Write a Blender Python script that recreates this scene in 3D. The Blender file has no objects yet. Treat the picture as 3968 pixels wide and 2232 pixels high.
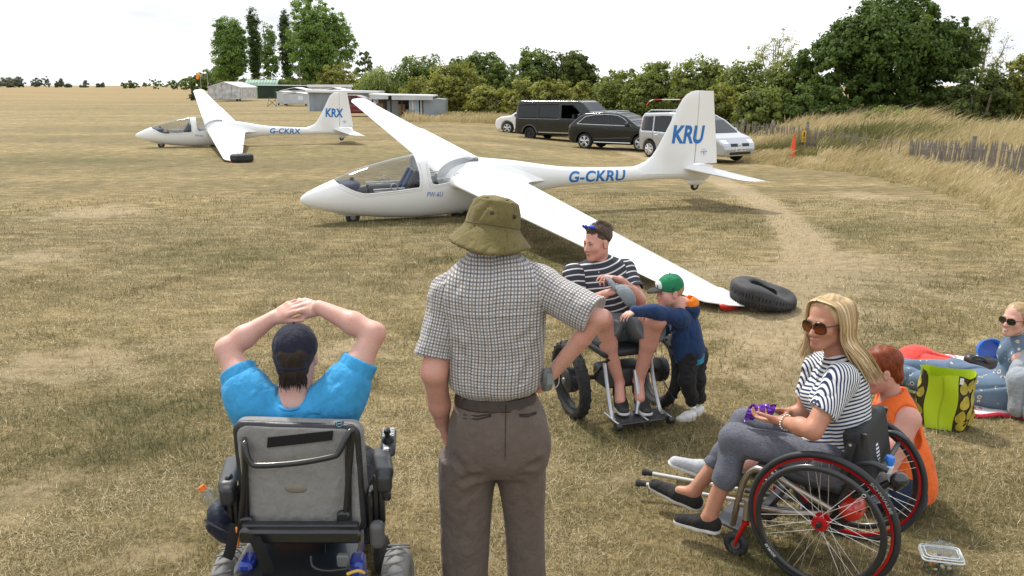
import bpy, bmesh, math, random
import numpy as np
from mathutils import Vector, Matrix
C = bpy.context.scene
COL = C.collection
rng = np.random.default_rng(7)
random.seed(7)
R_ = math.radians
# ---------------------------------------------------------------- camera
CAM_H = 2.2
FPX = 3400.0                       # focal length in pixels of the 3968 px wide photograph
PITCH = math.atan(786.0 / FPX)
cd = bpy.data.cameras.new('camera')
cd.sensor_width = 36.0
cd.lens = 36.0 * FPX / 3968.0
cd.clip_start = 0.05
cd.clip_end = 9000
cam = bpy.data.objects.new('camera', cd)
COL.objects.link(cam)
cam.location = (0, 0, CAM_H)
cam.rotation_euler = (math.pi / 2 - PITCH, 0, 0)
C.camera = cam
# ---------------------------------------------------------------- sky and sun
SUN_AZ, SUN_EL = R_(-32), R_(54)    # from behind the gliders, a little to the left
W = bpy.data.worlds.new('World')
C.world = W
W.use_nodes = True
wn = W.node_tree
wn.nodes.clear()
def _wn(t, **k):
 n = wn.nodes.new(t)
 for a, b in k.items(): setattr(n, a, b)
 return n
w_out = _wn('ShaderNodeOutputWorld')
w_bg = _wn('ShaderNodeBackground')
w_bg.inputs['Strength'].default_value = 0.1
w_sky = _wn('ShaderNodeTexSky', sky_type='NISHITA', sun_disc=False, sun_elevation=SUN_EL, sun_rotation=SUN_AZ, air_density=1.2, dust_density=2.0)
w_tc = _wn('ShaderNodeTexCoord')
w_map = _wn('ShaderNodeMapping')
w_map.inputs['Scale'].default_value = (1.0, 1.0, 3.4)
w_map.inputs['Location'].default_value = (0.35, 0.2, 0.1)
w_noi = _wn('ShaderNodeTexNoise')
w_noi.inputs['Scale'].default_value = 2.1
w_noi.inputs['Detail'].default_value = 7
w_noi.inputs['Roughness'].default_value = 0.55
w_cr = _wn('ShaderNodeValToRGB')       # cloud sheet: bright white with soft lilac grey patches
w_cr.color_ramp.elements[0].position = 0.36
w_cr.color_ramp.elements[0].color = (6.5, 6.75, 7.4, 1)
w_cr.color_ramp.elements[1].position = 0.50
w_cr.color_ramp.elements[1].color = (9.7, 10.0, 10.35, 1)
w_mix = _wn('ShaderNodeMixRGB')
w_mix.inputs['Fac'].default_value = 0.9
L = wn.links.new
L(w_tc.outputs['Generated'], w_map.inputs['Vector'])
L(w_map.outputs['Vector'], w_noi.inputs['Vector'])
L(w_noi.outputs['Fac'], w_cr.inputs['Fac'])
L(w_sky.outputs['Color'], w_mix.inputs['Color1'])
L(w_cr.outputs['Color'], w_mix.inputs['Color2'])
L(w_mix.outputs['Color'], w_bg.inputs['Color'])
L(w_bg.outputs['Background'], w_out.inputs['Surface'])
sd = bpy.data.lights.new('sun', 'SUN')
sd.energy = 3.1
sd.angle = R_(5.0)
sd.color = (1.0, 0.95, 0.87)
sun = bpy.data.objects.new('sun', sd)
COL.objects.link(sun)
# direction towards the sun: azimuth measured from +Y towards +X
_sdir = Vector((math.sin(SUN_AZ) * math.cos(SUN_EL), math.cos(SUN_AZ) * math.cos(SUN_EL), math.sin(SUN_EL)))
sun.rotation_euler = _sdir.to_track_quat('Z', 'Y').to_euler()
C.view_settings.view_transform = 'Standard'
C.view_settings.look = 'None'
C.view_settings.exposure = 0.48
C.view_settings.gamma = 1.0
C.view_settings.use_curve_mapping = False
C.cycles.max_bounces = 8
C.cycles.transparent_max_bounces = 16
C.cycles.use_denoising = True
# ================================================================ kit
def ray(px, py):
 u, v = (px - 1984) / FPX, (py - 1116) / FPX
 c, s = math.cos(PITCH), math.sin(PITCH)
 return Vector((u, c - v * s, -s - v * c))       # per unit of optical depth
def P(px, py, Y):                                    # the point seen at a pixel, Y metres ahead
 d = ray(px, py)
 t = Y / d.y
 return np.array([d.x * t, Y, CAM_H + d.z * t])
def terrain(x, y):
 x = np.asarray(x, float); y = np.asarray(y, float)
 ss = lambda a, lo, hi: (lambda t: t * t * (3 - 2 * t))(np.clip((a - lo) / (hi - lo), 0, 1))
 z = -0.52 * ss(y, 15, 33) * ss(x + 0.06 * (y - 30), -3, 5)
 z = z - 0.30 * ss(y, 36, 62) * (1 - ss(x + 0.06 * (y - 30), -3, 5))
 z = z + 0.22 * np.exp(-((x - 2.5) / 2.2) ** 2 - ((y - 8.3) / 1.8) ** 2)
 z = z + 0.03 * np.sin(x * 0.31 + 1.3) * np.sin(y * 0.23 + 0.4) * ss(y, 8, 20)
 return z
def G(px, py):                                       # the ground point seen at a pixel
 d = ray(px, py)
 t = CAM_H / -d.z
 for _ in range(25):
  z = float(terrain(d.x * t, d.y * t))
  t = 0.5 * t + 0.5 * (CAM_H - z) / -d.z
 return np.array([d.x * t, d.y * t, float(terrain(d.x * t, d.y * t))])
def tag(o, label=None, cat=None, group=None, kind=None):
 if label: o['label'] = label
 if cat: o['category'] = cat
 if group: o['group'] = group
 if kind: o['kind'] = kind
 return o
def thing(name, label, cat, loc=(0, 0, 0), rz=0.0, group=None):
 o = bpy.data.objects.new(name, None)
 o.empty_display_size = 0.1
 o.location = loc
 o.rotation_euler = (0, 0, rz)
 COL.objects.link(o)
 return tag(o, label, cat, group)
def mobj(name, v, f, mat, parent=None, smooth=True, off=None, attrs=None, auto=None):
 v = np.asarray(v, float)
 if off is not None: v = v - np.asarray(off, float)
 me = bpy.data.meshes.new(name)
 if isinstance(f, np.ndarray):
  k = f.shape[1]
  me.vertices.add(len(v)); me.vertices.foreach_set('co', v.astype(np.float32).ravel())
  me.loops.add(f.size); me.loops.foreach_set('vertex_index', f.astype(np.int32).ravel())
  me.polygons.add(len(f)); me.polygons.foreach_set('loop_start', np.arange(0, f.size, k, dtype=np.int32))
  me.update(calc_edges=True)
 else:
  me.from_pydata([tuple(a) for a in v], [], [tuple(int(i) for i in a) for a in f])
 if smooth:
  me.polygons.foreach_set('use_smooth', np.ones(len(me.polygons), bool))
 if attrs:
  for an, av in attrs.items():
   av = np.asarray(av, np.float32)
   if av.ndim == 1:
    a = me.attributes.new(an, 'FLOAT', 'POINT'); a.data.foreach_set('value', av)
   else:
    a = me.attributes.new(an, 'FLOAT_VECTOR', 'POINT'); a.data.foreach_set('vector', av.ravel())
 if mat is not None:
  me.materials.append(mat)
 me.validate()
 if auto is not None:
  me.set_sharp_from_angle(angle=R_(auto))
 o = bpy.data.objects.new(name, me)
 COL.objects.link(o)
 if parent is not None: o.parent = parent
 return o
def copy_tree(o, parent=None):
 c = o.copy(); COL.objects.link(c); c.parent = parent
 for ch in list(o.children): copy_tree(ch, c)
 return c
def nrm(a):
 a = np.asarray(a, float); return a / (np.linalg.norm(a) + 1e-12)
class M:
 """collects simple solids into one mesh"""
 def __init__(s): s.v = []; s.f = []
 def add(s, v, f):
  n = len(s.v); s.v += [tuple(map(float, a)) for a in v]; s.f += [tuple(int(i) + n for i in a) for a in f]; return s
 def box(s, c, size, rot=None, b=0.0):
  hx, hy, hz = [a / 2 for a in size]
  if b <= 0:
   v = np.array([[x, y, z] for x in (-hx, hx) for y in (-hy, hy) for z in (-hz, hz)])
   f = [(0, 1, 3, 2), (4, 6, 7, 5), (0, 4, 5, 1), (2, 3, 7, 6), (0, 2, 6, 4), (1, 5, 7, 3)]
  else:
   b = min(b, hx * .98, hy * .98, hz * .98)
   v = []; ix = {}
   for sx in (-1, 1):
    for sy in (-1, 1):
     for sz in (-1, 1):
      for k, p in enumerate(((hx, hy - b, hz - b), (hx - b, hy, hz - b), (hx - b, hy - b, hz))):
       ix[(sx, sy, sz, k)] = len(v); v.append((sx * p[0], sy * p[1], sz * p[2]))
   v = np.array(v); f = []
   I = lambda *a: ix[a]
   for s_ in (-1, 1):
    f.append((I(s_, -1, -1, 0), I(s_, 1, -1, 0), I(s_, 1, 1, 0), I(s_, -1, 1, 0))[::s_])
    f.append((I(-1, s_, -1, 1), I(-1, s_, 1, 1), I(1, s_, 1, 1), I(1, s_, -1, 1))[::s_])
    f.append((I(-1, -1, s_, 2), I(1, -1, s_, 2), I(1, 1, s_, 2), I(-1, 1, s_, 2))[::s_])
   for a in (-1, 1):
    for c_ in (-1, 1):
     q = a * c_
     f.append((I(a, c_, -1, 0), I(a, c_, -1, 1), I(a, c_, 1, 1), I(a, c_, 1, 0))[::q])
     f.append((I(a, -1, c_, 0), I(a, 1, c_, 0), I(a, 1, c_, 2), I(a, -1, c_, 2))[::q])
     f.append((I(-1, a, c_, 1), I(-1, a, c_, 2), I(1, a, c_, 2), I(1, a, c_, 1))[::q])
     for e in (-1, 1):
      f.append((I(a, c_, e, 0), I(a, c_, e, 1), I(a, c_, e, 2))[::a * c_ * e])
  if rot is not None: v = v @ np.asarray(rot, float).T
  return s.add(v + np.asarray(c, float), f)
 def tube(s, pts, r, n=8, caps=True, closed=False):
  pts = np.asarray(pts, float); m = len(pts)
  r = np.broadcast_to(np.asarray(r, float), (m,))
  if closed: T = np.roll(pts, -1, 0) - np.roll(pts, 1, 0)
  else: T = np.gradient(pts, axis=0)
  T = T / (np.linalg.norm(T, axis=1, keepdims=True) + 1e-12)
  a = np.array([0, 0, 1.]) if abs(T[0][2]) < .9 else np.array([1., 0, 0])
  N = nrm(np.cross(T[0], a)); v = []
  for i in range(m):
   N = nrm(N - T[i] * (N @ T[i])); B = np.cross(T[i], N)
   for k in range(n):
    t = 2 * math.pi * k / n
    v.append(pts[i] + r[i] * (math.cos(t) * N + math.sin(t) * B))
  f = []
  for i in range(m if closed else m - 1):
   j = (i + 1) % m
   for k in range(n):
    l = (k + 1) % n
    f.append((i * n + k, i * n + l, j * n + l, j * n + k))
  if caps and not closed:
   f.append(tuple(range(n))[::-1]); f.append(tuple((m - 1) * n + k for k in range(n)))
  return s.add(v, f)
 def cyl(s, a, b, r, r2=None, n=16):
  return s.tube([a, b], [r, r if r2 is None else r2], n)
 def lathe(s, prof, c=(0, 0, 0), axis=(0, 0, 1), n=24, closed=False):
  axis = nrm(axis); a = np.array([1., 0, 0]) if abs(axis[0]) < .9 else np.array([0, 1., 0])
  X = nrm(np.cross(axis, a)); Y = np.cross(axis, X); v = []; f = []
  for k in range(n):
   t = 2 * math.pi * k / n
   d = math.cos(t) * X + math.sin(t) * Y
   for (r, h) in prof: v.append(np.asarray(c, float) + d * r + axis * h)
  m = len(prof)
  for k in range(n):
   l = (k + 1) % n
   for i in range(m if closed else m - 1):
    j = (i + 1) % m
    f.append((k * m + i, l * m + i, l * m + j, k * m + j))
  return s.add(v, f)
 def torus(s, c, axis, R, r, n=40, k=10, ry=None):
  ry = r if ry is None else ry
  prof = [(R + r * math.cos(2 * math.pi * i / k), ry * math.sin(2 * math.pi * i / k)) for i in range(k)]
  return s.lathe(prof, c, axis, n, closed=True)
 def ball(s, c, r, n=12, m=8):
  r = np.broadcast_to(np.asarray(r, float), (3,)); v = []; f = []
  for i in range(m + 1):
   t = math.pi * i / m
   for k in range(n):
    p = 2 * math.pi * k / n
    v.append((c[0] + r[0] * math.sin(t) * math.cos(p), c[1] + r[1] * math.sin(t) * math.sin(p), c[2] + r[2] * math.cos(t)))
  for i in range(m):
   for k in range(n):
    l = (k + 1) % n
    f.append((i * n + k, (i + 1) * n + k, (i + 1) * n + l, i * n + l))
  return s.add(v, f)
 def prism(s, poly, h, O=(0, 0, 0), X=(1, 0, 0), Y=(0, 1, 0)):
  X = np.asarray(X, float); Y = np.asarray(Y, float); Z = np.cross(X, Y); n = len(poly)
  base = [np.asarray(O, float) + X * a + Y * b for a, b in poly]
  v = base + [p + Z * h for p in base]
  f = [tuple(range(n))[::-1], tuple(range(n, 2 * n))] + [(i, (i + 1) % n, n + (i + 1) % n, n + i) for i in range(n)]
  return s.add(v, f)
 def xf(s, Mx):
  Mx = np.asarray(Mx, float); a = np.asarray(s.v) @ Mx[:3, :3].T + Mx[:3, 3]
  s.v = [tuple(p) for p in a]; return s
 def obj(s, name, mat, parent=None, smooth=True, off=None, auto=40):
  return mobj(name, s.v, s.f, mat, parent, smooth, off, auto=auto if smooth else None)
def rotz(a):
 c, s = math.cos(a), math.sin(a); return np.array([[c, -s, 0], [s, c, 0], [0, 0, 1.]])
def frame(z, x):                     # rotation whose columns are x, y, z with z along the first vector
 z = nrm(z); x = nrm(np.asarray(x, float) - z * (np.asarray(x, float) @ z)); return np.array([x, np.cross(z, x), z]).T
# ---------------------------------------------------------------- materials
def _set(b, k, v):
 if k in b.inputs: b.inputs[k].default_value = v
def mat(name, col, rough=0.6, metal=0.0, var=0.0, vscale=8.0, bump=0.0, bscale=60.0, coat=0.0, spec=0.5, col2=None, sss=0.0, trans=0.0):
 m = bpy.data.materials.new(name); m.use_nodes = True
 nt = m.node_tree; b = nt.nodes['Principled BSDF']
 _set(b, 'Base Color', (*col, 1)); _set(b, 'Roughness', rough); _set(b, 'Metallic', metal); _set(b, 'Coat Weight', coat); _set(b, 'Specular IOR Level', spec)
 if coat: _set(b, 'Coat Roughness', 0.06)
 if trans: _set(b, 'Transmission Weight', trans)
 if sss:
  _set(b, 'Subsurface Weight', sss); _set(b, 'Subsurface Radius', (0.02, 0.008, 0.005)); _set(b, 'Subsurface Scale', 0.4)
 tc = nt.nodes.new('ShaderNodeTexCoord')
 if var or col2:
  n = nt.nodes.new('ShaderNodeTexNoise'); n.inputs['Scale'].default_value = vscale; n.inputs['Detail'].default_value = 6
  nt.links.new(tc.outputs['Object'], n.inputs['Vector'])
  r = nt.nodes.new('ShaderNodeValToRGB')
  c2 = col2 if col2 else tuple(min(1, c * (1 + var)) for c in col)
  c1 = col if col2 else tuple(c * (1 - var) for c in col)
  r.color_ramp.elements[0].position = .35; r.color_ramp.elements[0].color = (*c1, 1)
  r.color_ramp.elements[1].position = .65; r.color_ramp.elements[1].color = (*c2, 1)
  nt.links.new(n.outputs['Fac'], r.inputs['Fac']); nt.links.new(r.outputs['Color'], b.inputs['Base Color'])
 if bump:
  n2 = nt.nodes.new('ShaderNodeTexNoise'); n2.inputs['Scale'].default_value = bscale; n2.inputs['Detail'].default_value = 4
  nt.links.new(tc.outputs['Object'], n2.inputs['Vector'])
  bp = nt.nodes.new('ShaderNodeBump'); bp.inputs['Strength'].default_value = min(1, bump); bp.inputs['Distance'].default_value = 0.01
  nt.links.new(n2.outputs['Fac'], bp.inputs['Height']); nt.links.new(bp.outputs['Normal'], b.inputs['Normal'])
 return m
def glass(name, tint=(.9, .95, .95), mixf=0.0, rough=0.02, dark=(0.02, 0.025, 0.03)):
 """thin glazing: clear body with a fresnel sheen; mixf adds dark tint"""
 m = bpy.data.materials.new(name); m.use_nodes = True; nt = m.node_tree; nt.nodes.clear()
 o = nt.nodes.new('ShaderNodeOutputMaterial'); t = nt.nodes.new('ShaderNodeBsdfTransparent'); t.inputs['Color'].default_value = (*tint, 1)
 d = nt.nodes.new('ShaderNodeBsdfDiffuse'); d.inputs['Color'].default_value = (*dark, 1)
 g = nt.nodes.new('ShaderNodeBsdfGlossy'); g.inputs['Roughness'].default_value = rough
 fw = nt.nodes.new('ShaderNodeLayerWeight'); fp = nt.nodes.new('ShaderNodeMath'); fp.operation = 'POWER'; fp.inputs[1].default_value = 4.0; fr = nt.nodes.new('ShaderNodeMath'); fr.operation = 'MULTIPLY_ADD'; fr.inputs[1].default_value = .95; fr.inputs[2].default_value = .045
 nt.links.new(fw.outputs['Facing'], fp.inputs[0]); nt.links.new(fp.outputs[0], fr.inputs[0])
 m1 = nt.nodes.new('ShaderNodeMixShader'); m1.inputs['Fac'].default_value = mixf
 m2 = nt.nodes.new('ShaderNodeMixShader')
 nt.links.new(t.outputs[0], m1.inputs[1]); nt.links.new(d.outputs[0], m1.inputs[2])
 nt.links.new(fr.outputs[0], m2.inputs['Fac']); nt.links.new(m1.outputs[0], m2.inputs[1]); nt.links.new(g.outputs[0], m2.inputs[2])
 nt.links.new(m2.outputs[0], o.inputs['Surface'])
 return m
class NT:
 """short hand for building node trees"""
 def __init__(s, name, rough=.8):
  s.m = bpy.data.materials.new(name); s.m.use_nodes = True; s.nt = s.m.node_tree; s.b = s.nt.nodes['Principled BSDF']
  _set(s.b, 'Roughness', rough); _set(s.b, 'Specular IOR Level', 0.25)
 def n(s, t, ins=None, **k):
  x = s.nt.nodes.new(t)
  for a, b in k.items(): setattr(x, a, b)
  if ins:
   for a, b in ins.items():
    if isinstance(b, bpy.types.NodeSocket): s.nt.links.new(b, x.inputs[a])
    else: x.inputs[a].default_value = b
  return x
 def attr(s, name): return s.n('ShaderNodeAttribute', attribute_name=name)
 def obj(s): return s.n('ShaderNodeTexCoord').outputs['Object']
 def noise(s, vec, scale, detail=5, rough=.55): return s.n('ShaderNodeTexNoise', {'Vector': vec, 'Scale': scale, 'Detail': detail, 'Roughness': rough}).outputs['Fac']
 def ramp(s, fac, *els):
  r = s.n('ShaderNodeValToRGB', {'Fac': fac}); e = r.color_ramp.elements
  while len(e) < len(els): e.new(0.5)
  for i, (p, c) in enumerate(els): e[i].position = p; e[i].color = (*c, 1) if len(c) == 3 else c
  return r.outputs['Color']
 def mix(s, f, a, b, mode='MIX'):
  x = s.n('ShaderNodeMixRGB', blend_type=mode)
  for k, v in ((0, f), (1, a), (2, b)):
   if isinstance(v, bpy.types.NodeSocket): s.nt.links.new(v, x.inputs[k])
   elif k == 0: x.inputs[0].default_value = v
   else: x.inputs[k].default_value = (*v, 1)
  return x.outputs[0]
 def math(s, op, a, b=0.0, c=None):
  x = s.n('ShaderNodeMath', operation=op)
  for i, v in enumerate((a, b) if c is None else (a, b, c)):
   if isinstance(v, bpy.types.NodeSocket): s.nt.links.new(v, x.inputs[i])
   else: x.inputs[i].default_value = v
  return x.outputs[0]
 def map(s, vec, scale=(1, 1, 1), rot=(0, 0, 0), loc=(0, 0, 0)): return s.n('ShaderNodeMapping', {'Vector': vec, 'Scale': scale, 'Rotation': rot, 'Location': loc}).outputs[0]
 def bump(s, h, st=.5, dist=.01):
  x = s.n('ShaderNodeBump', {'Height': h, 'Strength': st, 'Distance': dist}); s.nt.links.new(x.outputs[0], s.b.inputs['Normal'])
 def color(s, c): s.nt.links.new(c, s.b.inputs['Base Color'])
# ---------------------------------------------------------------- implicit shapes -> mesh (surface nets)
def rc(a, b, ra, rb=None):
 a = np.asarray(a, np.float32); b = np.asarray(b, np.float32); rb = ra if rb is None else rb
 ba = b - a; L2 = float(ba @ ba) + 1e-12
 def f(p):
  t = np.clip(((p - a) @ ba) / L2, 0, 1)
  return np.linalg.norm(p - a - t[:, None] * ba, axis=1) - (ra + t * (rb - ra))
 f.bs = ((a + b) / 2, math.sqrt(L2) / 2 + max(ra, rb)); return f
def el(c, r, R=None):
 c = np.asarray(c, np.float32); r = np.broadcast_to(np.asarray(r, np.float32), (3,)); R = None if R is None else np.asarray(R, np.float32)
 def f(p):
  q = p - c
  if R is not None: q = q @ R
  k0 = np.linalg.norm(q / r, axis=1); k1 = np.linalg.norm(q / (r * r), axis=1) + 1e-9
  return k0 * (k0 - 1) / k1
 f.bs = (c, float(max(r)) * 1.0); return f
def bxs(c, half, R=None, rd=0.0):
 c = np.asarray(c, np.float32); half = np.asarray(half, np.float32) - rd; R = None if R is None else np.asarray(R, np.float32)
 def f(p):
  q = p - c
  if R is not None: q = q @ R
  q = np.abs(q) - half
  return np.linalg.norm(np.maximum(q, 0), axis=1) + np.minimum(q.max(axis=1), 0) - rd
 f.bs = (c, float(np.linalg.norm(half)) + rd * 1.8); return f
def half(c, n):                         # half space, inside is behind the normal
 c = np.asarray(c, np.float32); n = nrm(n).astype(np.float32)
 return lambda p: (p - c) @ n
class S:
 def __init__(s): s.ops = []
 def u(s, f, k=.02): s.ops.append(('u', f, k)); return s
 def d(s, f, k=.005): s.ops.append(('d', f, k)); return s     # carve away
 def i(s, f, k=.004): s.ops.append(('i', f, k)); return s     # keep only inside
 def w(s, f): s.ops.append(('w', f, 0)); return s             # add a displacement
 def __call__(s, p):
  a = np.full(len(p), 9.0, np.float32)
  for op, f, k in s.ops:
   if op == 'u':
    bs = getattr(f, 'bs', None)
    if bs is not None:
     m = np.linalg.norm(p - bs[0], axis=1) - bs[1] < np.minimum(a, .3) + k
     if not m.any(): continue
     q = p[m]; A = a[m]
    else: m = None; q = p; A = a
    b = f(q)
    if k > 0:
     h = np.clip(.5 + .5 * (A - b) / k, 0, 1); r = A * (1 - h) + b * h - k * h * (1 - h)
    else: r = np.minimum(A, b)
    if m is None: a = r.astype(np.float32)
    else: a[m] = r
   elif op == 'd':
    b = -f(p); h = np.clip(.5 + .5 * (b - a) / k, 0, 1); a = a * (1 - h) + b * h + k * h * (1 - h)
   elif op == 'i':
    b = f(p); h = np.clip(.5 + .5 * (b - a) / k, 0, 1); a = a * (1 - h) + b * h + k * h * (1 - h)
   else: a = a + f(p)
  return a
def nets(f, lo, hi, h, B=4):
 """two level surface nets: a coarse pass finds the blocks that hold the surface"""
 lo = np.asarray(lo, float); hi = np.asarray(hi, float)
 nb = np.maximum(1, np.ceil((hi - lo) / (h * B)).astype(int)); n = nb * B + 1
 cg = np.stack(np.meshgrid(*[lo[k] + (np.arange(nb[k]) + .5) * h * B for k in range(3)], indexing='ij'), -1).reshape(-1, 3).astype(np.float32)
 d = f(cg).reshape(nb)
 act = np.abs(d) < h * B * 1.35
 F = np.repeat(np.repeat(np.repeat(d, B, 0), B, 1), B, 2); F = np.pad(F, ((0, 1),) * 3, mode='edge').astype(np.float32)
 F = np.where(np.abs(F) < h * B, np.where(F < 0, -1, 1) * h * B, F).astype(np.float32)
 m = np.zeros(n, bool); ma = np.repeat(np.repeat(np.repeat(act, B, 0), B, 1), B, 2)
 for dx in (0, 1):
  for dy in (0, 1):
   for dz in (0, 1):
    m[dx:dx + ma.shape[0], dy:dy + ma.shape[1], dz:dz + ma.shape[2]] |= ma
 idx = np.argwhere(m)
 F[m] = f((lo + idx * h).astype(np.float32))
 F[0], F[-1] = np.maximum(F[0], h), np.maximum(F[-1], h)
 F[:, 0], F[:, -1] = np.maximum(F[:, 0], h), np.maximum(F[:, -1], h)
 F[:, :, 0], F[:, :, -1] = np.maximum(F[:, :, 0], h), np.maximum(F[:, :, -1], h)
 I = F < 0
 cnt = np.zeros(n - 1, np.int8)
 cs = [(x, y, z) for x in (0, 1) for y in (0, 1) for z in (0, 1)]
 for (x, y, z) in cs: cnt += I[x:x + n[0] - 1, y:y + n[1] - 1, z:z + n[2] - 1]
 cell = np.argwhere((cnt > 0) & (cnt < 8))
 acc = np.zeros((len(cell), 3)); num = np.zeros(len(cell))
 val = {c: F[cell[:, 0] + c[0], cell[:, 1] + c[1], cell[:, 2] + c[2]] for c in cs}
 for a in cs:
  for ax in range(3):
   if a[ax] == 0:
    b = list(a); b[ax] = 1; b = tuple(b)
    va, vb = val[a], val[b]; cr = (va < 0) != (vb < 0)
    t = np.where(cr, va / np.where(cr, va - vb, 1), 0)
    pt = np.tile(np.array(a, float), (len(cell), 1)); pt[:, ax] += t
    acc += pt * cr[:, None]; num += cr
 V = lo + (cell + acc / np.maximum(num, 1)[:, None]) * h
 vid = np.full(n - 1, -1, np.int32); vid[tuple(cell.T)] = np.arange(len(cell))
 Q = []
 for ax in range(3):
  b, c = (ax + 1) % 3, (ax + 2) % 3
  sl = [slice(None)] * 3; s2 = [slice(None)] * 3; sl[ax] = slice(0, -1); s2[ax] = slice(1, None)
  A, Bv = I[tuple(sl)], I[tuple(s2)]
  e = np.argwhere(A != Bv); e = e[(e[:, b] > 0) & (e[:, c] > 0) & (e[:, b] < n[b] - 1) & (e[:, c] < n[c] - 1)]
  fl = A[tuple(e.T)]
  def g(db, dc):
   x = e.copy(); x[:, b] += db; x[:, c] += dc; return vid[tuple(x.T)]
  q = np.stack([g(-1, -1), g(0, -1), g(0, 0), g(-1, 0)], 1)
  q[~fl] = q[~fl][:, ::-1]
  Q.append(q)
 Q = np.concatenate(Q); Q = Q[(Q >= 0).all(1)]
 return V, Q
def relax(V, Q, it=2, w=.5):
 """a little Laplacian smoothing of a quad mesh"""
 e = np.concatenate([Q[:, [0, 1]], Q[:, [1, 2]], Q[:, [2, 3]], Q[:, [3, 0]]])
 for _ in range(it):
  s = np.zeros_like(V); c = np.zeros(len(V))
  for k in range(3):
   s[:, k] = np.bincount(e[:, 0], V[e[:, 1], k], len(V)) + np.bincount(e[:, 1], V[e[:, 0], k], len(V))
  c = np.bincount(e[:, 0], minlength=len(V)) + np.bincount(e[:, 1], minlength=len(V))
  V = V * (1 - w) + w * s / np.maximum(c, 1)[:, None]
 return V
def sdf_obj(name, f, lo, hi, h, mat, parent=None, off=None, uv=None, sm=1):
 V, Q = nets(f, lo, hi, h)
 if sm: V = relax(V, Q, sm, .5)
 return mobj(name, V, Q, mat, parent, True, off, attrs={'uvw': uv(V)} if uv else None)
def poly_sdf(poly):
 Pn = np.asarray(poly, np.float32)
 def f(q):
  d = np.full(len(q), 1e9, np.float32); s = np.ones(len(q), np.float32)
  for i in range(len(Pn)):
   a, b = Pn[i], Pn[i - 1]; e = b - a; w = q - a
   t = np.clip((w @ e) / float(e @ e + 1e-12), 0, 1); r = w - t[:, None] * e
   d = np.minimum(d, (r * r).sum(1))
   c1 = q[:, 1] >= a[1]; c2 = q[:, 1] < b[1]; c3 = e[0] * w[:, 1] > e[1] * w[:, 0]
   fl = (c1 & c2 & c3) | (~c1 & ~c2 & ~c3); s = np.where(fl, -s, s)
  return s * np.sqrt(d)
 return f
def spline(pts, n, closed=False):
 pts = np.asarray(pts, float); m = len(pts)
 out = []
 segs = m if closed else m - 1
 for i in range(segs):
  if closed: p0, p1, p2, p3 = pts[(i - 1) % m], pts[i], pts[(i + 1) % m], pts[(i + 2) % m]
  else: p0, p1, p2, p3 = pts[max(i - 1, 0)], pts[i], pts[i + 1], pts[min(i + 2, m - 1)]
  for t in np.arange(n) / n:
   out.append(.5 * ((2 * p1) + (-p0 + p2) * t + (2 * p0 - 5 * p1 + 4 * p2 - p3) * t * t + (-p0 + 3 * p1 - 3 * p2 + p3) * t ** 3))
 if not closed: out.append(pts[-1])
 return np.array(out)
def text_mesh(s, size=1.0, shear=0.0, bold=0.0, sub=0.0, space=1.0):
 """flat lettering as (verts Nx2, faces), lower left corner at the origin"""
 cu = bpy.data.curves.new('lettering', 'FONT'); cu.body = s; cu.size = size; cu.shear = shear; cu.offset = bold; cu.resolution_u = 6; cu.space_character = space
 o = bpy.data.objects.new('lettering', cu); COL.objects.link(o)
 dg = bpy.context.evaluated_depsgraph_get(); me = bpy.data.meshes.new_from_object(o.evaluated_get(dg))
 bm = bmesh.new(); bm.from_mesh(me); bmesh.ops.triangulate(bm, faces=bm.faces[:])
 if sub:
  for _ in range(6):
   lg = [e for e in bm.edges if e.calc_length() > sub]
   if not lg: break
   bmesh.ops.subdivide_edges(bm, edges=lg, cuts=1); bmesh.ops.triangulate(bm, faces=bm.faces[:])
 bm.verts.ensure_lookup_table()
 v = np.array([x.co[:2] for x in bm.verts]); f = [[x.index for x in fc.verts] for fc in bm.faces]
 bm.free(); bpy.data.objects.remove(o); bpy.data.meshes.remove(me)
 v[:, 0] -= v[:, 0].min(); v[:, 1] -= v[:, 1].min()
 return v, f
def text_on(name, s, O, X, Y, height, width, mat, parent, shear=0.0, bold=0.0, lift=0.003, space=1.0):
 """print a word on a flat surface: O lower left, X right, Y up"""
 v, f = text_mesh(s, 1.0, shear, bold, space=space); X = nrm(X); Y = nrm(Y); N = np.cross(X, Y)
 v = v / v.max(0) * np.array([width, height])
 return mobj(name, np.asarray(O, float) + v[:, :1] * X + v[:, 1:] * Y + N * lift, f, mat, parent, False)
# ================================================================ ground
def dist_poly(xy, pts):
 """distance to a polyline and the fraction along it"""
 pts = np.asarray(pts, float); d = np.full(len(xy), 1e9); tt = np.zeros(len(xy)); n = len(pts) - 1
 for i in range(n):
  a, b = pts[i], pts[i + 1]; e = b - a
  t = np.clip(((xy - a) @ e) / (e @ e), 0, 1); r = np.linalg.norm(xy - a - t[:, None] * e, axis=1)
  m = r < d; d[m] = r[m]; tt[m] = (i + t[m]) / n
 return d, tt
PATH = spline([G(*p)[:2] for p in ((2330, 563), (2420, 588), (2520, 615), (2650, 652), (2780, 697), (2900, 757), (3010, 822), (3090, 900), (3130, 1000), (3050, 1130), (2960, 1330))], 5)
PATH_W = np.interp(np.linspace(0, 1, 50), np.linspace(0, 1, 11), (.3, .35, .38, .36, .34, .34, .34, .36, .42, .45, .35))
TRK = [spline([G(*p)[:2] for p in q], 6) for q in (((-60, 352), (40, 372), (95, 400), (100, 425), (60, 460), (10, 500)), ((-60, 372), (20, 385), (50, 405), (40, 430), (0, 455)))]
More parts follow.
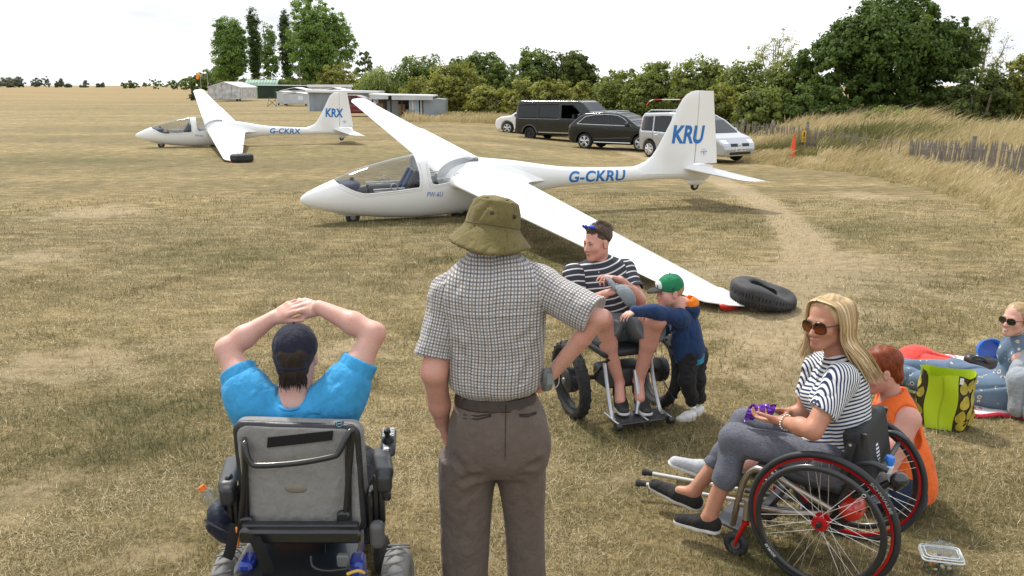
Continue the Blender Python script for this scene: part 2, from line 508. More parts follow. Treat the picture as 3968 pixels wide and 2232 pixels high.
PATCH = [(G(*p)[:2], r) for p, r in (((2960, 1060), 1.5), ((3330, 1040), 1.4), ((3150, 1180), .9), ((2900, 1300), .6), ((2620, 1420), .5), ((3050, 1420), .6), ((330, 1400), .55), ((60, 1440), .5), ((1340, 1360), .4), ((800, 1300), .35), ((130, 1000), .8), ((420, 820), 1.1), ((150, 1900), .25), ((640, 2150), .25), ((3330, 760), 1.0), ((2350, 1880), .22), ((3180, 1290), .45), ((2580, 2080), .2))]
GREEN = [(G(*p)[:2], r) for p, r in (((2830, 860), 1.0), ((3180, 880), 1.0), ((2500, 745), 1.0), ((1500, 600), 3.0), ((1150, 590), 2.5), ((300, 620), 2.5), ((2470, 1690), .35), ((3080, 1215), .3), ((2900, 1800), .25), ((3560, 1900), .35), ((500, 1600), .35), ((2200, 860), 1.2), ((1700, 880), 1.2), ((2050, 1000), .8), ((3500, 2000), .3), ((900, 1000), .7), ((2980, 2170), .2), ((600, 1750), .3), ((2500, 1900), .25), ((1850, 590), 2.0))]  # greener turf; also painted cast shade of glider, tyre, wheelchair and sitter
def ground_attr(xy):
 d, t = dist_poly(xy, PATH); w = np.interp(t, np.linspace(0, 1, 50), PATH_W)
 bare = np.exp(-(d / w) ** 2 * .8)
 for tr in TRK:
  d2, _ = dist_poly(xy, tr); bare = np.maximum(bare, .5 * np.exp(-(d2 / 1.3) ** 2))
 for c, r in PATCH: bare = np.maximum(bare, .62 * np.exp(-(((xy - c) / (r, r * 1.3)) ** 2).sum(1)))
 gr = np.zeros(len(xy))
 for c, r in GREEN: gr = np.maximum(gr, .9 * np.exp(-(((xy - c) / (r * 1.5, r)) ** 2).sum(1)))
 return bare, gr
def _axis(fine_lo, fine_hi, step, far_lo, far_hi, g=1.25):
 a = list(np.arange(fine_lo, fine_hi, step)); s = step; x = a[-1]
 while x < far_hi: s *= g; x += s; a.append(x)
 s = step; x = a[0]
 while x > far_lo: s *= g; x -= s; a.insert(0, x)
 return np.array(a)
gx = _axis(-24, 24, .3, -3000, 3000); gy = _axis(1.5, 46, .3, -300, 4200)
GX, GY = np.meshgrid(gx, gy, indexing='ij')
xy = np.stack([GX.ravel(), GY.ravel()], 1)
gz = terrain(xy[:, 0], xy[:, 1])
near = (np.abs(xy[:, 0]) < 24) & (xy[:, 1] < 30)
gz = gz + np.where(near, .006 * np.sin(xy[:, 0] * 5.1 + 2 * np.sin(xy[:, 1] * 1.7)) * np.sin(xy[:, 1] * 4.3), 0)
i0 = np.arange(len(gx) * len(gy)).reshape(len(gx), len(gy))
gq = np.stack([i0[:-1, :-1], i0[1:, :-1], i0[1:, 1:], i0[:-1, 1:]], -1).reshape(-1, 4)
ba, gr = ground_attr(xy)
N = NT('dry_grass', .95)
o_ = N.obj(); far = N.n('ShaderNodeSeparateXYZ', {0: o_}).outputs
n1 = N.noise(o_, .55, 6, .6); n2 = N.noise(N.map(o_, (1, 1.6, 1)), 2.6, 6, .65); n3 = N.noise(o_, 30, 6, .7); n4 = N.noise(N.map(o_, (4.5, 1, 1), (0, 0, .5)), 22, 5, .7)
n5 = N.noise(N.map(o_, (.05, .16, 1)), 1.0, 5, .6)
base = N.ramp(n2, (.30, (.118, .096, .039)), (.44, (.198, .153, .070)), (.56, (.295, .228, .118)), (.70, (.43, .345, .205)))
base = N.mix(N.math('MULTIPLY', N.ramp(n1, (.42, (0, 0, 0)), (.62, (1, 1, 1))), .45), base, (.112, .104, .044))
tuft = N.ramp(n3, (.36, (.36, .36, .33)), (.62, (1.42, 1.38, 1.32)))
base = N.mix(.75, base, tuft, 'MULTIPLY')
straw = N.ramp(n4, (.52, (0, 0, 0)), (.66, (1, 1, 1)))
base = N.mix(N.math('MULTIPLY', straw, .55), base, (.44, .36, .22))
gmask = N.math('MULTIPLY', N.math('MULTIPLY', N.attr('green').outputs['Fac'], .7), N.ramp(n2, (.25, (1, 1, 1)), (.7, (.25, .25, .25))))
base = N.mix(gmask, base, (.080, .088, .026))  # one dark green tint for lush turf and the painted shade spots
bm_ = N.math('ADD', N.attr('bare').outputs['Fac'], N.math('ADD', N.math('MULTIPLY_ADD', n2, 1.1, -.55), N.math('MULTIPLY_ADD', n1, 1.0, -.40)))
bmask = N.ramp(bm_, (.38, (0, 0, 0)), (.75, (1, 1, 1)))
soil = N.ramp(N.noise(o_, 12, 6, .7), (.3, (.25, .180, .108)), (.6, (.43, .345, .225)))
base = N.mix(N.math('MULTIPLY', bmask, .85), base, soil)
# the far half of the airfield is a paler, redder stubble
ff = N.math('MULTIPLY_ADD', n5, 60.0, far['Y'])
fm = N.ramp(N.math('DIVIDE', ff, 400.0), (.30, (0, 0, 0)), (.62, (1, 1, 1)))
base = N.mix(N.math('MULTIPLY', fm, .75), base, (.265, .19, .092))
strip = N.ramp(N.noise(N.map(o_, (.03, .22, 1)), 1.0, 4, .5), (.4, (.86, .855, .79)), (.62, (1.13, 1.11, 1.02)))
base = N.mix(1.0, base, strip, 'MULTIPLY')
N.color(base)
N.bump(N.math('ADD', n3, N.math('MULTIPLY', n4, .8)), .9, .03)
ground = tag(mobj('ground', np.c_[xy, gz], gq, N.m, None, True, attrs={'bare': ba, 'green': gr}), kind='structure')
# ---------------------------------------------------------------- short dry grass near the camera
def blade_mat(name, stops, rough=.9):
 n = NT(name, rough); f = n.attr('tone').outputs['Fac']; c = n.ramp(f, *stops); n.color(c)
 tr = n.nt.nodes.new('ShaderNodeBsdfTranslucent'); n.nt.links.new(c, tr.inputs['Color'])
 mx = n.nt.nodes.new('ShaderNodeMixShader'); mx.inputs['Fac'].default_value = .25
 out = n.nt.nodes['Material Output']; n.nt.links.new(n.b.outputs[0], mx.inputs[1]); n.nt.links.new(tr.outputs[0], mx.inputs[2]); n.nt.links.new(mx.outputs[0], out.inputs['Surface'])
 return n.m
GRASS = blade_mat('grass_blades', ((0, (.070, .082, .030)), (.25, (.128, .122, .046)), (.45, (.222, .178, .080)), (.7, (.40, .325, .18)), (1, (.68, .59, .39))))
def fbm(xy, s, seed=0):
 r = np.random.default_rng(seed); v = np.zeros(len(xy)); a = 1.0
 for o in range(4):
  for _ in range(3):
   k = r.normal(size=2); k = k / np.linalg.norm(k) * s * 2 ** o * r.uniform(.7, 1.3); v += a * np.sin(xy @ k + r.uniform(0, 6.28) + 1.5 * v)
  a *= .55
 return v / 4.0
def short_grass(n):
 r = np.random.default_rng(3)
 d = 2.3 * (19 / 2.3) ** (r.random(n) ** .9); a = r.uniform(-.60, .60, n)
 x = d * np.sin(a) * 1.02; y = d * np.cos(a)
 p = np.stack([x, y], 1); b, g = ground_attr(p)
 clump = fbm(p, 5.0, 1); patch = fbm(p, 1.2, 2)
 b = b + .25 * patch
 tuf = np.clip(1.6 * fbm(p, 3.2, 31) - .35, 0, 1)
 keep = r.random(n) > np.clip(b * 1.15, 0, .9) * .85
 x, y, d, b, g, clump, patch, p, tuf = [q[keep] for q in (x, y, d, b, g, clump, patch, p, tuf)]; n = len(x)
 z = terrain(x, y)
 ln = r.uniform(.018, .062, n) * (1 + .35 * clump) * (1 + .5 * g + .4 * tuf) * np.where(r.random(n) < .03, 2.0, 1)
 w = (.0011 + .00042 * d) * r.uniform(.7, 1.3, n)
 h = r.uniform(0, 6.283, n); el_ = np.where(r.random(n) < .55, r.uniform(.05, .5, n), r.uniform(.5, 1.35, n))
 dx, dy, dz = np.cos(h) * np.cos(el_), np.sin(h) * np.cos(el_), np.sin(el_)
 px, py = -np.sin(h), np.cos(h)
 tone = np.clip(.55 + .28 * patch + .27 * r.normal(size=n) - .30 * g - .38 * tuf - .1 * clump + .15 * (el_ < .5), 0, 1)
 B = np.stack([x, y, z - .002], 1); T = B + np.stack([dx, dy, dz], 1) * ln[:, None]
 S_ = np.stack([px, py, np.zeros(n)], 1) * (w / 2)[:, None]
 V = np.stack([B - S_, B + S_, T], 1).reshape(-1, 3); F = np.arange(3 * n).reshape(-1, 3)
 return V, F, np.repeat(tone, 3)
v_, f_, t_ = short_grass(480000)
tag(mobj('short_dry_grass', v_, f_, GRASS, None, False, attrs={'tone': t_}), kind='stuff')
# ---------------------------------------------------------------- tall golden grass on the bank
def tall_blades(p, hgt, lean, w0, tone, seed):
 r = np.random.default_rng(seed); n = len(p); z = terrain(p[:, 0], p[:, 1])
 h = hgt * r.uniform(.6, 1.25, n)
 ld = np.stack([lean[0] + .35 * r.normal(size=n), lean[1] + .35 * r.normal(size=n)], 1)
 b0 = np.stack([p[:, 0], p[:, 1], z - .02], 1)
 b1 = b0 + np.c_[ld * (h * .25)[:, None], h * .55]
 b2 = b0 + np.c_[ld * (h * .72)[:, None], h * .86]
 b3 = b0 + np.c_[ld * (h * 1.05)[:, None], h * (.9 + .14 * r.random(n))]
 a = r.uniform(0, 3.14, n); w = w0 * r.uniform(.6, 1.3, n); s = np.c_[np.cos(a), np.sin(a) * .4, np.zeros(n)] * (w / 2)[:, None]
 V = np.stack([b0 - s, b0 + s, b1 + s * .9, b1 - s * .9, b2 + s * .9, b2 - s * .9, b3], 1).reshape(-1, 3)
 k = np.arange(n)[:, None] * 7
 F = np.concatenate([k + np.array([[0, 1, 2]]), k + np.array([[0, 2, 3]]), k + np.array([[3, 2, 4]]), k + np.array([[3, 4, 5]]), k + np.array([[5, 4, 6]])])
 return V, F, np.repeat(np.clip(tone + .12 * r.normal(size=n), 0, 1), 7)
STRAW = blade_mat('tall_straw', ((0, (.085, .105, .03)), (.28, (.20, .195, .075)), (.5, (.40, .325, .165)), (.75, (.55, .455, .255)), (1, (.70, .60, .40))))
EDGE = np.array([G(*p)[:2] for p in ((2740, 560), (2890, 630), (3080, 648), (3300, 668), (3480, 700), (3650, 740), (3820, 800), (3968, 860), (4200, 960), (4700, 1150))])
BACK = nrm((.78, .62))
def bank_points(n, b0, b1, seed, t0=0, t1=1):
 r = np.random.default_rng(seed); s = np.r_[0, np.cumsum(np.linalg.norm(np.diff(EDGE, axis=0), axis=1))]
 t = r.uniform(t0, t1, n) * s[-1]; q = np.stack([np.interp(t, s, EDGE[:, 0]), np.interp(t, s, EDGE[:, 1])], 1)
 b = b0 + (b1 - b0) * r.random(n) ** 1.15
 b = b + .5 * fbm(q, .9, 5)
 return q + BACK * b[:, None], b
p_, b_ = bank_points(64000, -.3, 13.5, 11)
cl = fbm(p_, .8, 8); cl2 = fbm(p_, 2.2, 9)
ht = np.interp(b_, (-.6, .3, 1.5, 3.0, 4.2, 6, 12), (.06, .16, .34, .50, .66, 1.0, 1.35)) * (1 + .3 * cl)
gt = np.array([G(*q)[:2] for q in ((3230, 590), (3360, 600), (3120, 610), (3480, 600), (2960, 600))])
gm = np.max([np.exp(-(((p_ - c) / 2.3) ** 2).sum(1)) for c in gt], 0)
sg_ = G(3118, 580); lat = (p_[:, 0] / p_[:, 1] - (sg_[0] - .12) / sg_[1]) * p_[:, 1]
ht = ht * np.where((np.abs(lat) < .55) & (p_[:, 1] < sg_[1] + .2) & (p_[:, 1] > sg_[1] - 7), .28, 1)      # trodden down in front of the marker post
tone = .68 + .22 * cl2 - .55 * gm * (cl > -.2) - .1 * (b_ < .5)
v_, f_, t_ = tall_blades(p_, ht, (.55, -.25), .012 + .00045 * p_[:, 1], tone, 12)
tag(mobj('tall_dry_grass', v_, f_, STRAW, None, False, attrs={'tone': t_}), kind='stuff')
q_ = np.stack([rng.uniform(-8, 12, 16000), rng.uniform(56, 70, 16000)], 1)
q_ = q_[(q_[:, 1] > 60 - .35 * (q_[:, 0] - 0))]
v_, f_, t_ = tall_blades(q_, .55 + .25 * fbm(q_, .5, 4), (.4, -.1), .05, .62 + .3 * fbm(q_, .4, 6), 13)
tag(mobj('tall_dry_grass', v_, f_, STRAW, None, False, attrs={'tone': t_}), kind='stuff')
# ================================================================ trees and bushes
def leaf_mat(name, dark, mid, light):
 n = NT(name, .65); f = n.attr('tone').outputs['Fac']; c = n.mix(.14, n.ramp(f, (.1, dark), (.5, mid), (.9, light)), (.15, .14, .075)); n.color(c); _set(n.b, 'Specular IOR Level', .15)
 tr = n.nt.nodes.new('ShaderNodeBsdfTranslucent'); n.nt.links.new(n.mix(1.0, c, (1.25, 1.15, .5), 'MULTIPLY'), tr.inputs['Color'])
 mx = n.nt.nodes.new('ShaderNodeMixShader'); mx.inputs['Fac'].default_value = .3
 out = n.nt.nodes['Material Output']; n.nt.links.new(n.b.outputs[0], mx.inputs[1]); n.nt.links.new(tr.outputs[0], mx.inputs[2]); n.nt.links.new(mx.outputs[0], out.inputs['Surface'])
 return n.m
LF = dict(
 poplar=leaf_mat('poplar_leaves', (0.087, 0.157, 0.038), (0.162, 0.277, 0.061), (0.262, 0.399, 0.093)),
 lombardy=leaf_mat('lombardy_leaves', (0.042, 0.079, 0.029), (0.077, 0.131, 0.041), (0.116, 0.179, 0.057)),
 oak=leaf_mat('oak_leaves', (0.040, 0.074, 0.015), (0.072, 0.131, 0.024), (0.130, 0.202, 0.039)),
 wood=leaf_mat('wood_leaves', (0.074, 0.121, 0.033), (0.136, 0.206, 0.049), (0.236, 0.302, 0.079)),
 olive=leaf_mat('hawthorn_leaves', (0.136, 0.157, 0.038), (0.236, 0.261, 0.057), (0.374, 0.374, 0.093)),
 willow=leaf_mat('willow_leaves', (0.149, 0.206, 0.061), (0.262, 0.338, 0.103), (0.398, 0.471, 0.164)),
 hedge=leaf_mat('hedge_leaves', (0.105, 0.145, 0.038), (0.186, 0.237, 0.055), (0.298, 0.342, 0.087)),
 far=leaf_mat('far_hazy_leaves', (.15, .185, .15), (.19, .225, .18), (.23, .265, .21)),  # distance haze put into the leaf colour: paler and greyer
 dark=leaf_mat('dark_leaves', (0.042, 0.065, 0.017), (0.075, 0.112, 0.025), (0.136, 0.178, 0.041)),
 brown=leaf_mat('dock_seed', (0.136, 0.066, 0.031), (0.198, 0.102, 0.046), (0.247, 0.144, 0.061)))
BARK = mat('bark', (.11, .085, .06), .9, var=.35, vscale=3)
def crown_mesh(ells, nclump, per, leaf, seed, droop=0.0, clump_r=.16, shell=.5, flat=.35):
 per = int(per * 1.9)
 """leaf sized faces in clumps through the volume of a few ellipsoids; local frame, z up"""
 r = np.random.default_rng(seed); vol = np.array([np.prod(e[1]) ** .75 for e in ells]); ks = r.choice(len(ells), nclump, p=vol / vol.sum())
 c = np.array([ells[k][0] for k in ks], float); R = np.array([ells[k][1] for k in ks], float)
 u = r.normal(size=(nclump, 3)); u /= np.linalg.norm(u, axis=1, keepdims=True)
 rad = np.where(r.random(nclump) < shell, r.uniform(.80, 1.02, nclump), r.random(nclump) ** .45 * .9)
 cc = c + u * R * rad[:, None]
 cr = clump_r * (.5 * np.min(R, axis=1) + .5 * np.mean(R, axis=1)) * r.uniform(.6, 1.5, nclump)
 ctone = r.normal(size=nclump) * .16
 cid = np.repeat(np.arange(nclump), per); n = len(cid)
 o = r.normal(size=(n, 3)); o /= np.linalg.norm(o, axis=1, keepdims=True)
 o *= (r.random(n) ** .4)[:, None] * np.array([1.25, 1.25, .85])
 p = cc[cid] + o * cr[cid][:, None]
 if droop: p[:, 2] -= droop * r.random(n) ** .7 * np.linalg.norm(p[:, :2], axis=1)
 p[:, 2] = np.maximum(p[:, 2], .05)
 nn = o * .7 + u[cid] * .6 + np.array([0, 0, flat]) + .55 * r.normal(size=(n, 3)); nn /= np.linalg.norm(nn, axis=1, keepdims=True)
 a = r.normal(size=(n, 3))
 if droop: a = a * .35 + np.array([0, 0, -1.0])
 t = a - nn * (a * nn).sum(1, keepdims=True); t /= np.linalg.norm(t, axis=1, keepdims=True); b = np.cross(nn, t)
 s = leaf * .82 * r.uniform(.6, 1.35, n)[:, None]; asp = .32 if droop else .62
 V = np.stack([p - t * s, p + b * s * asp, p + t * s, p - b * s * asp], 1).reshape(-1, 3)
 tone = np.clip(.5 + ctone[cid] + .14 * r.normal(size=n), 0, 1)
 return V, np.arange(4 * n).reshape(-1, 4), np.repeat(tone, 4), cc
def trunk_mesh(h, r0, targets, seed, stems=1):
 r = np.random.default_rng(seed); m = M()
 for s in range(stems):
  a = r.uniform(0, 6.28); off = np.array([math.cos(a), math.sin(a), 0]) * (.0 if stems == 1 else r0 * 2.2)
  top = np.array([r.normal() * .03 * h, r.normal() * .03 * h, h]) + off * (1 if stems == 1 else 5)
  pts = spline([off, off * 1.2 + top * .35 + np.array([r.normal() * r0, r.normal() * r0, 0]), top * .7 + off * .3, top], 4)
  m.tube(pts, np.linspace(r0, r0 * .22, len(pts)), 7)
  for k in range(max(2, min(7, len(targets) // max(1, stems)))):
   t = targets[r.integers(len(targets))]; f = r.uniform(.25, .8); s0 = pts[int(f * (len(pts) - 1))]
   m.tube(spline([s0, (s0 + t) / 2 + np.array([0, 0, .06 * h]), t], 3), np.linspace(r0 * .4 * (1.1 - f), r0 * .06, 7), 5)
 return m
def tree(name, label, cat, group, px, pbase, D, ells, nclump, per, leaf, lf, seed, r0=.2, th=.7, droop=0, clump_r=.16, shell=.5, stems=1, x0=None, flat=.35):
 """ells are ((x, y, z), (rx, ry, rz)) in metres above the foot of the tree"""
 p = P(px, 400, D); z = float(terrain(p[0], D)); loc = (p[0], D, z)
 t = thing(name, label, cat, loc, 0, group)
 V, F, tn, cc = crown_mesh(ells, nclump, per, leaf, seed, droop, clump_r, shell, flat)
 H = max(e[0][2] + e[1][2] for e in ells)
 trunk_mesh(H * th, r0, cc[cc[:, 2] > H * .25] if (cc[:, 2] > H * .25).any() else cc, seed, stems).obj('trunk', BARK, t)
 mobj('crown', V, F, LF[lf], t, False, attrs={'tone': tn})
 return t
def W_(px, D): return px * D * 1.01 / FPX             # width in metres of so many photo pixels at distance D
def hz(py, D, z0=-.3): return float(P(1984, py, D)[2]) - z0
# ---- the poplar group beyond the sheds
gp = 'poplars and their neighbours beyond the sheds'
def egg(D, cx, x0, x1, top, base, z0=-.3, parts=5, seed=0, lump=.5):
 """a lumpy upright crown filling a photo rectangle"""
 r = np.random.default_rng(seed); w = W_(x1 - x0, D); h1 = hz(top, D, z0); h0 = hz(base, D, z0); out = [((0, 0, (h0 + h1) / 2), (w * .44, w * .40, (h1 - h0) * .49))]
 for _ in range(parts):
  a = r.uniform(0, 6.28); f = r.uniform(.15, .85); k = math.sin(math.pi * min(.95, max(.1, f))) ** .6
  rr = w * r.uniform(.16, .26)
  out.append(((math.cos(a) * (w / 2 - rr) * k, math.sin(a) * w * .25 * k, h0 + (h1 - h0) * f), (rr, rr, rr * (1 + lump))))
 return out
def hump(D, x0, x1, top, z0=-.5, parts=6, seed=0, low=.0):
 """a bush or round tree standing on the ground"""
 r = np.random.default_rng(seed); w = W_(x1 - x0, D); h = hz(top, D, z0); out = [((0, 0, h * .45), (w * .50, w * .36, h * .50)), ((-w * .2, 0, h * .34), (w * .34, w * .3, h * .36)), ((w * .2, 0, h * .34), (w * .34, w * .3, h * .36))]
 for _ in range(parts):
  f = r.uniform(-.95, .95); rr = w * r.uniform(.16, .26); zz = h * r.uniform(.25, .92) * math.sqrt(max(.1, 1 - f * f * .8))
  out.append(((f * (w / 2 - rr * .8), r.uniform(-.3, .2) * w, max(rr * .6, zz - rr * .7)), (rr, rr, min(rr, h * .4))))
 return out
tree('poplar_tree', 'round leafy poplar at the left end of the tall group, beyond the silver tent shed', 'tree', gp, 905, 345, 262, egg(262, 905, 832, 972, 62, 330, seed=1, parts=9), 520, 28, .34, 'poplar', 1, .45, .8, clump_r=.22)
tree('poplar_tree', 'tallest pencil-thin dark poplar, left one of the two spires', 'tree', gp, 1000, 345, 272, egg(272, 1000, 974, 1026, 20, 345, seed=2, parts=6, lump=1.5), 330, 26, .30, 'lombardy', 2, .35, .9, clump_r=.24)
tree('poplar_tree', 'thin see-through poplar standing between the two dark spires', 'tree', gp, 1056, 345, 266, egg(266, 1056, 1024, 1088, 84, 340, seed=3, parts=5), 170, 24, .32, 'poplar', 3, .4, .95, clump_r=.26)
tree('poplar_tree', 'second dark poplar spire, touching the big green crown on the right', 'tree', gp, 1122, 345, 276, egg(276, 1122, 1094, 1150, 36, 345, seed=4, parts=6, lump=1.5), 310, 26, .30, 'lombardy', 4, .35, .9, clump_r=.24)
tree('poplar_tree', 'huge broad bright green poplar, biggest crown above the sheds', 'tree', gp, 1252, 345, 256, egg(256, 1252, 1112, 1388, 26, 335, seed=5, parts=14), 880, 30, .36, 'poplar', 5, .6, .75, clump_r=.16)
tree('bush', 'shady dark bush under the big bright green poplar', 'bush', gp, 1180, 345, 250, hump(250, 1060, 1250, 268, -.3, 5, 7), 150, 24, .30, 'wood', 7, .2, .5)
tree('bush', 'small light green bush behind the green arched hut', 'bush', gp, 1042, 345, 258, hump(258, 975, 1110, 283, -.3, 4, 6), 110, 22, .28, 'olive', 6, .15, .5)
tree('round_tree', 'dark olive round tree between the big poplar and the willow', 'tree', gp, 1320, 350, 205, hump(205, 1240, 1400, 228, -.3, 7, 8), 240, 26, .28, 'olive', 8, .25, .6)
tree('conifer_tree', 'small dark conifer top peeping over the willow', 'tree', gp, 1420, 350, 190, [((0, 0, 5.5), (2.2, 2.2, 4.0)), ((0, 0, 8.0), (1.2, 1.2, 2.0)), ((.8, 0, 6.8), (1.6, 1.2, 1.2))], 60, 22, .26, 'lombardy', 9, .2, .9)
tree('willow_tree', 'pale weeping willow with drooping fronds behind the open sheds', 'tree', gp, 1478, 360, 118, [((-.4, 0, 3.0), (3.2, 2.8, 1.9)), ((.9, -.3, 2.8), (2.0, 1.8, 1.4)), ((-1.7, -.2, 2.4), (1.6, 1.5, 1.2)), ((1.9, -.4, 2.0), (1.3, 1.3, .9))], 260, 34, .20, 'willow', 10, .25, .7, droop=.75, clump_r=.26)
tree('wood', 'long dark wooded rise running left from the poplars', 'trees', gp, 815, 345, 420, [((W_(-60, 420), 0, 3.0), (W_(50, 420), 8, 3.4)), ((0, 0, 4.0), (W_(60, 420), 9, 4.6)), ((W_(55, 420), 0, 6.5), (W_(50, 420), 9, 6.0)), ((W_(-15, 420), 0, 5.5), (W_(30, 420), 6, 4.2))], 260, 22, .5, 'wood', 11, .3, .5)
for i, (x0, x1, top, lf, lb) in enumerate(((835, 1010, 292, 'wood', 'dark undergrowth below the left poplar'), (985, 1150, 300, 'dark', 'shaded undergrowth between the thin poplars'), (1130, 1400, 285, 'wood', 'wide undergrowth below the huge bright poplar'))):
 tree('bush', lb, 'bush', gp, (x0 + x1) / 2, 345, 280, hump(280, x0, x1, top, -.3, 6, 30 + i), 200, 20, .36, lf, 30 + i, .2, .5)
# ---- far skyline of the airfield
gf = 'far trees on the airfield skyline'
for i, (x0, x1, top, D, lb, k) in enumerate((
  (-60, 60, 303, 900, 'far bluish wood at the left edge of the skyline', 'wood'), (28, 106, 294, 930, 'taller far trees rising above the bluish wood', 'tree'),
  (130, 172, 303, 950, 'far round tree, first right of the bluish wood', 'tree'), (168, 206, 297, 955, 'far thin-crowned tree beside the first round one', 'tree'),
  (220, 236, 315, 980, 'tiny far bush left of the lone tall skyline tree', 'tree'), (237, 256, 304, 970, 'lone tall slim tree on the far skyline', 'tree'),
  (258, 286, 324, 960, 'low dark far bush right of the lone slim tree', 'bush'), (316, 342, 327, 960, 'low flat far bush under a wispy tree', 'bush'),
  (330, 352, 311, 990, 'wispy far tree standing behind a low bush', 'tree'), (380, 394, 321, 1000, 'left far cluster of dark poplar tips on the skyline', 'trees'),
  (396, 412, 320, 1000, 'right far cluster of dark poplar tips on the skyline', 'trees'),
  (474, 545, 314, 700, 'round dark bush alone in the middle of the skyline', 'bush'), (556, 645, 307, 560, 'wide green bushy clump left of the windsock', 'bush'),
  (650, 735, 304, 520, 'lower green bushes next to the wooded rise', 'bush'))):
 h = hz(top, D, .0); w = W_(x1 - x0, D); gap = .5 if 'w' == lb[0] or 'thin' in lb else 1
 e = [((0, 0, h * .55), (w * .46, w * .3, h * .5)), ((-w * .25, 0, h * .4), (w * .28, w * .25, h * .38)), ((w * .22, 0, h * .45), (w * .26, w * .25, h * .42))]
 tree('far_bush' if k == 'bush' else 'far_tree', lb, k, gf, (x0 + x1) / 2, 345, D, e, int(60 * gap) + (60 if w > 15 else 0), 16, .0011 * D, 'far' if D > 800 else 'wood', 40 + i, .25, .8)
# ---- the wood and the bushes between the sheds and the parked cars
gw = 'trees of the wood behind the parked cars'
for i, (x0, x1, top, D, lf, nc, lb) in enumerate((
  (1530, 1740, 206, 112, 'wood', 330, 'dark round-topped tree right of the willow'),
  (1700, 1860, 226, 104, 'wood', 220, 'mid-height tree filling the dip above the olive bushes'),
  (1765, 1990, 186, 100, 'wood', 380, 'broad dark tree with a domed top left of the highest crown'),
  (1975, 2160, 172, 96, 'wood', 330, 'highest crown of the wood, with autumn tinged top'),
  (2110, 2318, 188, 94, 'dark', 380, 'dark tree ending in a sharp right-hand slope against the sky'),
  (2290, 2480, 282, 90, 'hedge', 220, 'low distant hedge top in the notch of the skyline'))):
 tree('woodland_tree', lb, 'tree', gw, (x0 + x1) / 2, 440, D, hump(D, x0, x1, top, -.6, 9, 60 + i), int(nc * 1.35), 28, .19, lf, 60 + i, .3, .6, clump_r=.2)
gb = 'olive bushes along the edge of the wood'
for i, (x0, x1, top, D, lf, nc, lb) in enumerate((
  (1560, 1720, 300, 86, 'olive', 190, 'pale green bush behind the roof of the open sheds'),
  (1655, 1870, 248, 76, 'olive', 320, 'large spreading olive hawthorn right of the grey shed wall'),
  (1820, 1990, 320, 70, 'olive', 220, 'low olive bush with reaching shoots, left of the white car'),
  (1960, 2110, 300, 68, 'olive', 210, 'olive bush rising over the rear of the black van'),
  (2060, 2230, 290, 66, 'olive', 230, 'yellowing bush over the middle of the black van'),
  (2190, 2330, 318, 62, 'olive', 190, 'yellow-green bush above the cab of the black van'))):
 tree('hawthorn_bush', lb, 'bush', gb, (x0 + x1) / 2, 440, D, hump(D, x0, x1, top, -.6, 8, 80 + i), int(nc * 1.3), 28, .14, lf, 80 + i, .14, .6, stems=3, clump_r=.22)
gh = 'hedge bushes behind the parked cars'
for i, (x0, x1, top, D, lf, nc, lb) in enumerate((
  (2300, 2520, 262, 62, 'hedge', 330, 'hedge bush above the black hatchback roof'),
  (2420, 2680, 226, 60, 'hedge', 420, 'tall grey-green hedge bush left of the big tail fin'),
  (2600, 2830, 206, 57, 'hedge', 420, 'highest grey-green hedge bush behind the big tail fin'),
  (2770, 3010, 234, 54, 'hedge', 420, 'broad leafy hedge bush right of the big tail fin'),
  (2920, 3190, 218, 52, 'hedge', 440, 'bright hedge bush leaning on the left flank of the oak'),
  (2660, 2900, 330, 50, 'olive', 260, 'low shaggy bush behind the silver car'),
  (2860, 3060, 350, 47, 'hedge', 230, 'low green bush behind the paling fence'))):
 tree('hedge_bush', lb, 'bush', gh, (x0 + x1) / 2, 450, D, hump(D, x0, x1, top, -.75, 9, 100 + i), int(nc * 1.3), 30, .115, lf, 100 + i, .14, .6, stems=3, clump_r=.2)
# ---- the big oak on the right and what stands round it
D = 49
o_h = lambda y: hz(y, D, -.8)
w = W_
oak = [((0, 0, o_h(210)), (w(235, D), 3.4, 2.4)), ((w(20, D), 0, o_h(95)), (w(150, D), 2.4, 1.35)), ((w(-200, D), 0, o_h(270)), (w(130, D), 2.2, 1.5)), ((w(-120, D), -.4, o_h(180)), (w(120, D), 2.0, 1.2)),
       ((w(190, D), 0, o_h(230)), (w(150, D), 2.4, 1.7)), ((w(110, D), -.6, o_h(330)), (w(210, D), 2.2, 1.5)), ((w(-150, D), -.8, o_h(390)), (w(170, D), 2.0, 1.2)), ((w(60, D), 0, o_h(40)), (w(70, D), 1.2, .55)), ((w(240, D), 0, o_h(140)), (w(60, D), 1.2, .8))]
tree('oak_tree', 'big dark green oak towering over the fence on the right', 'tree', None, 3420, 480, D, oak, 1050, 34, .125, 'oak', 120, .5, .55, clump_r=.15, shell=.65)
gr_ = 'bushes around the big oak'
tree('dark_bush', 'very dark bush in the shade at the right foot of the oak', 'bush', gr_, 3800, 480, 44, hump(44, 3660, 3930, 250, -.8, 8, 121), 420, 30, .105, 'dark', 121, .14, .6, stems=3)
tree('dark_bush', 'dark thorn bush below the middle of the oak', 'bush', gr_, 3480, 480, 43, hump(43, 3330, 3650, 420, -.8, 7, 122), 260, 30, .10, 'hedge', 122, .12, .6, stems=3)
tree('pale_bush', 'pale green bush cut off by the right edge of the photograph', 'bush', gr_, 3985, 480, 50, hump(50, 3870, 4130, 215, -.8, 8, 123), 420, 30, .115, 'olive', 123, .14, .6, stems=3)
tree('dark_bush', 'dark bush filling the gap at the left foot of the oak', 'bush', gr_, 3160, 480, 46, hump(46, 3050, 3300, 330, -.8, 7, 124), 300, 30, .105, 'oak', 124, .12, .6, stems=3)
